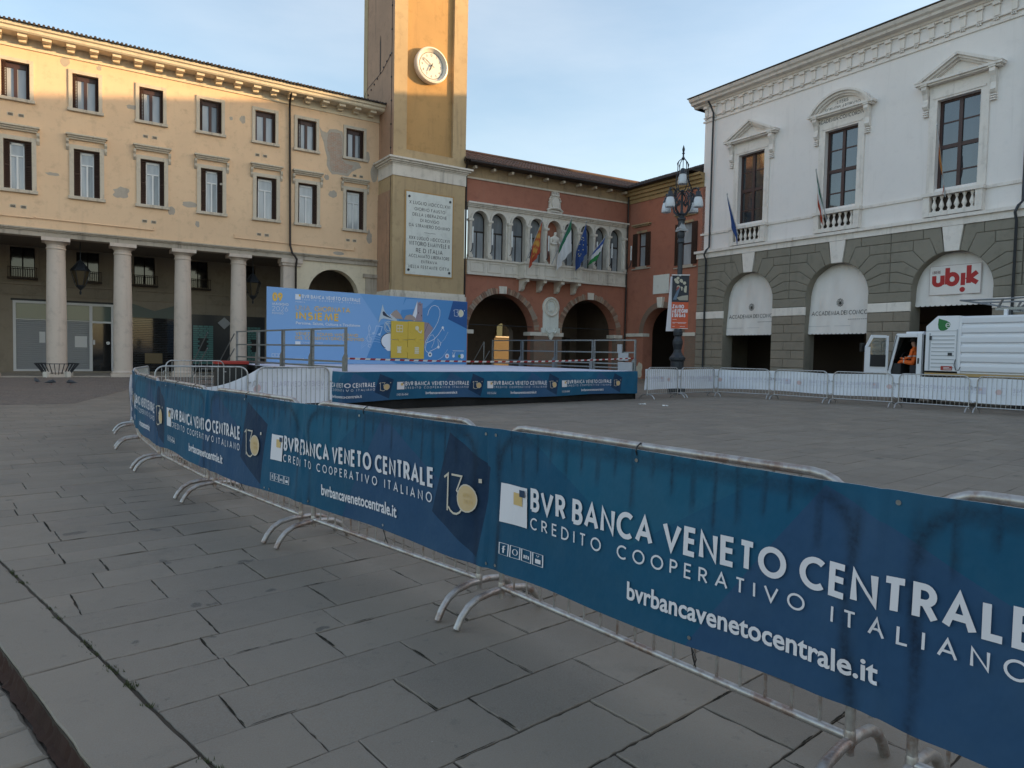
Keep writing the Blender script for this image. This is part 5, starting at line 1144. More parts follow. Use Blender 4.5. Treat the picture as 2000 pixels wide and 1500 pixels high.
# ================================================================== crowd barriers
def dpost(r=.0175): pass
def barrier_parts(Lb, galv):
    H_, rc, zb = 1.10, .17, .17; pr_ = .0175
    f_ = MB(); pts = [(0, 0, .12), (0, 0, H_-rc)]+[(rc-rc*math.cos(R(a)), 0, H_-rc+rc*math.sin(R(a))) for a in (15, 30, 45, 60, 75, 90)]+[(Lb-rc+rc*math.sin(R(a)), 0, H_-rc+rc*math.cos(R(a))) for a in (0, 15, 30, 45, 60, 75, 90)]+[(Lb, 0, .12)]
    f_.tube(pts, pr_, 10); return f_
def make_barrier(Lb, mat, name='crowd_barrier', label='', group=None, nb=16, seg=10, hi=True):
    t = thing(name, label, 'barrier', group=group)
    f_ = barrier_parts(Lb, mat); obj('frame', f_, M[mat], t, smooth=True)
    m = MB(); m.tube([(0, 0, .180), (Lb, 0, .180)], .0165, seg); obj('bottom_rail', m, M[mat], t, smooth=True)
    bm2 = MB(); bm2.tube([(0, 0, .18), (0, 0, 1.09)], .0065, 6 if hi else 4); me = bm2.mesh('bar', M[mat], True)
    for k in range(nb): obj('bar', me, None, t, (Lb*(k+1)/(nb+1), 0, 0))
    ft = MB(); pts = [(0, -.31, .010), (0, -.28, .065), (0, -.235, .115), (0, -.17, .150), (0, -.07, .165), (0, .07, .165), (0, .17, .150), (0, .235, .115), (0, .28, .065), (0, .31, .010)]
    ft.tube(pts, .0205, seg); ft.lathe([(.020, .15), (.021, .155), (.021, .20), (.0180, .21)], 10); fm = ft.mesh('foot', M[mat], True)
    for x in (.0, Lb): obj('foot', fm, None, t, (x, 0, 0))
    hk = MB(); hk.tube([(Lb, 0, .80), (Lb+.06, 0, .80), (Lb+.07, 0, .79), (Lb+.07, 0, .70)], .008, 6); hk.tube([(Lb, 0, .36), (Lb+.06, 0, .36), (Lb+.07, 0, .28)], .008, 6)
    obj('hook', hk, M[mat], t, smooth=True)
    hk = MB(); hk.tube([(-.02, 0, .33), (-.075, 0, .33)], .016, 8); hk.tube([(-.02, 0, .77), (-.07, 0, .77)], .016, 8); obj('hinge_socket', hk, M[mat], t, smooth=True)
    return t
def lay_barriers(path, mat, labels, group, nb=16, gap=.10, seg=10):
    protos_ = {}
    out = []
    for i, (a, b_) in enumerate(zip(path, path[1:])):
        A_, B_ = Vector(a), Vector(b_); d = (B_-A_); L = d.length; d.normalize(); Lb = round(L-2*gap, 2)
        if Lb in protos_: t = dup(protos_[Lb])
        else: t = make_barrier(Lb, mat, group=group, nb=nb, seg=seg); protos_[Lb] = t
        t.location = (*(A_+d*gap), 0); t.rotation_euler = (0, 0, math.atan2(d.y, d.x)); t['label'] = labels[i]; out.append(t)
    return out
NP = [(-6.47, 11.88), (-5.50, 10.2), (-4.31, 8.49), (-3.0, 6.9), (-1.60, 5.43), (-.10, 3.96), (1.28, 2.31), (2.65, .75)]
ordn = ['farthest left', 'sixth from the camera', 'fifth from the camera', 'fourth from the camera', 'third from the camera', 'second from the camera, in the middle of the picture', 'nearest']
lay_barriers(NP, 'galv_rusty', ['rusty steel crowd barrier at the far corner of the near blue banner row',
    'rusty steel crowd barrier, second from the far corner of the near blue banner row', 'rusty steel crowd barrier, third from the far corner of the near blue banner row',
    'rusty steel crowd barrier in the middle of the near blue banner row', 'rusty steel crowd barrier under the left BVR logo text of the near banner row',
    'rusty steel crowd barrier behind the largest BVR lettering, its feet at bottom centre', 'rusty steel crowd barrier nearest the camera, cut by the right edge of the picture'][:7], 'crowd barriers of the near row', nb=17, seg=12)
GP = [(-4.15, 16.05), (-5.52, 14.74), (-7.32, 13.98), (-6.58, 12.0)]
lay_barriers(GP, 'galv', ['steel crowd barrier with white banner back, beside the left front corner of the stage', 'steel crowd barrier with a sagging white banner, in front of the columns at left', 'steel crowd barrier seen end-on at the far left corner of the enclosure'], 'crowd barriers left of the stage', nb=14, seg=8)
RP = [(4.62, 23.95), (6.12, 25.35), (7.86, 26.75), (9.55, 25.45), (10.91, 23.76), (12.32, 22.25), (13.72, 20.6), (15.1, 18.95), (16.5, 17.3)]
lay_barriers(RP, 'galv', ['steel crowd barrier just right of the stage corner, first of the right row', 'steel crowd barrier in front of the street lamp, second of the right row', 'steel crowd barrier in front of the palace corner drainpipe, third of the right row',
    'steel crowd barrier in front of the first white awning pier, fourth of the right row', 'steel crowd barrier in front of the second arch, fifth of the right row', 'steel crowd barrier in front of the truck cab, sixth of the right row', 'steel crowd barrier in front of the truck body, seventh of the right row', 'steel crowd barrier at the right end of the far row, outside the picture'], 'crowd barriers of the right row', nb=15, seg=8)
lay_barriers([(-8.6, 20.9), (-9.9, 19.6)], 'galv', ['short steel crowd barrier standing by the red-topped case behind the enclosure'], None, nb=9, seg=6)
# ================================================================== banners
def polymask(nt, uv, pts):
    """product of half-plane tests in uv (counter-clockwise polygon)"""
    out = None
    for i, p in enumerate(pts):
        q_ = pts[(i+1) % len(pts)]; nx, ny = -(q_[1]-p[1]), (q_[0]-p[0]); d = nt.nodes.new('ShaderNodeVectorMath'); d.operation = 'DOT_PRODUCT'; d.inputs[1].default_value = (nx, ny, 0); nt.links.new(uv, d.inputs[0])
        g_ = nt.nodes.new('ShaderNodeMath'); g_.operation = 'GREATER_THAN'; g_.inputs[1].default_value = nx*p[0]+ny*p[1]; nt.links.new(d.outputs['Value'], g_.inputs[0])
        if out is None: out = g_.outputs[0]
        else: mu = nt.nodes.new('ShaderNodeMath'); mu.operation = 'MULTIPLY'; nt.links.new(out, mu.inputs[0]); nt.links.new(g_.outputs[0], mu.inputs[1]); out = mu.outputs[0]
    return out
def banner_mat(name, bright=1.0):
    m, nt, b = newmat(name); u = nt.nodes.new('ShaderNodeUVMap'); u.uv_map = 'UVMap'
    fr = nt.nodes.new('ShaderNodeVectorMath'); fr.operation = 'FRACTION'; nt.links.new(u.outputs[0], fr.inputs[0]); uv = fr.outputs[0]
    k = bright*.80; c = (.012*k, .085*k, .165*k)
    gr = ramp(nt, noise(nt, .5, 3, .5, 'geo'), .35, .65); c = mix(nt, gr, c, (.010*k, .105*k, .20*k))
    c = mix(nt, polymask(nt, uv, [(.40, 0), (.93, 0), (.80, .55), (.58, .98), (.50, .55)]), c, (.030*k, .088*k, .185*k))
    c = mix(nt, polymask(nt, uv, [(.06, .999), (.30, .45), (.52, .999)]), c, (.014*k, .12*k, .21*k))
    c = mix(nt, polymask(nt, uv, [(.775, .30), (.925, .05), (.965, .72), (.83, .93)]), c, (.010*k, .035*k, .085*k))
    at = nt.nodes.new('ShaderNodeAttribute'); at.attribute_name = 'stain'
    nn = ramp(nt, noise(nt, 60, 3, .6, 'geo'), .2, .7, (.45,)*3, (1, 1, 1)); mu = nt.nodes.new('ShaderNodeMix'); mu.data_type = 'RGBA'; mu.blend_type = 'MULTIPLY'; mu.inputs[0].default_value = 1; nt.links.new(at.outputs['Color'], mu.inputs[6]); nt.links.new(nn, mu.inputs[7])
    c = mix(nt, mu.outputs[2], c, (.006, .014, .032))
    c = mix(nt, ramp(nt, noise(nt, 3, 6, .7, 'geo'), .4, .8, (0, 0, 0), (.35,)*3), c, mix(nt, .5, c, (.10, .16, .2)))
    nt.links.new(c, b.inputs['Base Color']); b.inputs['Roughness'].default_value = .75; b.inputs['Specular IOR Level'].default_value = .25
    bump(nt, b, noise(nt, 2.6, 4, .55, 'geo', sc3=(1.4, 1.4, .8)), .55, .05); return m
M['banner'] = banner_mat('printed_blue_banner'); M['banner_stage'] = banner_mat('printed_blue_stage_banner', 1.25)
M['banner_back'] = fabric('pale_banner_back', (.78, .80, .86), (.72, .75, .82)); M['ghost'] = simple('faint_print_through', (.60, .60, .70), .8); M['ghost2'] = simple('faint_orange_through', (.68, .52, .52), .8)
M['disc_gold'] = simple('gold_disc_print', (.60, .42, .22), .6); M['navy'] = simple('navy_print', (.015, .04, .09), .7); M['thin_print'] = simple('outline_print', (.60, .52, .42), .7)
class Strip:
    def __init__(s, path, zt, zb, off=.045, amp=.012, posts=None, seed=0):
        s.P = [Vector(p) for p in path]; s.L = [(b_-a).length for a, b_ in zip(s.P, s.P[1:])]; s.tot = sum(s.L); s.zt = zt; s.zb = zb; s.off = off; s.amp = amp; s.seed = seed
        s.cum = [0]
        for l in s.L: s.cum.append(s.cum[-1]+l)
    def base(s, u):
        u = min(max(u, 0), s.tot); i = 0
        while i < len(s.L)-1 and u > s.cum[i+1]: i += 1
        a, b_ = s.P[i], s.P[i+1]; d = (b_-a)/s.L[i]; t = u-s.cum[i]
        n = Vector((d.y, -d.x)); bl = .10
        if t > s.L[i]-bl and i < len(s.L)-1:
            d2 = (s.P[i+2]-b_).normalized(); n2 = Vector((d2.y, -d2.x)); k = .5*(t-(s.L[i]-bl))/bl; n = n.lerp(n2, k)
        elif t < bl and i > 0:
            d2 = (a-s.P[i-1]).normalized(); n2 = Vector((d2.y, -d2.x)); k = .5*(bl-t)/bl; n = n.lerp(n2, k)
        return a+d*t, n.normalized(), t/s.L[i], i
    def f(s, u, v, d=0):
        p, n, t, i = s.base(u); zt = s.zt(u); zb = s.zb(u); z = zb+(zt-zb)*v
        tt = min(t, 1-t)
        puls = s.amp*(1.0+math.sin(2.3*u+s.seed)*math.sin(3.1*v+u*.6)+.5*math.sin(5.1*u+4*v+s.seed*2)+.25*math.sin(11*u-3*v)-.2)*min(1, (1-v)*3+.15)
        tm = tt*s.L[i]; pinch = .010*math.exp(-(tm/.24)**2)*math.sin(21*tm+5.5*v+i*1.9)+.006*math.exp(-((tm-.5)/.2)**2)*math.sin(26*(t*s.L[i])-7*v+i)*v
        q_ = p+n*(s.off+puls+pinch+d); return (q_.x, q_.y, z)
def banner(name, label, st, starts, mat, back=True, du=.05, nv=14, post_stain=True, letters=True, end=None, seed=1, group=None, ghost=True, cat='banner', bars=None):
    NU = max(2, int(st.tot/du)); root = None
    def frac(u):
        for a, b_ in zip(starts, starts[1:]):
            if a <= u < b_: return (u-a)/(b_-a)
        return 0
    def grid(d):
        vs = [st.f(st.tot*i/NU, j/nv, d) for i in range(NU+1) for j in range(nv+1)]
        fs = [(i*(nv+1)+j, (i+1)*(nv+1)+j, (i+1)*(nv+1)+j+1, i*(nv+1)+j+1) for i in range(NU) for j in range(nv)]
        return vs, fs
    vs, fs = grid(0); me = bpy.data.meshes.new(name); me.from_pydata(vs, [], fs); me.materials.append(mat)
    uvl = me.uv_layers.new(name='UVMap'); idx = 0
    for fi, f_ in enumerate(fs):
        i = fi//nv; j = fi % nv; u0, u1 = st.tot*i/NU, st.tot*(i+1)/NU; a, b_ = frac(u0+1e-5), frac(u1-1e-5)
        if b_ < a: b_ = 1.0
        for q_ in ((a, j/nv), (b_, j/nv), (b_, (j+1)/nv), (a, (j+1)/nv)): uvl.data[idx].uv = (min(q_[0], .9995), min(max(q_[1], .0005), .9995)); idx += 1
    ca = me.color_attributes.new('stain', 'FLOAT_COLOR', 'POINT'); rs = random.Random(seed)
    for i in range(NU+1):
        u = st.tot*i/NU; p, n, t, si = st.base(u); tt = min(t, 1-t)*st.L[si]
        for j in range(nv+1):
            v_ = j/nv; s_ = 0
            if post_stain: s_ = (1.0 if si > 4 else .75)*math.exp(-((tt-.10-.012*math.sin(7*v_+si))/.020)**2)*(1-math.exp(-((1-v_)/.12)**2))*(.55+.45*math.sin(5*v_+si*2)**2)
            if post_stain: s_ = max(s_, .75*math.exp(-((v_-.945)/.030)**2)*(1 if tt > .22 else 0), .85*math.exp(-((math.hypot(max(0, .27-tt), v_*.81-.60)-.17)/.025)**2) if tt < .27 and v_ > .72 else 0)
            if bars and v_ > .60 and tt > .2:
                kk = (t*st.L[si]-.1)/.1075; k = abs(kk-round(kk)); ln = .10+.22*((math.sin(round(kk)*12.9+si*7.1)*437.5) % 1); s_ = max(s_, .8*math.exp(-(k/.10)**2)*(1 if 1-v_ < ln else math.exp(-((1-v_-ln)/.04)**2)))
            ca.data[i*(nv+1)+j].color = (s_, s_, s_, 1)
    me.polygons.foreach_set('use_smooth', [True]*len(fs)); o = bpy.data.objects.new(name, me); link(o); tag(o, label, cat, group)
    if back:
        vs2, fs2 = grid(-.004); m = MB(); m.add(vs2, [tuple(reversed(f_)) for f_ in fs2]); obj('banner_back', m, M['banner_back'], o, smooth=True)
    # print
    Wm = [M['white_print'], M['gold'], M['navy'], M['disc_gold'], M['thin_print']]
    pr_ = MB(); gh = MB(); zz = lambda u, x: None
    for a, b_ in zip(starts, starts[1:]):
        U = b_-a
        def F(x, z, d, sg=1, base=.009): # x in unit fraction*3.33 (heights), z 0..1
            return st.f(a+x*U, z, (base+d)*sg) if 0 <= a+x*U <= st.tot else None
        def Fok(mb_, fn, *args, **kw):
            tmp = MB(); bad = [0]
            def G2(x, z, d):
                p = F(x, z, d, kw.get('sg', 1))
                if p is None: bad[0] = 1; p = (0, 0, 0)
                return p
            tmp2 = MB(); fn(tmp2, G2, *args)
            # drop faces that fell off the banner
            keep = [(f_, mi) for f_, mi in zip(tmp2.f, tmp2.m) if all(abs(tmp2.v[k][0])+abs(tmp2.v[k][1])+abs(tmp2.v[k][2]) > 1e-9 for k in f_)]
            base_ = len(mb_.v); mb_.v += tmp2.v
            for f_, mi in keep: mb_.f.append(tuple(k+base_ for k in f_)); mb_.m.append(mi)
        ar = .9/ (U)      # height of banner relative to unit
        HB = st.zt(st.tot*.6)-st.zb(st.tot*.6)
        def sq(mb_, f_):
            for (x0, z0, x1, z1, d, mi) in ((0, .36, .073, .63, 0, 0), (.036, .50, .061, .585, .004, 1), (.055, .565, .069, .612, .008, 2)):
                n_ = 4
                for i_ in range(n_): fillpoly(mb_, f_, [(x0+(x1-x0)*i_/n_, z0), (x0+(x1-x0)*(i_+1)/n_, z0), (x0+(x1-x0)*(i_+1)/n_, z1), (x0+(x1-x0)*i_/n_, z1)], d, mi)
        def txt(mb_, f_):
            put2(mb_, f_, 'BVR BANCA VENETO CENTRALE', .082, .485, .155, .185, .15, .70, .40, U, HB)
            put2(mb_, f_, 'CREDITO COOPERATIVO ITALIANO', .082, .365, .080, .135, .55, .695, 1.0, U, HB)
        def url(mb_, f_): urltext(mb_, f_, .300, .150, .072, .345)
        def soc(mb_, f_):
            for k in range(4):
                x0 = .003+k*.029; x1 = x0+.024
                stroke(mb_, f_, [(x0, .135), (x1, .135), (x1, .215), (x0, .215), (x0, .135)], .0026, 0, 0)
                if k == 0: stroke(mb_, f_, [(x0+.016, .20), (x0+.012, .195), (x0+.012, .15)], .004); stroke(mb_, f_, [(x0+.008, .178), (x0+.017, .178)], .004, .0003)
                if k == 1: stroke(mb_, f_, [(x0+.012+.006*math.cos(R(a_)), .175+.02*math.sin(R(a_))) for a_ in range(0, 361, 30)], .0022)
                if k == 2: stroke(mb_, f_, [(x0+.007, .155), (x0+.007, .178)], .0034); stroke(mb_, f_, [(x0+.012, .155), (x0+.012, .178), (x0+.018, .175), (x0+.018, .155)], .003, .0003)
                if k == 3: fillpoly(mb_, f_, [(x0+.006, .15), (x0+.019, .15), (x0+.019, .178), (x0+.006, .178)]); stroke(mb_, f_, [(x0+.009, .205), (x0+.012, .19), (x0+.015, .205)], .002)
        def logo(mb_, f_):
            c0 = .888; rx = .0245*1.12; rz_ = rx/ar*.98
            stroke2(mb_, f_, [(c0-.068, .59), (c0-.056, .62), (c0-.056, .345)], .0042, .0160, 0, 4)
            stroke2(mb_, f_, [(c0-.045, .62), (c0-.012, .62), (c0-.027, .51)]+[(c0-.030+.026*math.cos(R(a_)), .42+.085*math.sin(R(a_))) for a_ in (75, 50, 25, 0, -25, -50, -75, -100, -125, -150)], .0038, .015, .0005, 4)
            n_ = 20
            rr_ = (0, .4, .75, 1)
            for q0, q1 in zip(rr_, rr_[1:]):
                for i_ in range(n_):
                    e0, e1 = 2*math.pi*i_/n_, 2*math.pi*(i_+1)/n_; PP = lambda q_, e_: (c0+.006+rx*q_*math.cos(e_), .468+rz_*1.15*q_*math.sin(e_))
                    fillpoly(mb_, f_, [PP(q0, e0), PP(q1, e0), PP(q1, e1), PP(q0, e1)] if q0 else [PP(0, 0), PP(q1, e0), PP(q1, e1)], .002, 3)
            stroke2(mb_, f_, [(c0+.006+rx*1.05*math.cos(2*math.pi*i_/n_), .468+rz_*1.2*math.sin(2*math.pi*i_/n_)) for i_ in range(n_+1)], .0030, .010, .0024, 4)
            fillpoly(mb_, f_, [(c0+.040, .595), (c0+.048, .595), (c0+.048, .625), (c0+.040, .625)], .002, 4)
            put2(mb_, f_, '1896', 0, .475, .032, .13, .3, .026, .3, U, HB, 1, .0035, c0+.009); put2(mb_, f_, '2026', 0, .43, .032, .13, .3, .026, .3, U, HB, 1, .0035, c0+.012)
        if letters:
            for fn in (sq, txt, url, soc, logo): Fok(pr_, fn)
        if back and ghost:
            for fn in (sq, txt, logo): Fok(gh, lambda mb_, f_, fn=fn: fn(mb_, f_), sg=-1)
    if letters and pr_.f: obj('printed_lettering', pr_, Wm, o)
    if back and ghost and gh.f:
        gh.m = [1 if k in (1, 3) else 0 for k in gh.m]
        # shift behind the backing sheet
        obj('print_showing_through', gh, [M['ghost'], M['ghost2']], o)
    return o
def stroke2(mb, f, pts, wx, wz, d=0, mi=0):
    """stroke whose width differs in x and z units"""
    k = wz/wx
    stroke(mb, lambda x, z, dd: f(x, z*k, dd), [(x, z/k) for x, z in pts], wx, d, mi)
def put2(mb, f, text, x0, z0, h, wt, sp, wfrac, space, U, HB, mi=0, d=0, cx=None):
    """text on a banner of unit length U and height HB metres; x0, wfrac, z0 and h are shares of those"""
    hm = h*HB; xs = wfrac*U/(twidth(text, sp, space)*hm)
    if cx is not None: x0 = cx-wfrac/2
    put(mb, lambda x, z, dd: f(x/U, z/HB, dd), text, x0*U, z0*HB, hm, wt, sp, xs, space, mi, d=d)
def text_tris(body, bold=0.0):
    c = bpy.data.curves.new('t', 'FONT'); c.body = body; c.size = 1; c.offset = bold; c.resolution_u = 3
    o = bpy.data.objects.new('t', c); COL.objects.link(o); bpy.context.view_layer.update(); dg = bpy.context.evaluated_depsgraph_get(); me = o.evaluated_get(dg).to_mesh()
    v = [tuple(p.co) for p in me.vertices]; f_ = [tuple(p.vertices) for p in me.polygons]; o.evaluated_get(dg).to_mesh_clear(); bpy.data.objects.remove(o); bpy.data.curves.remove(c)
    return v, f_
URL = text_tris('bvrbancavenetocentrale.it', .022)
def urltext(mb, f, x0, z0, xh, wid, d=0, mi=0):
    v, f_ = URL; xm = min(p[0] for p in v); xM = max(p[0] for p in v); hM = max(p[1] for p in v); k = wid/(xM-xm); kz = xh*1.4/hM
    mb.add([f(x0+(p[0]-xm)*k, z0+p[1]*kz, d) for p in v], f_, mi)
SUBD[0] = .03
near = Strip(NP, lambda u: 1.085+.004*math.sin(3*u), lambda u: .290+.012*math.sin(1.7*u)+.008*math.sin(4.3*u), off=.036, amp=.008)
banner('near_banner', 'long dark blue BVR BANCA VENETO CENTRALE banner along the near row of barriers', near, [-1.40, 1.57, 4.57, 7.58, 10.34, 13.48, 16.5], M['banner'], du=.0145, nv=26, bars=True, seed=2)
gtop = lambda u: 1.07 if u < 1.75 else (1.07-.40*math.sin(min(1, (u-1.75)/1.1)*math.pi/2) if u < 2.85 else (.67+.06*math.sin((u-2.85)*2) if u < 3.6 else .70+.30*min(1, (u-3.6)/1.2)))
lst = Strip(GP, gtop, lambda u: .28 if u < 1.9 else .2, off=.03, amp=.02, seed=2)
SUBD[0] = .2
banner('left_banner', 'sagging banner seen from its pale back on the barriers left of the stage', lst, [-.9, 2.1, 5.1, 8.2], M['banner'], du=.05, nv=12, letters=False)
rst = Strip(RP[::-1], lambda u: 1.04+.015*math.sin(2*u), lambda u: .32+.02*math.sin(1.3*u), off=.034, amp=.014, seed=1)
banner('right_banner', 'long banner seen from its pale blue back on the far right row of barriers', rst, [-2.0, 1.0, 4.0, 7.0, 10.0, 13.0, 16.0, 19.0], M['banner'], du=.07, nv=10, letters=False)
SUBD[0] = 0
# cable ties
ti = MB()
for u in (11.30, 8.95, 7.03, 5.6, 4.9, 3.0):
    p, n, t, i = near.base(u); d = Vector((-n.y, n.x)); c = p
    ti.tube([(c.x+n.x*.045*math.cos(a), c.y+n.y*.045*math.cos(a), 1.082+.034*math.sin(a)) for a in [2*math.pi*k/10 for k in range(10)]], .0035, 4, closed=True)
for u in (11.62, 9.2, 6.9):
    p, n, t, i = near.base(u); c = p+n*.04
    ti.tube([(c.x, c.y, .31), (c.x-n.x*.02, c.y-n.y*.02, .24), (c.x-n.x*.055, c.y-n.y*.055, .165)], .003, 4); ti.tube([(c.x, c.y, .30), (c.x+.02, c.y-.02, .25), (c.x+.012, c.y-.012, .22)], .0025, 4)
gm_e = MB()
for u, v in ((10.20, .955), (10.28, .955), (8.9, .95), (7.0, .95), (11.3, .94), (13.1, .95), (10.22, .03), (10.30, .035), (8.2, .04), (7.45, .03), (7.55, .03), (11.62, .05), (5.2, .95), (4.5, .95), (9.2, .04), (12.4, .95)):
    c0 = Vector(near.f(u, v, .004)); p, n, t, i = near.base(u); tx = Vector((-n.y, n.x, 0)); gm_e.add([tuple(c0+tx*.009*math.cos(2*math.pi*k/10)+Vector((0, 0, .009*math.sin(2*math.pi*k/10)))) for k in range(10)], [tuple(range(10))]); gm_e.add([tuple(c0-Vector((tx.x, tx.y, 0))*0+tx*.009*math.cos(2*math.pi*k/10)+Vector((0, 0, .009*math.sin(2*math.pi*k/10)))) for k in range(10)], [tuple(reversed(range(10)))])
nbn = [o for o in sc.objects if o.name == 'near_banner'][0]
obj('cable_ties', ti, M['black'], nbn, kind='stuff'); obj('eyelets', gm_e, M['galv'], nbn, kind='stuff')
# ================================================================== stage
S_RZ = R(39.8); SL = (-4.09, 17.0, 0); LW, LD, DZ = 10.92, 8.1, .97
ST_ = thing('stage', 'low open-air stage with pale carpet deck and steel side railings, wrapped in dark skirting', 'stage', SL, S_RZ)
m = MB(); m.box(0, 0, .80, LW, LD, DZ-.012); obj('deck_frame', m, M['black'], ST_)
m = MB(); m.box(-.01, -.01, DZ-.012, LW+.01, LD+.01, DZ); obj('carpet', m, fabric('pale_stage_carpet', (.62, .62, .72), (.57, .57, .67)), ST_)
m = MB()
for i in range(5):
    for j in range(4): m.cbox(.3+i*2.55, .3+j*2.5, 0, .06, .06, .8)
obj('legs', m, M['rail_grey'], ST_)
sk = MB(); rs = random.Random(3); NX = 110
def skp(x, k): return (x, .10-.05*k+.03*math.sin(x*3.1)*k+.015*math.sin(x*9)*k, .80-.795*k)
for i in range(NX):
    for j in range(5): sk.quad(skp(LW*i/NX, (j+1)/5), skp(LW*(i+1)/NX, (j+1)/5), skp(LW*(i+1)/NX, j/5), skp(LW*i/NX, j/5))
m_ = M['skirt'] = fabric('black_skirt_cloth', (.020, .019, .019), (.013, .013, .013)); obj('front_skirt', sk, m_, ST_, smooth=True)
m = MB(); m.box(.02, .06, .005, .03, LD, .8); m.box(LW-.03, .0, .005, LW-.02, LD, .8); m.box(0, LD-.02, .005, LW, LD-.01, .8); obj('side_skirt', m, m_, ST_)
def rail_panel(t, x, ya, yb):
    m = MB(); s_ = .02
    for z in (DZ+.10, DZ+.24, DZ+.64, DZ+1.07): m.box(x-s_, ya+.03, z-.025, x+s_, yb-.03, z+.02)
    obj('rail', m, M['rail_grey'], t)
    for y in (ya+.04, yb-.04):
        m = MB(); m.box(x-.03, y-.025, DZ-.12, x+.03, y+.025, DZ+1.09); obj('post', m, M['rail_grey'], t)
    m = MB(); m.add([(x-.035, ya+.0, DZ-.1), (x-.035, ya+.16, DZ-.1), (x-.035, ya+.16, DZ+.33), (x-.035, ya+.08, DZ+.42), (x-.035, ya, DZ+.42), (x+.035, ya+.0, DZ-.1), (x+.035, ya+.16, DZ-.1), (x+.035, ya+.16, DZ+.33), (x+.035, ya+.08, DZ+.42), (x+.035, ya, DZ+.42)], [(4, 3, 2, 1, 0), (5, 6, 7, 8, 9), (0, 1, 6, 5), (1, 2, 7, 6), (2, 3, 8, 7), (3, 4, 9, 8), (4, 0, 5, 9)])
    obj('clamp_plate', m, M['rail_grey'], t)
for x in (.03, LW-.03):
    for k in range(4): rail_panel(ST_, x, .02+k*2.02, 2.02+k*2.02)
m = MB(); x = LW-.03
m.box(x-.09, .30, DZ+.35, x-.045, .75, DZ+.62); m.box(x-.09, .60, DZ+.62, x-.045, .80, DZ+.92); m.box(x-.10, .1, DZ, x-.045, .75, DZ+.30); cb_ = obj('control_box', m, M['shade_grey'], ST_)
m = MB(); m.tube([(x-.05, 8.6, DZ+1.0), (x-.3, 9.9, .1)], .02, 6); m.tube([(x-.05, 8.2, DZ+.6), (x-.2, 9.3, .1)], .02, 6); m.tube([(x-.05, 8.6, DZ+1.0), (x-.05, 8.6, 0.1)], .02, 6); obj('stair_handrail', m, M['rail_grey'], ST_)
m = MB()
for xx in (-.1, -.95):
    m.tube([(xx, 7.9, DZ+1.0), (xx-.1, 9.3, .9), (xx-.1, 9.3, .02)], .02, 6); m.tube([(xx, 7.9, DZ+.5), (xx-.1, 9.3, .45)], .02, 6)
for k in range(5): m.box(-1.0, 8.15+k*.25, DZ-.2-k*.18, -.05, 8.40+k*.25, DZ-.17-k*.18)
obj('stair', m, M['rail_grey'], ST_)
def ST_w(x, y): return (SL[0]+math.cos(S_RZ)*x-math.sin(S_RZ)*y, SL[1]+math.sin(S_RZ)*x+math.cos(S_RZ)*y)
ss = Strip([ST_w(0, 5.5), ST_w(0, 0), ST_w(LW, 0)], lambda u: .965+.006*math.sin(2*u), lambda u: .20+.03*math.sin(.9*u+1)+.05*max(0, 1-abs(u-9)/4), off=.035, amp=.022, seed=4)
banner('stage_banner', 'blue BVR BANCA VENETO CENTRALE banner wrapped round the front edge of the stage', ss, [-1.0, 1.35, 4.05, 6.75+.17, 6.92+2.93, 9.85+2.95, 15.75], M['banner_stage'], back=False, du=.05, nv=14, post_stain=False, seed=5)
# barrier tape across the stage
tp = MB(); A_ = Vector(ST_w(.03, .15)); B_ = Vector(ST_w(LW-.03, .15)); NN = 76
for i in range(NN):
    def tpz(t): return 1.27+.12*t-.10*math.sin(math.pi*t)
    p, q_ = A_.lerp(B_, i/NN), A_.lerp(B_, (i+1)/NN); z0, z1 = tpz(i/NN), tpz((i+1)/NN)
    tp.add([(p.x, p.y, z0), (q_.x, q_.y, z1), (q_.x+.02, q_.y, z1+.045), (p.x+.02, p.y, z0+.045), (p.x, p.y+.003, z0), (q_.x, q_.y+.003, z1), (q_.x+.02, q_.y+.003, z1+.045), (p.x+.02, p.y+.003, z0+.045)], [(0, 1, 2, 3), (7, 6, 5, 4)], i % 2)
tag(obj('barrier_tape', tp, [M['white_paint'], simple('red_tape', (.35, .03, .03), .6)]), 'thin red and white barrier tape stretched across the front of the stage', 'tape')
bx_ = thing('equipment_case', 'black case with a bright red lid behind the left barriers, near the stage stairs', 'case', (-8.9, 21.9, 0), R(30))
m = MB(); m.box(-.45, -.3, 0, .45, .3, .98); obj('body', m, M['black'], bx_, bevel=.02); m = MB(); m.box(-.5, -.34, .98, .5, .34, 1.08); obj('lid', m, simple('red_lid', (.40, .03, .02), .5), bx_, bevel=.02)
# ================================================================== backdrop
BK = thing('event_backdrop', 'big blue event backdrop reading UNA GIORNATA INSIEME standing at the back of the stage', 'backdrop', (*ST_w(0, 8.1-.02), 0), S_RZ)
m = MB(); m.box(1.05, 0, .98, 9.52, .06, 3.62); obj('board', m, simple('light_blue_print', (.21, .39, .67), .55), BK)
m = MB()
for x in (1.3, 4, 6.7, 9.3): m.tube([(x, .08, .98), (x, .08, 3.6)], .025, 6); m.tube([(x, .08, 3.0), (x, .7, 1.0)], .02, 6)
obj('support_frame', m, M['rail_grey'], BK)
cols = [simple('backdrop_blue_%s' % n_, c, .55) for n_, c in (('mid', (.075, .25, .52)), ('soft', (.15, .34, .62)), ('deep', (.018, .085, .26)), ('low', (.23, .41, .69)))]
wh, yl, og, pk = simple('white_ink', (.72, .74, .78), .6), simple('yellow_board', (.62, .42, .055), .5), simple('orange_ink', (.70, .46, .16), .6), simple('rose_brick_print', (.30, .23, .26), .7)
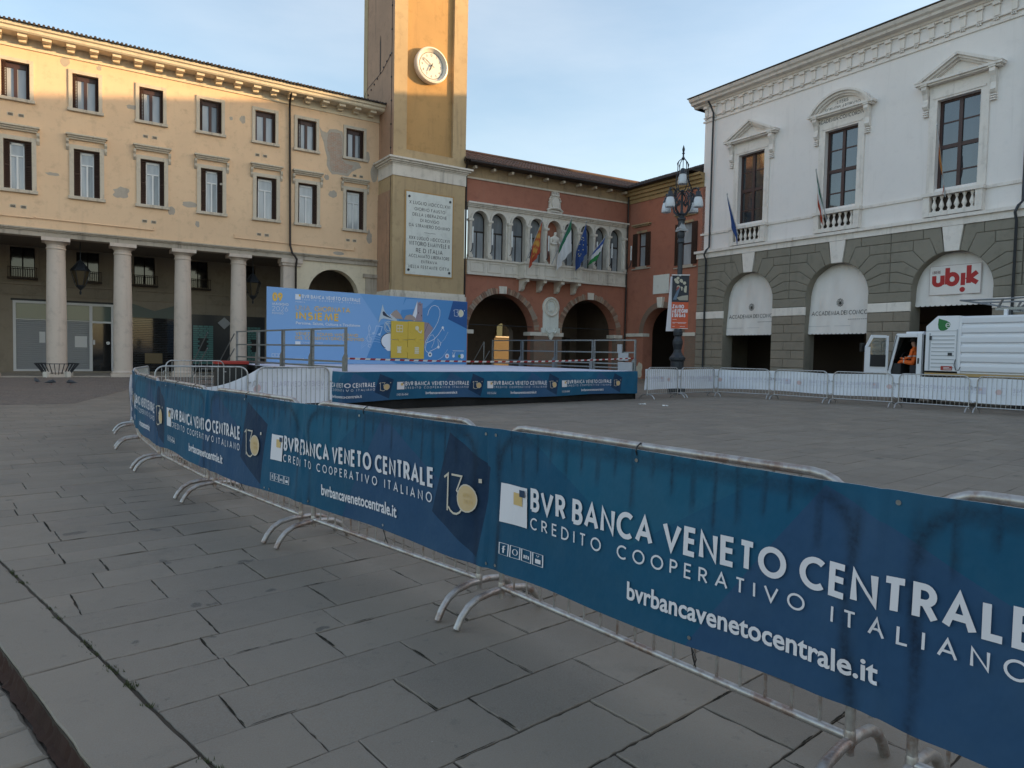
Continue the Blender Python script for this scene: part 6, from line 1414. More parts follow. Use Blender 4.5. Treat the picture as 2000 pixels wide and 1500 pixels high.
cream_ = simple('cream_ink', (.66, .60, .42), .6); blk = simple('dark_ink', (.02, .03, .06), .6); silver = simple('silver_ink', (.50, .56, .60), .4); tan_ = simple('tan_ink', (.36, .28, .24), .6)
f = plane_f(-.002)
pm = MB()
fillpoly(pm, f, [(4.55, 3.61), (6.5, 3.61), (6.2, 2.6), (5.42, 2.49)], 0, 1); fillpoly(pm, f, [(6.5, 3.61), (9.51, 3.61), (9.51, 1.0), (6.0, 1.0), (4.75, 1.0), (5.42, 2.49), (6.2, 2.6)], 0, 0)
fillpoly(pm, f, [(6.55, 3.55), (7.9, 3.61), (7.43, 3.24), (6.3, 3.1)], .002, 1); fillpoly(pm, f, [(8.79, 3.61), (9.515, 3.61), (9.515, 2.49), (8.55, 2.85)], .003, 2); fillpoly(pm, f, [(1.06, .99), (6.2, .99), (5.9, 1.1), (1.06, 1.12)], .001, 3)
obj('colour_fields', pm, cols, BK)
tx = MB(); d = .006
put(tx, f, '09', 1.23, 3.13, .31, .22, sp=.10, xs=1.35*.72, mi=1, d=d); put(tx, f, 'MAGGIO', 1.22, 3.00, .085, .2, sp=.13, xs=.58/(twidth('MAGGIO', .13)*.085), mi=0, d=d); put(tx, f, '2026', 1.22, 2.80, .165, .08, sp=.18, xs=.56/(twidth('2026', .18)*.165), d=d); put(tx, f, 'ROVIGO', 1.22, 2.69, .07, .14, sp=.2, xs=.40/(twidth('ROVIGO', .2)*.07), d=d)
fillpoly(tx, f, [(2.04, 3.24), (2.24, 3.24), (2.24, 3.43), (2.04, 3.43)], d, 0); fillpoly(tx, f, [(2.17, 3.35), (2.24, 3.35), (2.24, 3.43), (2.17, 3.43)], d+.001, 1)
t_ = 'BVR BANCA VENETO CENTRALE'; put(tx, f, t_, 2.28, 3.30, .135, .2, sp=.14, xs=2.28/(twidth(t_, .14)*.135), d=d); t_ = 'CREDITO COOPERATIVO ITALIANO'; put(tx, f, t_, 2.28, 3.225, .05, .16, sp=.65, space=1.1, xs=2.28/(twidth(t_, .65, 1.1)*.05), d=d)
put(tx, f, 'PRESENTA', 2.05, 3.14, .042, .18, xs=.35/(twidth('PRESENTA')*.042), d=d)
put(tx, f, 'UNA', 2.06, 2.86, .185, .09, xs=.53/(twidth('UNA')*.185), mi=2, d=d); put(tx, f, 'GIORNATA', 2.75, 2.865, .185, .18, sp=.14, xs=1.40/(twidth('GIORNATA', .14)*.185), mi=2, d=d); put(tx, f, 'INSIEME', 2.07, 2.54, .28, .22, sp=.2, xs=1.64/(twidth('INSIEME', .2)*.28), mi=1, d=d)
PV, PF = text_tris('Persone, Salute, Cultura e Tradizione', .018); xm = max(p[0] for p in PV); tx.add([(2.06+p[0]*2.50/xm, -.002-d, 2.375+p[1]*.135) for p in PV], PF, 0)
put(tx, f, 'CONCERTO DELLA', 2.06, 2.17, .045, .2, xs=.95/(twidth('CONCERTO DELLA')*.045), d=d); t_ = 'VENEZZE YOUNG WIND BAND'; put(tx, f, t_, 2.06, 1.99, .115, .18, sp=.15, xs=2.42/(twidth(t_, .15)*.115), mi=2, d=d); t_ = 'DEL CONSERVATORIO DI ROVIGO'; put(tx, f, t_, 2.06, 1.84, .115, .18, sp=.15, xs=2.66/(twidth(t_, .15)*.115), mi=2, d=d)
fillpoly(tx, f, [(2.05, 1.65), (2.24, 1.65), (2.24, 1.77), (2.05, 1.77)], d, 0)
put(tx, f, 'CONSERVATORIO', 2.28, 1.70, .06, .12, xs=.8/(twidth('CONSERVATORIO')*.06), d=d)
v_, f2_ = URL; xm = max(p[0] for p in v_); tx.add([(1.22+p[0]*1.16/xm, -.002-d, 1.135+p[1]*.06) for p in v_], f2_, 0)
for k in range(4): stroke(tx, f, [(1.22+k*.12, 1.22), (1.31+k*.12, 1.22), (1.31+k*.12, 1.32), (1.22+k*.12, 1.32), (1.22+k*.12, 1.22)], .01, d)
stroke(tx, f, [(8.80, 3.19), (8.86, 3.26), (8.86, 2.98)], .014, d); stroke(tx, f, [(8.90, 3.26), (9.05, 3.26), (8.98, 3.15)]+[(8.965+.10*math.cos(R(a)), 3.07+.09*math.sin(R(a))) for a in (70, 30, 0, -30, -60, -100, -140)], .014, d+.0004); fillpoly(tx, f, circ(9.20, 3.12, .13, 22, .145), d, 3); stroke(tx, f, circ(9.17, 3.12, .135, 22, .15)+[(9.305, 3.12)], .012, d+.001); fillpoly(tx, f, circ(9.37, 3.24, .02, 8), d, 0)
obj('lettering', tx, [wh, simple('amber_ink', (.78, .48, .08), .6), og, cream_], BK)
# collage: horn, book, tower, drum, yellow puzzle board with icons, notes
g = MB(); d = .006
fillpoly(g, f, [(7.06, 3.51), (7.10, 3.42), (7.20, 3.50), (7.22, 3.40), (7.30, 3.44), (7.31, 2.70), (6.84, 2.70), (6.84, 2.95)], d, 2); fillpoly(g, f, [(7.06, 3.51), (7.05, 3.0), (6.95, 2.70), (6.80, 2.75), (6.90, 3.05)], d+.001, 0)
for x, z in ((7.17, 3.33), (7.10, 3.0), (7.25, 2.9)): fillpoly(g, f, [(x, z), (x+.03, z), (x+.03, z+.06), (x, z+.06)], d+.0015, 1)
fillpoly(g, f, [(7.36, 2.67), (7.60, 2.66), (7.82, 2.45), (7.39, 1.74)], d, 2); stroke(g, f, [(7.60, 2.66), (7.38, 2.2)], .012, d+.001, 1)
for k in range(6): # book pages
    a = k*.035; fillpoly(g, f, [(6.42, 2.74), (6.30-a*.3, 2.93+a*.2), (6.12-a, 3.10-a*.6), (6.00-a, 3.05-a*.9), (5.86+a*.2, 2.90-a*.6), (6.1, 2.76)], d+.002+.0004*(5-k), 0 if k % 2 else 3)
    fillpoly(g, f, [(6.44, 2.74), (6.55+a*.4, 2.90-a*.3), (6.75+a, 2.95-a*.8), (6.95+a*.3, 2.86-a*.8), (7.02-a*.2, 2.72)], d+.002+.0004*(5-k), 0 if k % 2 else 3)
fillpoly(g, f, [(5.50, 3.28), (5.46, 3.05), (5.40, 2.80), (5.33, 2.55), (5.42, 2.68), (5.50, 2.82), (5.60, 2.86), (5.80, 2.78), (6.10, 2.72), (6.12, 2.66), (5.85, 2.70), (5.60, 2.76), (5.55, 2.74)][::-1] if False else [(5.33, 2.55), (5.44, 2.70), (5.55, 2.74), (5.85, 2.70), (6.15, 2.64), (6.12, 2.74), (5.85, 2.82), (5.66, 2.93), (5.56, 3.08), (5.50, 3.28), (5.45, 3.05), (5.38, 2.80)], d+.005, 4)
fillpoly(g, f, [(5.50, 2.98), (5.52, 2.86), (5.70, 2.80), (5.95, 2.74), (5.72, 2.86), (5.56, 3.02)], d+.006, 1)
for r_ in (.14, .20): stroke(g, f, [(5.78+r_*math.cos(R(a)), 2.42+r_*1.1*math.sin(R(a))) for a in range(0, 361, 24)], .022, d+.003, 4)
for k in range(4): stroke(g, f, [(5.60+k*.06, 2.62-k*.03), (5.86, 2.34-k*.05)], .018, d+.0035+.0003*k, 4)
fillpoly(g, f, circ(5.86, 1.87, .40, 28, .31), d+.004, 0); stroke(g, f, circ(5.86, 1.87, .41, 28, .32)+[(6.27, 1.87)], .03, d+.005, 1); fillpoly(g, f, [(5.6, 1.6), (5.9, 1.62), (5.9, 1.5), (5.75, 1.49)], d+.0055, 0)
obj('collage', g, [wh, blk, pk, tan_, silver], BK)
yb = MB(); yb.box(5.87, -.06, 1.22, 6.60, -.016, 1.93); yb.box(5.87, -.062, 1.945, 6.61, -.016, 2.66); yb.box(6.615, -.064, 1.20, 7.37, -.016, 1.95); yb.box(6.625, -.058, 1.962, 7.37, -.016, 2.68)
yb.disc(6.60, 1.55, .11, -.067, -.06, 18); yb.disc(6.28, 1.95, .11, -.069, -.06, 18); yb.disc(6.80, 2.32, .11, -.066, -.058, 18) ; yb.disc(7.05, 1.95, .11, -.071, -.06, 18); obj('puzzle_board', yb, yl, BK, bevel=.006)
ic = MB(); fi = plane_f(-.074)
stroke(ic, fi, [(6.10, 2.25), (6.36, 2.25), (6.36, 2.50), (6.10, 2.50), (6.10, 2.25)], .03); stroke(ic, fi, [(6.23, 2.25), (6.23, 2.50)], .025, .0005); stroke(ic, fi, [(6.10, 2.38), (6.36, 2.38)], .025, .001)
fillpoly(ic, fi, circ(7.02, 2.42, .09, 12), 0); stroke(ic, fi, [(7.02, 2.42), (7.10, 2.28), (7.20, 2.24), (7.24, 2.34)], .05, .0006)
fillpoly(ic, fi, circ(6.22, 1.58, .10, 12), 0); fillpoly(ic, fi, [(6.12, 1.42), (6.32, 1.42), (6.30, 1.50), (6.14, 1.50)], .0006); stroke(ic, fi, [(6.13, 1.68), (6.18, 1.64)], .04, .0012); stroke(ic, fi, [(6.31, 1.68), (6.26, 1.64)], .04, .0012)
for k in range(4): fillpoly(ic, fi, [(6.92+.01*(k % 2), 1.40+k*.07), (7.12+.01*(k % 2), 1.40+k*.07), (7.12, 1.455+k*.07), (6.92, 1.455+k*.07)], 0)
obj('icons', ic, cream_, BK)
ns = MB(); lb_ = simple('pale_blue_ink', (.42, .56, .76), .6); d = .007
stroke(ns, f, [(4.99, 1.60), (4.90, 1.66), (4.93, 1.74), (5.02, 1.72), (5.03, 1.60), (4.96, 2.05), (4.90, 2.35), (4.95, 2.46), (5.0, 2.35), (4.92, 2.12), (4.84, 1.95), (4.90, 1.82), (5.02, 1.84), (5.04, 1.96), (4.96, 2.0)], .03, d, 1)
stroke(ns, f, [(5.16, 2.16), (5.24, 2.44), (5.50, 2.42), (5.42, 2.14)], .03, d, 1); fillpoly(ns, f, circ(5.12, 2.15, .05, 10), d+.001, 1); fillpoly(ns, f, circ(5.38, 2.12, .05, 10), d+.001, 1)
for k in range(4): stroke(ns, f, [(4.6, 1.55+k*.06), (4.9, 1.78+k*.10), (5.2, 1.85+k*.10), (5.5, 1.80+k*.08)], .010, d+.0005*k, 1)
sw = [(7.55, 2.95), (7.60, 3.15), (7.72, 3.32), (7.88, 3.38), (8.04, 3.33), (8.14, 3.18), (8.14, 2.98), (8.05, 2.72), (7.92, 2.50), (7.78, 2.32), (7.60, 2.12), (7.47, 1.90), (7.44, 1.66), (7.50, 1.52), (7.62, 1.44), (7.70, 1.38)]
stroke(ns, f, sw, .018, d); stroke(ns, f, [(7.49, 1.84), (7.70, 1.92), (7.90, 2.02), (8.08, 2.20), (8.24, 2.42), (8.30, 2.50), (8.36, 2.36)], .022, d+.001); stroke(ns, f, [(7.45, 1.60), (7.56, 1.95), (7.70, 2.16), (7.82, 2.18), (7.90, 2.06), (7.86, 1.86), (7.76, 1.66)], .014, d+.0015)
stroke(ns, f, [(7.66, 1.50), (7.90, 1.60), (8.10, 1.70), (8.05, 2.03), (8.20, 1.86), (8.18, 1.74)], .02, d+.002); fillpoly(ns, f, circ(8.09, 1.69, .06, 12), d+.0025); fillpoly(ns, f, circ(8.29, 2.49, .055, 12), d+.0026); fillpoly(ns, f, circ(7.69, 1.38, .10, 16), d+.0025); fillpoly(ns, f, circ(7.69, 1.38, .045, 12), d+.0035, 2)
stroke(ns, f, [(8.16, 1.80), (8.40, 2.05), (8.56, 2.32)], .008, d); stroke(ns, f, [(6.6, 1.16), (7.0, 1.06), (7.4, 1.03), (7.9, 1.08), (8.3, 1.28), (8.55, 1.6)], .010, d+.0006)
for x, c_ in ((8.53, 0), (8.85, 0), (9.28, 0)): fillpoly(ns, f, circ(x, 1.33, .10 if x != 8.85 else .06, 16), d, c_)
stroke(ns, f, [(8.53, 1.28), (8.53, 1.38)], .03, d+.002, 3); stroke(ns, f, [(8.48, 1.33), (8.58, 1.33)], .03, d+.0026, 3); fillpoly(ns, f, circ(9.15, 1.33, .07, 14), d+.001, 4); stroke(ns, f, [(8.84, 1.36), (8.80, 1.48)], .02, d+.001); stroke(ns, f, [(8.87, 1.36), (8.93, 1.50)], .02, d+.0015); stroke(ns, f, [(8.80, 1.55), (9.38, 1.55)], .02, d); 
obj('music_notes', ns, [wh, lb_, blk, simple('red_ink', (.4, .03, .04), .6), simple('green_ink', (.08, .25, .10), .6)], BK)
# ================================================================== GARBAGE TRUCK
def W_w(x, y): return (7.2352+math.cos(W_RZ)*x-math.sin(W_RZ)*y, 44.7623+math.sin(W_RZ)*x+math.cos(W_RZ)*y)
TK = thing('garbage_truck', 'white garbage truck with a ribbed body and a green leaf emblem, its cab door open', 'truck', (*W_w(19.68, -5.0), 0), W_RZ)
TW = 2.15
tw = simple('white_truck_paint', (.74, .75, .79), .32); tdk = simple('dark_cab_interior', (.015, .015, .017), .6); seatm = simple('dark_seat', (.025, .025, .03), .8); rub = simple('tyre_rubber', (.02, .02, .02), .85)
m = MB()
for y0, y1 in ((0, .07), (TW-.07, TW)):
    m.prism([(0, .62), (.10, .62), (.10, 1.16), (-.0, 1.14)], y0, y1); m.prism([(-.0, 1.14), (.10, 1.16), (.36, 2.36), (.24, 2.44)], y0, y1); m.prism([(.24, 2.44), (.36, 2.36), (1.0, 2.36), (1.0, 2.50), (.27, 2.49)], y0, y1); m.prism([(1.0, .62), (1.18, .62), (1.18, 2.50), (1.0, 2.50)], y0, y1); m.prism([(.10, .62), (1.0, .62), (1.0, 1.02), (.10, 1.02)], y0, y1)
m.box(.24, .07, 2.42, 1.18, TW-.07, 2.50); m.box(1.12, .07, .62, 1.18, TW-.07, 2.42); m.box(-.06, .02, .45, .0, TW-.02, 1.12); m.box(.5, .2, 2.50, 1.12, TW-.2, 2.57)
obj('cab', m, tw, TK, bevel=.02)
m = MB(); m.box(.10, .07, .62, 1.12, TW-.07, 1.06); m.box(.05, .09, 1.06, .42, TW-.09, 1.42); obj('cab_interior', m, tdk, TK)
m = MB(); m.quad((.02, .08, 1.16), (.02, TW-.08, 1.16), (.27, TW-.08, 2.40), (.27, .08, 2.40)); obj('windscreen', m, M['pane_dark'], TK)
m = MB(); m.box(.12, TW-.05, 1.2, 1.0, TW-.03, 2.34); obj('far_door_window', m, simple('far_window_glass', (.10, .13, .12), .15), TK)
m = MB(); m.tube([(.36+.02*math.cos(a), .50+.22*math.cos(a), 1.62+.20*math.sin(a)) for a in [2*math.pi*k/20 for k in range(20)]], .018, 6, closed=True); m.tube([(.36, .5, 1.62), (.2, .5, 1.35)], .025, 6); obj('steering_wheel', m, tdk, TK)
m = MB(); m.box(.66, .22, 1.06, 1.08, .78, 1.36); m.box(.96, .22, 1.36, 1.10, .78, 2.0); m.box(.98, .34, 2.0, 1.09, .66, 2.2); obj('driver_seat', m, seatm, TK, bevel=.03)
m = MB(); m.box(1.18, .1, .7, 1.30, TW-.1, 2.45); obj('gap_frame', m, M['black'], TK)
m = MB(); m.prism([(1.29, 1.18), (2.36, 1.18), (2.36, 3.08), (1.66, 3.09), (1.29, 2.74)], 0, TW); obj('front_module', m, tw, TK, bevel=.015)
m = MB()
for k in range(9): m.box(1.50, -.012, 1.30+k*.135, 2.24, -.001, 1.335+k*.135)
m.box(1.42, -.018, 1.22, 1.46, -.001, 2.50); m.box(2.30, -.018, 1.22, 2.33, -.001, 2.62); m.box(1.31, -.010, 2.56, 2.34, -.001, 2.58); obj('louvre_panel', m, simple('shaded_white_trim', (.42, .44, .47), .4), TK)
m = MB(); m.box(2.05, -.03, 1.72, 2.18, -.012, 1.82); m.box(1.44, -.05, 2.26, 1.50, -.012, 2.40); obj('latch', m, M['iron'], TK)
m = MB(); m.box(1.84, -.022, 1.22, 2.20, -.012, 1.36); wl_ = obj('warning_label', m, simple('red_label', (.35, .03, .02), .5), TK); m = MB(); m.box(1.93, -.026, 1.25, 2.18, -.0225, 1.275); m.box(1.93, -.026, 1.30, 2.12, -.0225, 1.32); obj('label_print', m, M['white_paint'], wl_)
m = MB(); m.prism([(2.40, 1.12), (6.6, 1.12), (6.9, 1.6), (6.9, 2.6), (6.5, 3.05), (2.40, 3.06)], .06, TW-.06); m.box(2.36, .0, 1.12, 2.44, TW, 3.07)
for k in range(6): z = 1.16+k*.325; m.xprism([(.06, z), (.0, z+.045), (-.01, z+.20), (.0, z+.265), (.06, z+.27)][::-1], 2.44, 6.6)
obj('ribbed_body', m, tw, TK, bevel=.01)
m = MB(); m.box(1.29, .02, 1.02, 6.7, .2, 1.115); obj('lower_rail', m, simple('ochre_reflective_strip', (.45, .30, .12), .5), TK)
m = MB(); m.box(.0, .35, .5, 6.6, .6, .75); m.box(.0, TW-.6, .5, 6.6, TW-.35, .75); obj('chassis', m, M['black'], TK)
def wheel(x, y):
    m = MB(); m.lathe([(.22, -.13), (.36, -.13), (.405, -.09), (.41, 0), (.405, .09), (.36, .13), (.22, .13)], 28); m.xf(Matrix.Translation((x, y, .42)) @ Matrix.Rotation(R(90), 4, 'X')); wt_ = obj('wheel', m, rub, TK, smooth=True)
    m = MB(); m.lathe([(.02, .10), (.09, .11), (.10, .06), (.20, .04), (.23, .12), (.23, -.1), (.02, -.1)], 20); m.xf(Matrix.Translation((x, y, .42)) @ Matrix.Rotation(R(90 if y < 1 else -90), 4, 'X')); obj('rim', m, M['shade_grey'], wt_, smooth=True)
for x in (.75, 4.2): wheel(x, .18); wheel(x, TW-.18)
wheel(5.2, .18); wheel(5.2, TW-.18)
# lifting frame on the roof
m = MB()
for y in (.35, 1.7): m.tube([(2.2, y, 3.62), (3.6, y, 3.60), (6.5, y, 3.72)], .03, 6); m.tube([(2.2, y, 3.62), (3.35, y, 3.38), (3.5, y, 3.30)], .025, 6); m.tube([(3.5, y, 3.62), (3.35, y, 3.3)], .035, 6); m.tube([(3.9, y, 3.25), (4.3, y, 3.5)], .035, 6)
m.tube([(2.2, .35, 3.62), (2.2, 1.7, 3.62)], .03, 6); m.tube([(3.5, .35, 3.3), (3.5, 1.7, 3.3)], .03, 6); m.box(3.3, .3, 3.24, 6.5, .42, 3.32); m.box(3.3, 1.64, 3.24, 6.5, 1.76, 3.32)
for x in (3.65, 5.0, 6.2): m.box(x, .3, 3.05, x+.07, .38, 3.25)
obj('roof_frame', m, M['rail_grey'], TK)
m = MB()
for x in (3.62, 4.95): m.box(x, .12, 3.06, x+.10, .2, 3.26)
m.tube([(4.3, .15, 3.06), (4.3, .15, 3.12), (4.36, .15, 3.15), (4.42, .15, 3.12), (4.42, .15, 3.06)], .015, 5); obj('roof_brackets', m, tw, TK)
# lights, handles and seams
m = MB(); m.box(-.07, .12, .72, -.055, .48, .90); m.box(-.07, TW-.48, .72, -.055, TW-.12, .90); obj('headlights', m, M['frost'], TK)
m = MB(); m.box(1.05, -.02, 1.42, 1.10, -.001, 1.62); m.box(1.185, -.012, .64, 1.195, -.001, 2.48); obj('grab_handle', m, M['black'], TK)
m = MB()
for x in (1.5, 3.2, 4.9, 6.4): m.box(x, .005, 1.04, x+.10, .018, 1.085)
obj('side_markers', m, simple('amber_marker', (.6, .22, .02), .4), TK)
m = MB(); m.tube([(2.30, -.02, 1.60), (2.28, -.05, 1.40), (2.34, -.06, 1.24), (2.42, -.04, 1.22), (2.46, -.02, 1.34)], .012, 5); m.tube([(.02, -.03, 1.16), (.30, -.03, 2.44)], .012, 5); obj('door_seal', m, M['black'], TK)
# green leaf emblem with the letter e
f = plane_f(-.004); m = MB()
lf = [(1.70, 3.00), (1.68, 2.80), (1.70, 2.66), (1.76, 2.59), (1.86, 2.57), (1.97, 2.61), (2.06, 2.70), (2.09, 2.79), (2.05, 2.86), (1.95, 2.92), (1.82, 2.96)]
fillpoly(m, f, lf, 0, 0); stroke(m, f, [(1.94, 2.76), (2.06, 2.765)]+[(2.005+.065*math.cos(R(a)), 2.76+.075*math.sin(R(a))) for a in range(5, 320, 21)], .022, .002, 1); obj('leaf_emblem', m, [simple('leaf_green', (.01, .16, .035), .5), M['white_paint']], TK)
# open door: leaf hinged at the front pillar
dr = obj('door', (lambda m: (m.box(0, -.03, 1.04, .88, .03, 1.12), m.box(0, -.03, 1.12, .09, .03, 2.42), m.box(.70, -.03, 1.12, .88, .03, 2.0), m.prism([(.09, 2.34), (.60, 2.34), (.62, 2.44), (.09, 2.44)], -.03, .03), m.prism([(.60, 2.34), (.80, 1.98), (.88, 2.0), (.66, 2.44)], -.03, .03), m.box(.09, -.028, 1.12, .70, .0, 1.28), m)[-1])(MB()), tw, TK, (-.02, 0, 0))
dr.rotation_euler = (0, 0, R(180+62))
m = MB(); m.box(.09, .0, 1.28, .70, .025, 1.72); obj('door_lining', m, tdk, dr); m = MB(); m.box(.09, -.005, 1.72, .66, .005, 2.34); 
gm_, gnt, gb = newmat('clear_door_glass'); gb.inputs['Base Color'].default_value = (.6, .65, .65, 1); gb.inputs['Transmission Weight'].default_value = .95; gb.inputs['Roughness'].default_value = .02; obj('door_window', m, gm_, dr)
m = MB(); m.box(.80, -.22, 1.82, .98, -.14, 2.14); m.tube([(.84, 0, 2.0), (.86, -.18, 2.0)], .015, 5); obj('mirror', m, M['black'], dr, bevel=.015)
# ------------------------------------------------------------------ figures grown from a skeleton
def figure(name, verts, edges, rad, mats, pick, sub=2, parent=None, xf=None):
    me = bpy.data.meshes.new('sk'); me.from_pydata(verts, edges, []); o = bpy.data.objects.new('sk', me); COL.objects.link(o)
    md = o.modifiers.new('s', 'SKIN'); sl_ = me.skin_vertices[0].data if me.skin_vertices else None
    if sl_ is None:
        me.skin_vertices if False else None
    bpy.context.view_layer.update()
    if not me.skin_vertices:
        bpy.context.view_layer.objects.active = o; o.select_set(True); bpy.ops.mesh.customdata_skin_add()
    for i, r_ in enumerate(rad):
        d = me.skin_vertices[0].data[i]; d.radius = r_ if isinstance(r_, tuple) else (r_, r_); d.use_root = (i == 0)
    s2 = o.modifiers.new('u', 'SUBSURF'); s2.levels = sub; s2.render_levels = sub
    bpy.context.view_layer.update(); dg = bpy.context.evaluated_depsgraph_get(); nm = bpy.data.meshes.new_from_object(o.evaluated_get(dg)); bpy.data.objects.remove(o)
    nm.name = name; nm.materials.clear()
    for mt in mats: nm.materials.append(mt)
    for p in nm.polygons: p.use_smooth = True; p.material_index = pick(p.center)
    if xf: nm.transform(xf)
    return nm
# driver: seated, facing the windscreen (-x), hands on the wheel
hiv = simple('orange_work_clothes', (.75, .13, .015), .75); tape_ = simple('grey_reflective_tape', (.45, .45, .43), .4); skin_ = simple('skin', (.36, .20, .14), .6); dark_ = simple('dark_hair_and_cap', (.015, .012, .012), .8); boot = simple('black_boot', (.02, .02, .022), .7)
DV = thing('person', 'driver in orange high-visibility work clothes sitting in the open cab of the white truck', 'person', (*W_w(19.56, -5.10), 0), W_RZ)
V = [(.86, .48, 1.45), (.88, .48, 1.62), (.90, .48, 1.82), (.88, .48, 1.95), (.85, .48, 2.03), (.82, .48, 2.12), (.80, .48, 2.22),
     (.84, .39, 1.44), (.44, .34, 1.50), (.34, .30, 1.20), (.30, .30, 1.09), (.19, .29, 1.075),
     (.84, .57, 1.44), (.44, .62, 1.48), (.34, .62, 1.20), (.30, .62, 1.09), (.19, .62, 1.075),
     (.87, .31, 1.90), (.82, .25, 1.66), (.60, .30, 1.58), (.42, .34, 1.62),
     (.87, .65, 1.90), (.80, .70, 1.66), (.60, .66, 1.60), (.42, .62, 1.66)]
E_ = [(0, 1), (1, 2), (2, 3), (3, 4), (4, 5), (5, 6), (0, 7), (7, 8), (8, 9), (9, 10), (10, 11), (0, 12), (12, 13), (13, 14), (14, 15), (15, 16), (3, 17), (17, 18), (18, 19), (19, 20), (3, 21), (21, 22), (22, 23), (23, 24)]
Rd = [(.15, .12), (.15, .12), (.16, .12), (.13, .11), .055, .085, .09, .10, .075, .06, .045, .04, .10, .075, .06, .045, .04, .065, .052, .042, .03, .065, .052, .042, .03]
def pk(c):
    if c.z > 2.04: return 2
    if c.x < .47 and c.z > 1.55: return 2
    if c.z < 1.13: return 3
    if 1.16 < c.z < 1.22 or (.56 < c.x < .61 and c.z > 1.40) or (1.66 < c.z < 1.70): return 1
    return 0
obj('body', figure('driver_body', V, E_, Rd, [hiv, tape_, skin_, boot], pk), None, DV)
m = MB(); m.lathe([(.105, 0), (.11, .05), (.095, .11), (.05, .145), (.005, .15)], 16, c=(.81, .48, 2.21)); m.box(.64, .42, 2.22, .75, .54, 2.24); obj('cap', m, dark_, DV, smooth=True)
# statue in the middle niche
ST2 = thing('statue', 'white stone statue of a robed figure standing in the middle arch of the loggia', 'statue', (CC[0]+BS*(math.cos(C_RZ)*(-5.93)+math.sin(C_RZ)*.48), CC[1]+BS*(math.sin(C_RZ)*(-5.93)-math.cos(C_RZ)*.48), 6.62*BS+CC[2]), C_RZ)
V = [(0, 0, 1.12), (0, 0, 1.30), (.0, 0, 1.52), (0, 0, 1.72), (0, 0, 1.84), (.01, -.02, 1.94), (.03, -.04, 2.08),
     (-.10, 0, 1.05), (-.12, -.03, .60), (-.13, .0, .18), (-.13, -.10, .12), (.10, 0, 1.05), (.13, -.10, .62), (.14, -.02, .18), (.16, -.12, .12),
     (-.23, 0, 1.70), (-.28, -.03, 1.42), (-.10, -.20, 1.32), (.02, -.22, 1.38), (.23, 0, 1.70), (.28, -.06, 1.42), (.22, -.28, 1.36), (.30, -.34, 1.42)]
E_ = [(0, 1), (1, 2), (2, 3), (3, 4), (4, 5), (5, 6), (0, 7), (7, 8), (8, 9), (9, 10), (0, 11), (11, 12), (12, 13), (13, 14), (3, 15), (15, 16), (16, 17), (17, 18), (3, 19), (19, 20), (20, 21), (21, 22)]
Rd = [(.19, .15), (.17, .13), (.19, .14), (.17, .12), .065, .10, .105, .14, .12, .10, .06, .14, .12, .10, .06, .09, .07, .055, .045, .09, .07, .055, .045]
ST2.scale = (BS, BS, BS)
bd = obj('body', figure('statue_body', V, E_, Rd, [M['white_stone']], lambda c: 0), None, ST2)
m = MB(); N_ = 30
prof = [(.27, .10), (.25, .35), (.23, .65), (.22, .95), (.20, 1.15), (.19, 1.25)]
vs = []
for r_, z in prof:
    for j in range(N_): a = 2*math.pi*j/N_; q_ = r_*(1+.10*math.sin(7*a+z*1.5)+.05*math.sin(13*a)); vs.append((q_*math.cos(a), q_*.72*math.sin(a), z+(.05*math.sin(3*a) if z < .2 else 0)))
m.add(vs, [(i*N_+j, i*N_+(j+1) % N_, (i+1)*N_+(j+1) % N_, (i+1)*N_+j) for i in range(len(prof)-1) for j in range(N_)])
m.prism([(-.30, 1.75), (-.32, 1.30), (-.20, .55), (-.10, .60), (.10, .80), (.26, 1.30), (.24, 1.72), (0, 1.82)], .02, .16, bev=.03); obj('robe', m, M['white_stone'], bd, smooth=True)
m = MB(); m.cbox(0, 0, 0, .62, .50, .10); obj('plinth', m, M['white_stone'], ST2, bevel=.01)
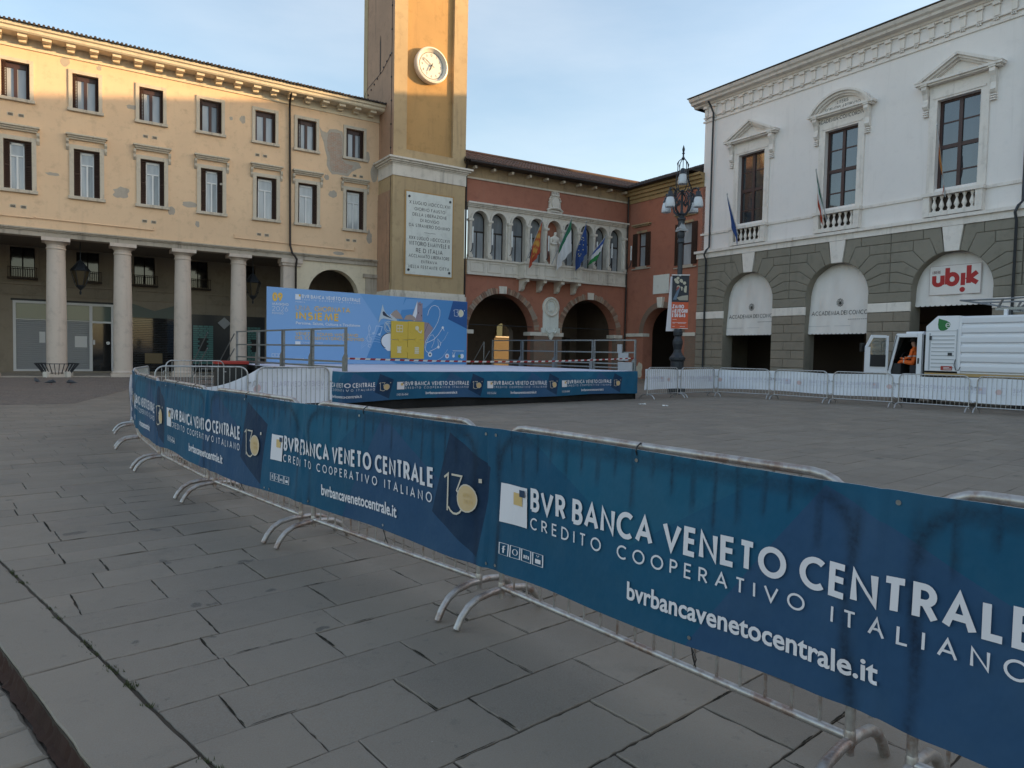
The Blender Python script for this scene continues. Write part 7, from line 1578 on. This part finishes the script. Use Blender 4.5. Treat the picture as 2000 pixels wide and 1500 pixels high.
# ================================================================== flags
def flag(label, base, tip, hoist, drop, cols, lean=(0, 0, 0), frame=(CC, C_RZ), stars=0, narrow=1.0, seed=0, emblem=False, pole_r=.022, grp='flags'):
    (o, rz) = frame
    t = thing('flag', label, 'flag', (o[0]+BS*(math.cos(rz)*base[0]-math.sin(rz)*base[1]), o[1]+BS*(math.sin(rz)*base[0]+math.cos(rz)*base[1]), base[2]*BS+o[2]), rz, grp); t.scale = (BS, BS, BS)
    b_ = Vector(base); tp_ = Vector(tip)-b_; m = MB(); m.tube([(0, 0, 0), tuple(tp_)], pole_r, 6); m.lathe([(.01, 0), (.035, .04), (.03, .08), (.0, .14)], 6, c=tuple(tp_)); obj('pole', m, M['shade_grey'], t, smooth=True)
    NU, NV = 26, 34; vs = []; rs = random.Random(seed)
    for i in range(NU+1):
        u = i/NU                        # along the hoist from the tip downwards
        P = tp_*(1-u*hoist)
        for j in range(NV+1):
            v = j/NV; fold = math.sin(u*17*narrow+v*3+seed)*.085*v*(1-.2*v)+math.sin(u*9+seed*2)*.05*v
            sid = (u-.5)*(.30*v)*-1+math.sin(v*5+seed)*.04
            vs.append((P.x+(lean[0]*v+sid*.35), P.y+fold+lean[1]*v, P.z-drop*v*(1-.25*u)))
    me = MB(); me.add(vs, [])
    for i in range(NU):
        for j in range(NV):
            v = (j+.5)/NV; u = (i+.5)/NU; k = min(len(cols)-1, int(v*len(cols)))
            if emblem: k = 0 if (abs(u-.5) < .36 and v < .8 and ((int(u*9)+int(v*11)) % 3)) else 1
            me.f.append((i*(NV+1)+j, i*(NV+1)+j+1, (i+1)*(NV+1)+j+1, (i+1)*(NV+1)+j)); me.m.append(k)
    c_ = obj('cloth', me, cols, t, smooth=True)
    if stars:
        sm = MB()
        for k in range(12):
            a = 2*math.pi*k/12; u = .5+.27*math.cos(a); v = .42+.25*math.sin(a); i, j = int(u*NU), int(v*NV); p = Vector(vs[i*(NV+1)+j])
            for sgn in (-1, 1): sm.add([(p.x+.045*math.cos(R(36*q_+18))*(1 if q_ % 2 == 0 else .45), p.y+sgn*.02, p.z+.045*math.sin(R(36*q_+18))*(1 if q_ % 2 == 0 else .45)) for q_ in range(10)], [tuple(range(10)) if sgn < 0 else tuple(reversed(range(10)))])
        obj('stars', sm, simple('pale_yellow_star', (.70, .62, .30), .7), c_)
    return t
gr, wt, rd_, bl, gl, lb2 = simple('flag_green', (.01, .12, .06), .75), simple('flag_white', (.58, .57, .58), .75), simple('flag_red', (.36, .05, .02), .75), simple('flag_blue', (.02, .06, .22), .75), simple('flag_gold', (.50, .26, .05), .75), simple('flag_light_green', (.02, .20, .05), .75)
flag('dark red and gold patterned flag hanging left of the statue on the loggia balcony', (-8.15, -.9, 6.75), (-7.62, -1.7, 9.0), .62, 1.75, [gl, rd_], lean=(-.12, 0, 0), emblem=True, seed=1, grp='flags on the loggia balcony')
flag('green white and red flag hanging right of the statue on the loggia balcony', (-6.40, -.9, 6.70), (-5.60, -1.7, 9.35), .60, 1.9, [gr, wt, wt], lean=(-.10, 0, 0), seed=2, grp='flags on the loggia balcony')
flag('dark blue flag with a ring of yellow stars on the loggia balcony', (-5.05, -.9, 6.70), (-4.55, -1.7, 9.2), .62, 1.8, [bl], stars=1, lean=(.0, 0, 0), seed=3, grp='flags on the loggia balcony')
flag('green white and blue flag drooping at the right end of the loggia balcony', (-4.30, -.9, 6.66), (-2.95, -1.5, 8.6), .45, 1.35, [bl, wt, lb2], lean=(-.55, 0, 0), seed=4, grp='flags on the loggia balcony')
FA = (CC, W_RZ)
flag('dark blue flag hanging by the left tall window of the white palace', (8.95, -.35, 8.0), (8.45, -.75, 10.1), .75, 1.5, [bl], lean=(.25, 0, 0), frame=FA, seed=5, narrow=.5, grp='flags on the white palace')
flag('green white and red flag hanging by the middle tall window of the white palace', (14.0, -.35, 8.0), (13.65, -.80, 10.3), .6, 1.5, [gr, wt, rd_], lean=(.1, 0, 0), frame=FA, seed=6, narrow=.6, grp='flags on the white palace')
flag('faded gold and red flag rolled round its pole by the right tall palace window', (19.2, -.35, 8.2), (18.95, -.75, 11.0), .8, .9, [gl, rd_], lean=(.08, 0, 0), frame=FA, seed=7, narrow=.4, emblem=True, grp='flags on the white palace')
# ================================================================== street lamp
LX, LY = 6.62, 27.9
LM = thing('street_lamp', 'tall black wrought-iron street lamp with five frosted bell shades', 'street lamp', (LX, LY, 0), R(20))
m = MB(); m.lathe([(.34, 0), (.34, .35), (.29, .42), (.27, .5), (.26, 1.30), (.32, 1.38), (.32, 1.46), (.24, 1.54), (.17, 1.66), (.15, 1.78), (.17, 1.86), (.20, 2.0), (.20, 2.12), (.15, 2.24), (.13, 2.30), (.18, 2.36), (.19, 2.50), (.15, 2.60), (.12, 2.66), (.10, 2.8)], 10)
obj('base', m, M['iron'], LM)
m = MB(); m.lathe([(.115, 2.8), (.10, 4.4), (.095, 6.0), (.14, 6.04), (.14, 6.12), (.11, 6.2), (.15, 6.3), (.15, 6.42), (.13, 6.5), (.13, 6.9), (.17, 6.94), (.17, 7.0), (.12, 7.05), (.12, 7.12), (.15, 7.16), (.08, 7.22), (.05, 7.3), (.045, 8.0), (.09, 8.06), (.05, 8.12)], 12); obj('shaft', m, M['iron'], LM, smooth=True)
def scroll(a0, ang):
    c, s_ = math.cos(ang), math.sin(ang); return [(x*c, x*s_, z) for x, z in a0]
for k in range(4):
    a = math.pi/2*k+.35
    m = MB(); m.tube(scroll([(0, 7.12), (.20, 7.16), (.36, 7.30), (.43, 7.50), (.42, 7.70), (.40, 7.86), (.44, 8.02), (.54, 8.10), (.66, 8.10), (.74, 8.02)], a), [.045, .045, .045, .04, .035, .03, .028, .026, .024, .022], 7)
    m.tube(scroll([(.06, 8.0), (.16, 7.92), (.26, 7.80), (.30, 7.66), (.24, 7.54), (.14, 7.54), (.10, 7.64), (.16, 7.72), (.21, 7.66)], a), .022, 6); m.tube(scroll([(.40, 7.74), (.30, 7.92), (.20, 8.02), (.28, 8.12), (.36, 8.02)], a), .02, 6)
    for q_ in range(7): t_ = q_/6; x = .38+.06*math.sin(t_*5); z = 7.72+t_*.34; m.tube(scroll([(x, z), (x+.07+.02*(q_ % 2), z+.05), (x+.08, z+.10)], a), [.022, .015, .004], 5)
    m.lathe([(.0, 7.62), (.04, 7.60), (.05, 7.56), (.0, 7.46)], 6, c=(.24*math.cos(a), .24*math.sin(a), 0)); obj('scroll_arm', m, M['iron'], LM, smooth=True)
    m = MB(); cx, cy = .76*math.cos(a), .76*math.sin(a); m.lathe([(.03, 8.10), (.05, 8.04), (.03, 7.98), (.09, 7.94), (.10, 7.84), (.13, 7.80), (.145, 7.74), (.14, 7.72)], 14, c=(cx, cy, 0)); cp_ = obj('lamp_cap', m, M['iron'], LM, smooth=True)
    m = MB(); m.lathe([(.13, 7.73), (.165, 7.62), (.19, 7.48), (.195, 7.38), (.18, 7.34), (.10, 7.32)], 18, c=(cx, cy, 0)); SH = m; obj('glass_shade', m, M['frost'], cp_, smooth=True) if 'frost' in M else None
m = MB()
for k in range(4):
    a = math.pi/2*k; m.tube(scroll([(.05, 8.05), (.22, 8.12), (.30, 8.30), (.29, 8.55), (.24, 8.8), (.235, 9.1), (.21, 9.22), (.12, 9.30), (.02, 9.36)], a), .018, 6); m.tube(scroll([(.21, 9.2), (.27, 9.14), (.26, 9.05)], a), [.02, .016, .004], 5)
m.lathe([(.03, 9.30), (.07, 9.36), (.03, 9.44), (.03, 9.52), (.06, 9.56), (.03, 9.60), (.05, 9.68), (.055, 9.72), (.03, 9.80), (.0, 9.90)], 10); obj('crown_cage', m, M['iron'], LM, smooth=True)
m = MB(); m.lathe([(.04, 8.98), (.09, 8.95), (.10, 8.84), (.13, 8.80), (.145, 8.74)], 14); m.tube([(0, 0, 9.0), (0, 0, 9.35)], .015, 5); cp_ = obj('lamp_cap', m, M['iron'], LM, smooth=True)
m = MB(); m.lathe([(.13, 8.74), (.165, 8.63), (.19, 8.49), (.195, 8.39), (.18, 8.35), (.10, 8.33)], 18); obj('glass_shade', m, M['frost'], cp_, smooth=True)
m = MB(); m.box(-.16, -.24, 6.48, .16, .16, 6.56); m.add([(-.15, -.15, 6.58), (.15, -.15, 6.58), (.15, .15, 6.58), (-.15, .15, 6.58), (-.02, -.1, 6.92)], [(0, 1, 4), (1, 2, 4), (2, 3, 4), (3, 0, 4), (3, 2, 1, 0)]); obj('spotlight', m, M['shade_grey'], LM)
# exhibition banners strapped to the lamp post
vx = math.atan2(LX, LY)
LB = thing('lamp_post_banner', 'orange and dark exhibition banner strapped to the lamp post, its white twin behind it', 'banner', (LX, LY, 0), -vx+R(6))
BW, Z0_, Z1_ = .66, 2.62, 4.72
m = MB()
for i in range(10):
    z0, z1 = Z0_+(Z1_-Z0_)*i/10, Z0_+(Z1_-Z0_)*(i+1)/10; zm = Z0_+.86*1.0
    bo = lambda x, z: (x, -.16-.03*math.sin(x*5+z), z)
    for j in range(8):
        xa, xb = -.30+BW*j/8-.0, -.30+BW*(j+1)/8; mi = 0 if z1 <= Z0_+1.08 else 1; m.quad(bo(xa, z0), bo(xb, z0), bo(xb, z1), bo(xa, z1), mi)
pb = obj('printed_sheet', m, [simple('orange_red_print', (.55, .09, .035), .6), simple('near_black_print', (.022, .025, .035), .6)], LB, smooth=True)
f = lambda x, z, d: (x, -.165-.03*math.sin(x*5+z)-d, z)
t = MB()
for s_, z, h_, w_ in (('ZANIO', 3.42, .15, .46), ('MENEGHI', 3.24, .16, .60), ('E DEGAS', 3.07, .15, .52)): put(t, f, s_, -.27, z, h_, .22, sp=.14, xs=w_/(twidth(s_, .14)*h_), d=.002, serif=True)
for k, (z, w_) in enumerate(((2.98, .16), (2.86, .55), (2.83, .52), (2.70, .5))): stroke(t, f, [(-.25, z), (-.25+w_, z)], .012, .002)
obj('lettering', t, M['white_print'], pb)
t = MB(); rr = random.Random(3)
for k in range(9): cx, cz = rr.uniform(-.18, .25), rr.uniform(4.25, 4.62); fillpoly(t, f, circ(cx, cz, rr.uniform(.045, .075), 10), .002+.0003*k, 0)
for k in range(5): cx, cz = rr.uniform(-.1, .25), rr.uniform(3.95, 4.2); fillpoly(t, f, [(cx, cz), (cx+.04, cz), (cx+.05, cz+.14), (cx-.03, cz+.16)], .006+.0003*k, 0)
fillpoly(t, f, [(-.26, 3.76), (-.12, 3.76), (.02, 4.25), (-.04, 4.28)], .004, 1); fillpoly(t, f, [(-.12, 3.84), (0, 3.74), (.33, 3.74), (.33, 3.95), (.1, 3.92)], .0045, 2); fillpoly(t, f, [(-.15, 4.12), (.0, 4.2), (-.02, 4.3), (-.1, 4.28)], .005, 3)
obj('picture', t, [simple('pale_figure_print', (.48, .44, .34), .7), simple('slate_blue_print', (.12, .17, .24), .7), simple('sand_print', (.36, .32, .26), .7), simple('dull_red_print', (.28, .08, .07), .7)], pb)
m = MB(); m.tube([(-.33, -.16, Z1_+.02), (.38, -.16, Z1_+.02)], .02, 6); m.tube([(-.3, -.16, Z0_), (.36, -.16, Z0_)], .012, 6); m.box(-.04, -.16, Z1_-.02, .04, 0, Z1_+.04); m.box(-.04, -.16, Z0_-.02, .04, 0, Z0_+.02); obj('banner_arm', m, M['white_paint'], LB)
m = MB(); m.add([(-.34, .18, Z1_), (-.34, .18, Z1_-.02), (-.46, .26, Z0_-.1), (-.22, .14, Z0_-.1), (.1, .10, Z0_), (.1, .12, Z1_)], [(0, 1, 2, 3, 4, 5)]); obj('back_sheet', m, M['white_print'], LB)
# ================================================================== pigeons
pgm = simple('slate_grey_feathers', (.05, .055, .065), .6)
def pigeon(x, y, rz, head, label):
    V = [(0, 0, .13), (.06, 0, .15), (.10, 0, .19), (.12, 0, .24)] if head == 'up' else [(0, 0, .13), (.06, 0, .14), (.11, 0, .13), (.15, 0, .09)]
    V += [(-.07, 0, .12), (-.15, 0, .10), (-.22, 0, .09)]
    o = figure('pigeon', V, [(0, 1), (1, 2), (2, 3), (0, 4), (4, 5), (5, 6)], [(.06, .065), (.055, .06), .035, .028, (.055, .05), (.04, .022), (.035, .008)], [pgm], lambda c: 0)
    t = thing('pigeon', label, 'pigeon', (x, y, .005), rz, 'pigeons'); obj('body', o, None, t)
    m = MB()
    for s_ in (-.025, .025): m.tube([(0, s_, .09), (.01, s_, .02), (.035, s_, .012)], .005, 4)
    h_ = V[3]; m.tube([(h_[0]+.02, 0, h_[2]), (h_[0]+.045, 0, h_[2]-.01)], [.008, .002], 4); obj('legs_and_beak', m, simple('pinkish_legs', (.25, .08, .06), .7), t)
pigeon(-17.68, 25.75, R(150), 'up', 'grey pigeon standing upright with raised head, leftmost of the three on the setts')
pigeon(-16.78, 25.2, R(20), 'down', 'grey pigeon pecking at the setts, middle one of the three'); pigeon(-16.15, 25.35, R(190), 'down', 'grey pigeon bent low with its tail to the right, rightmost of the three')
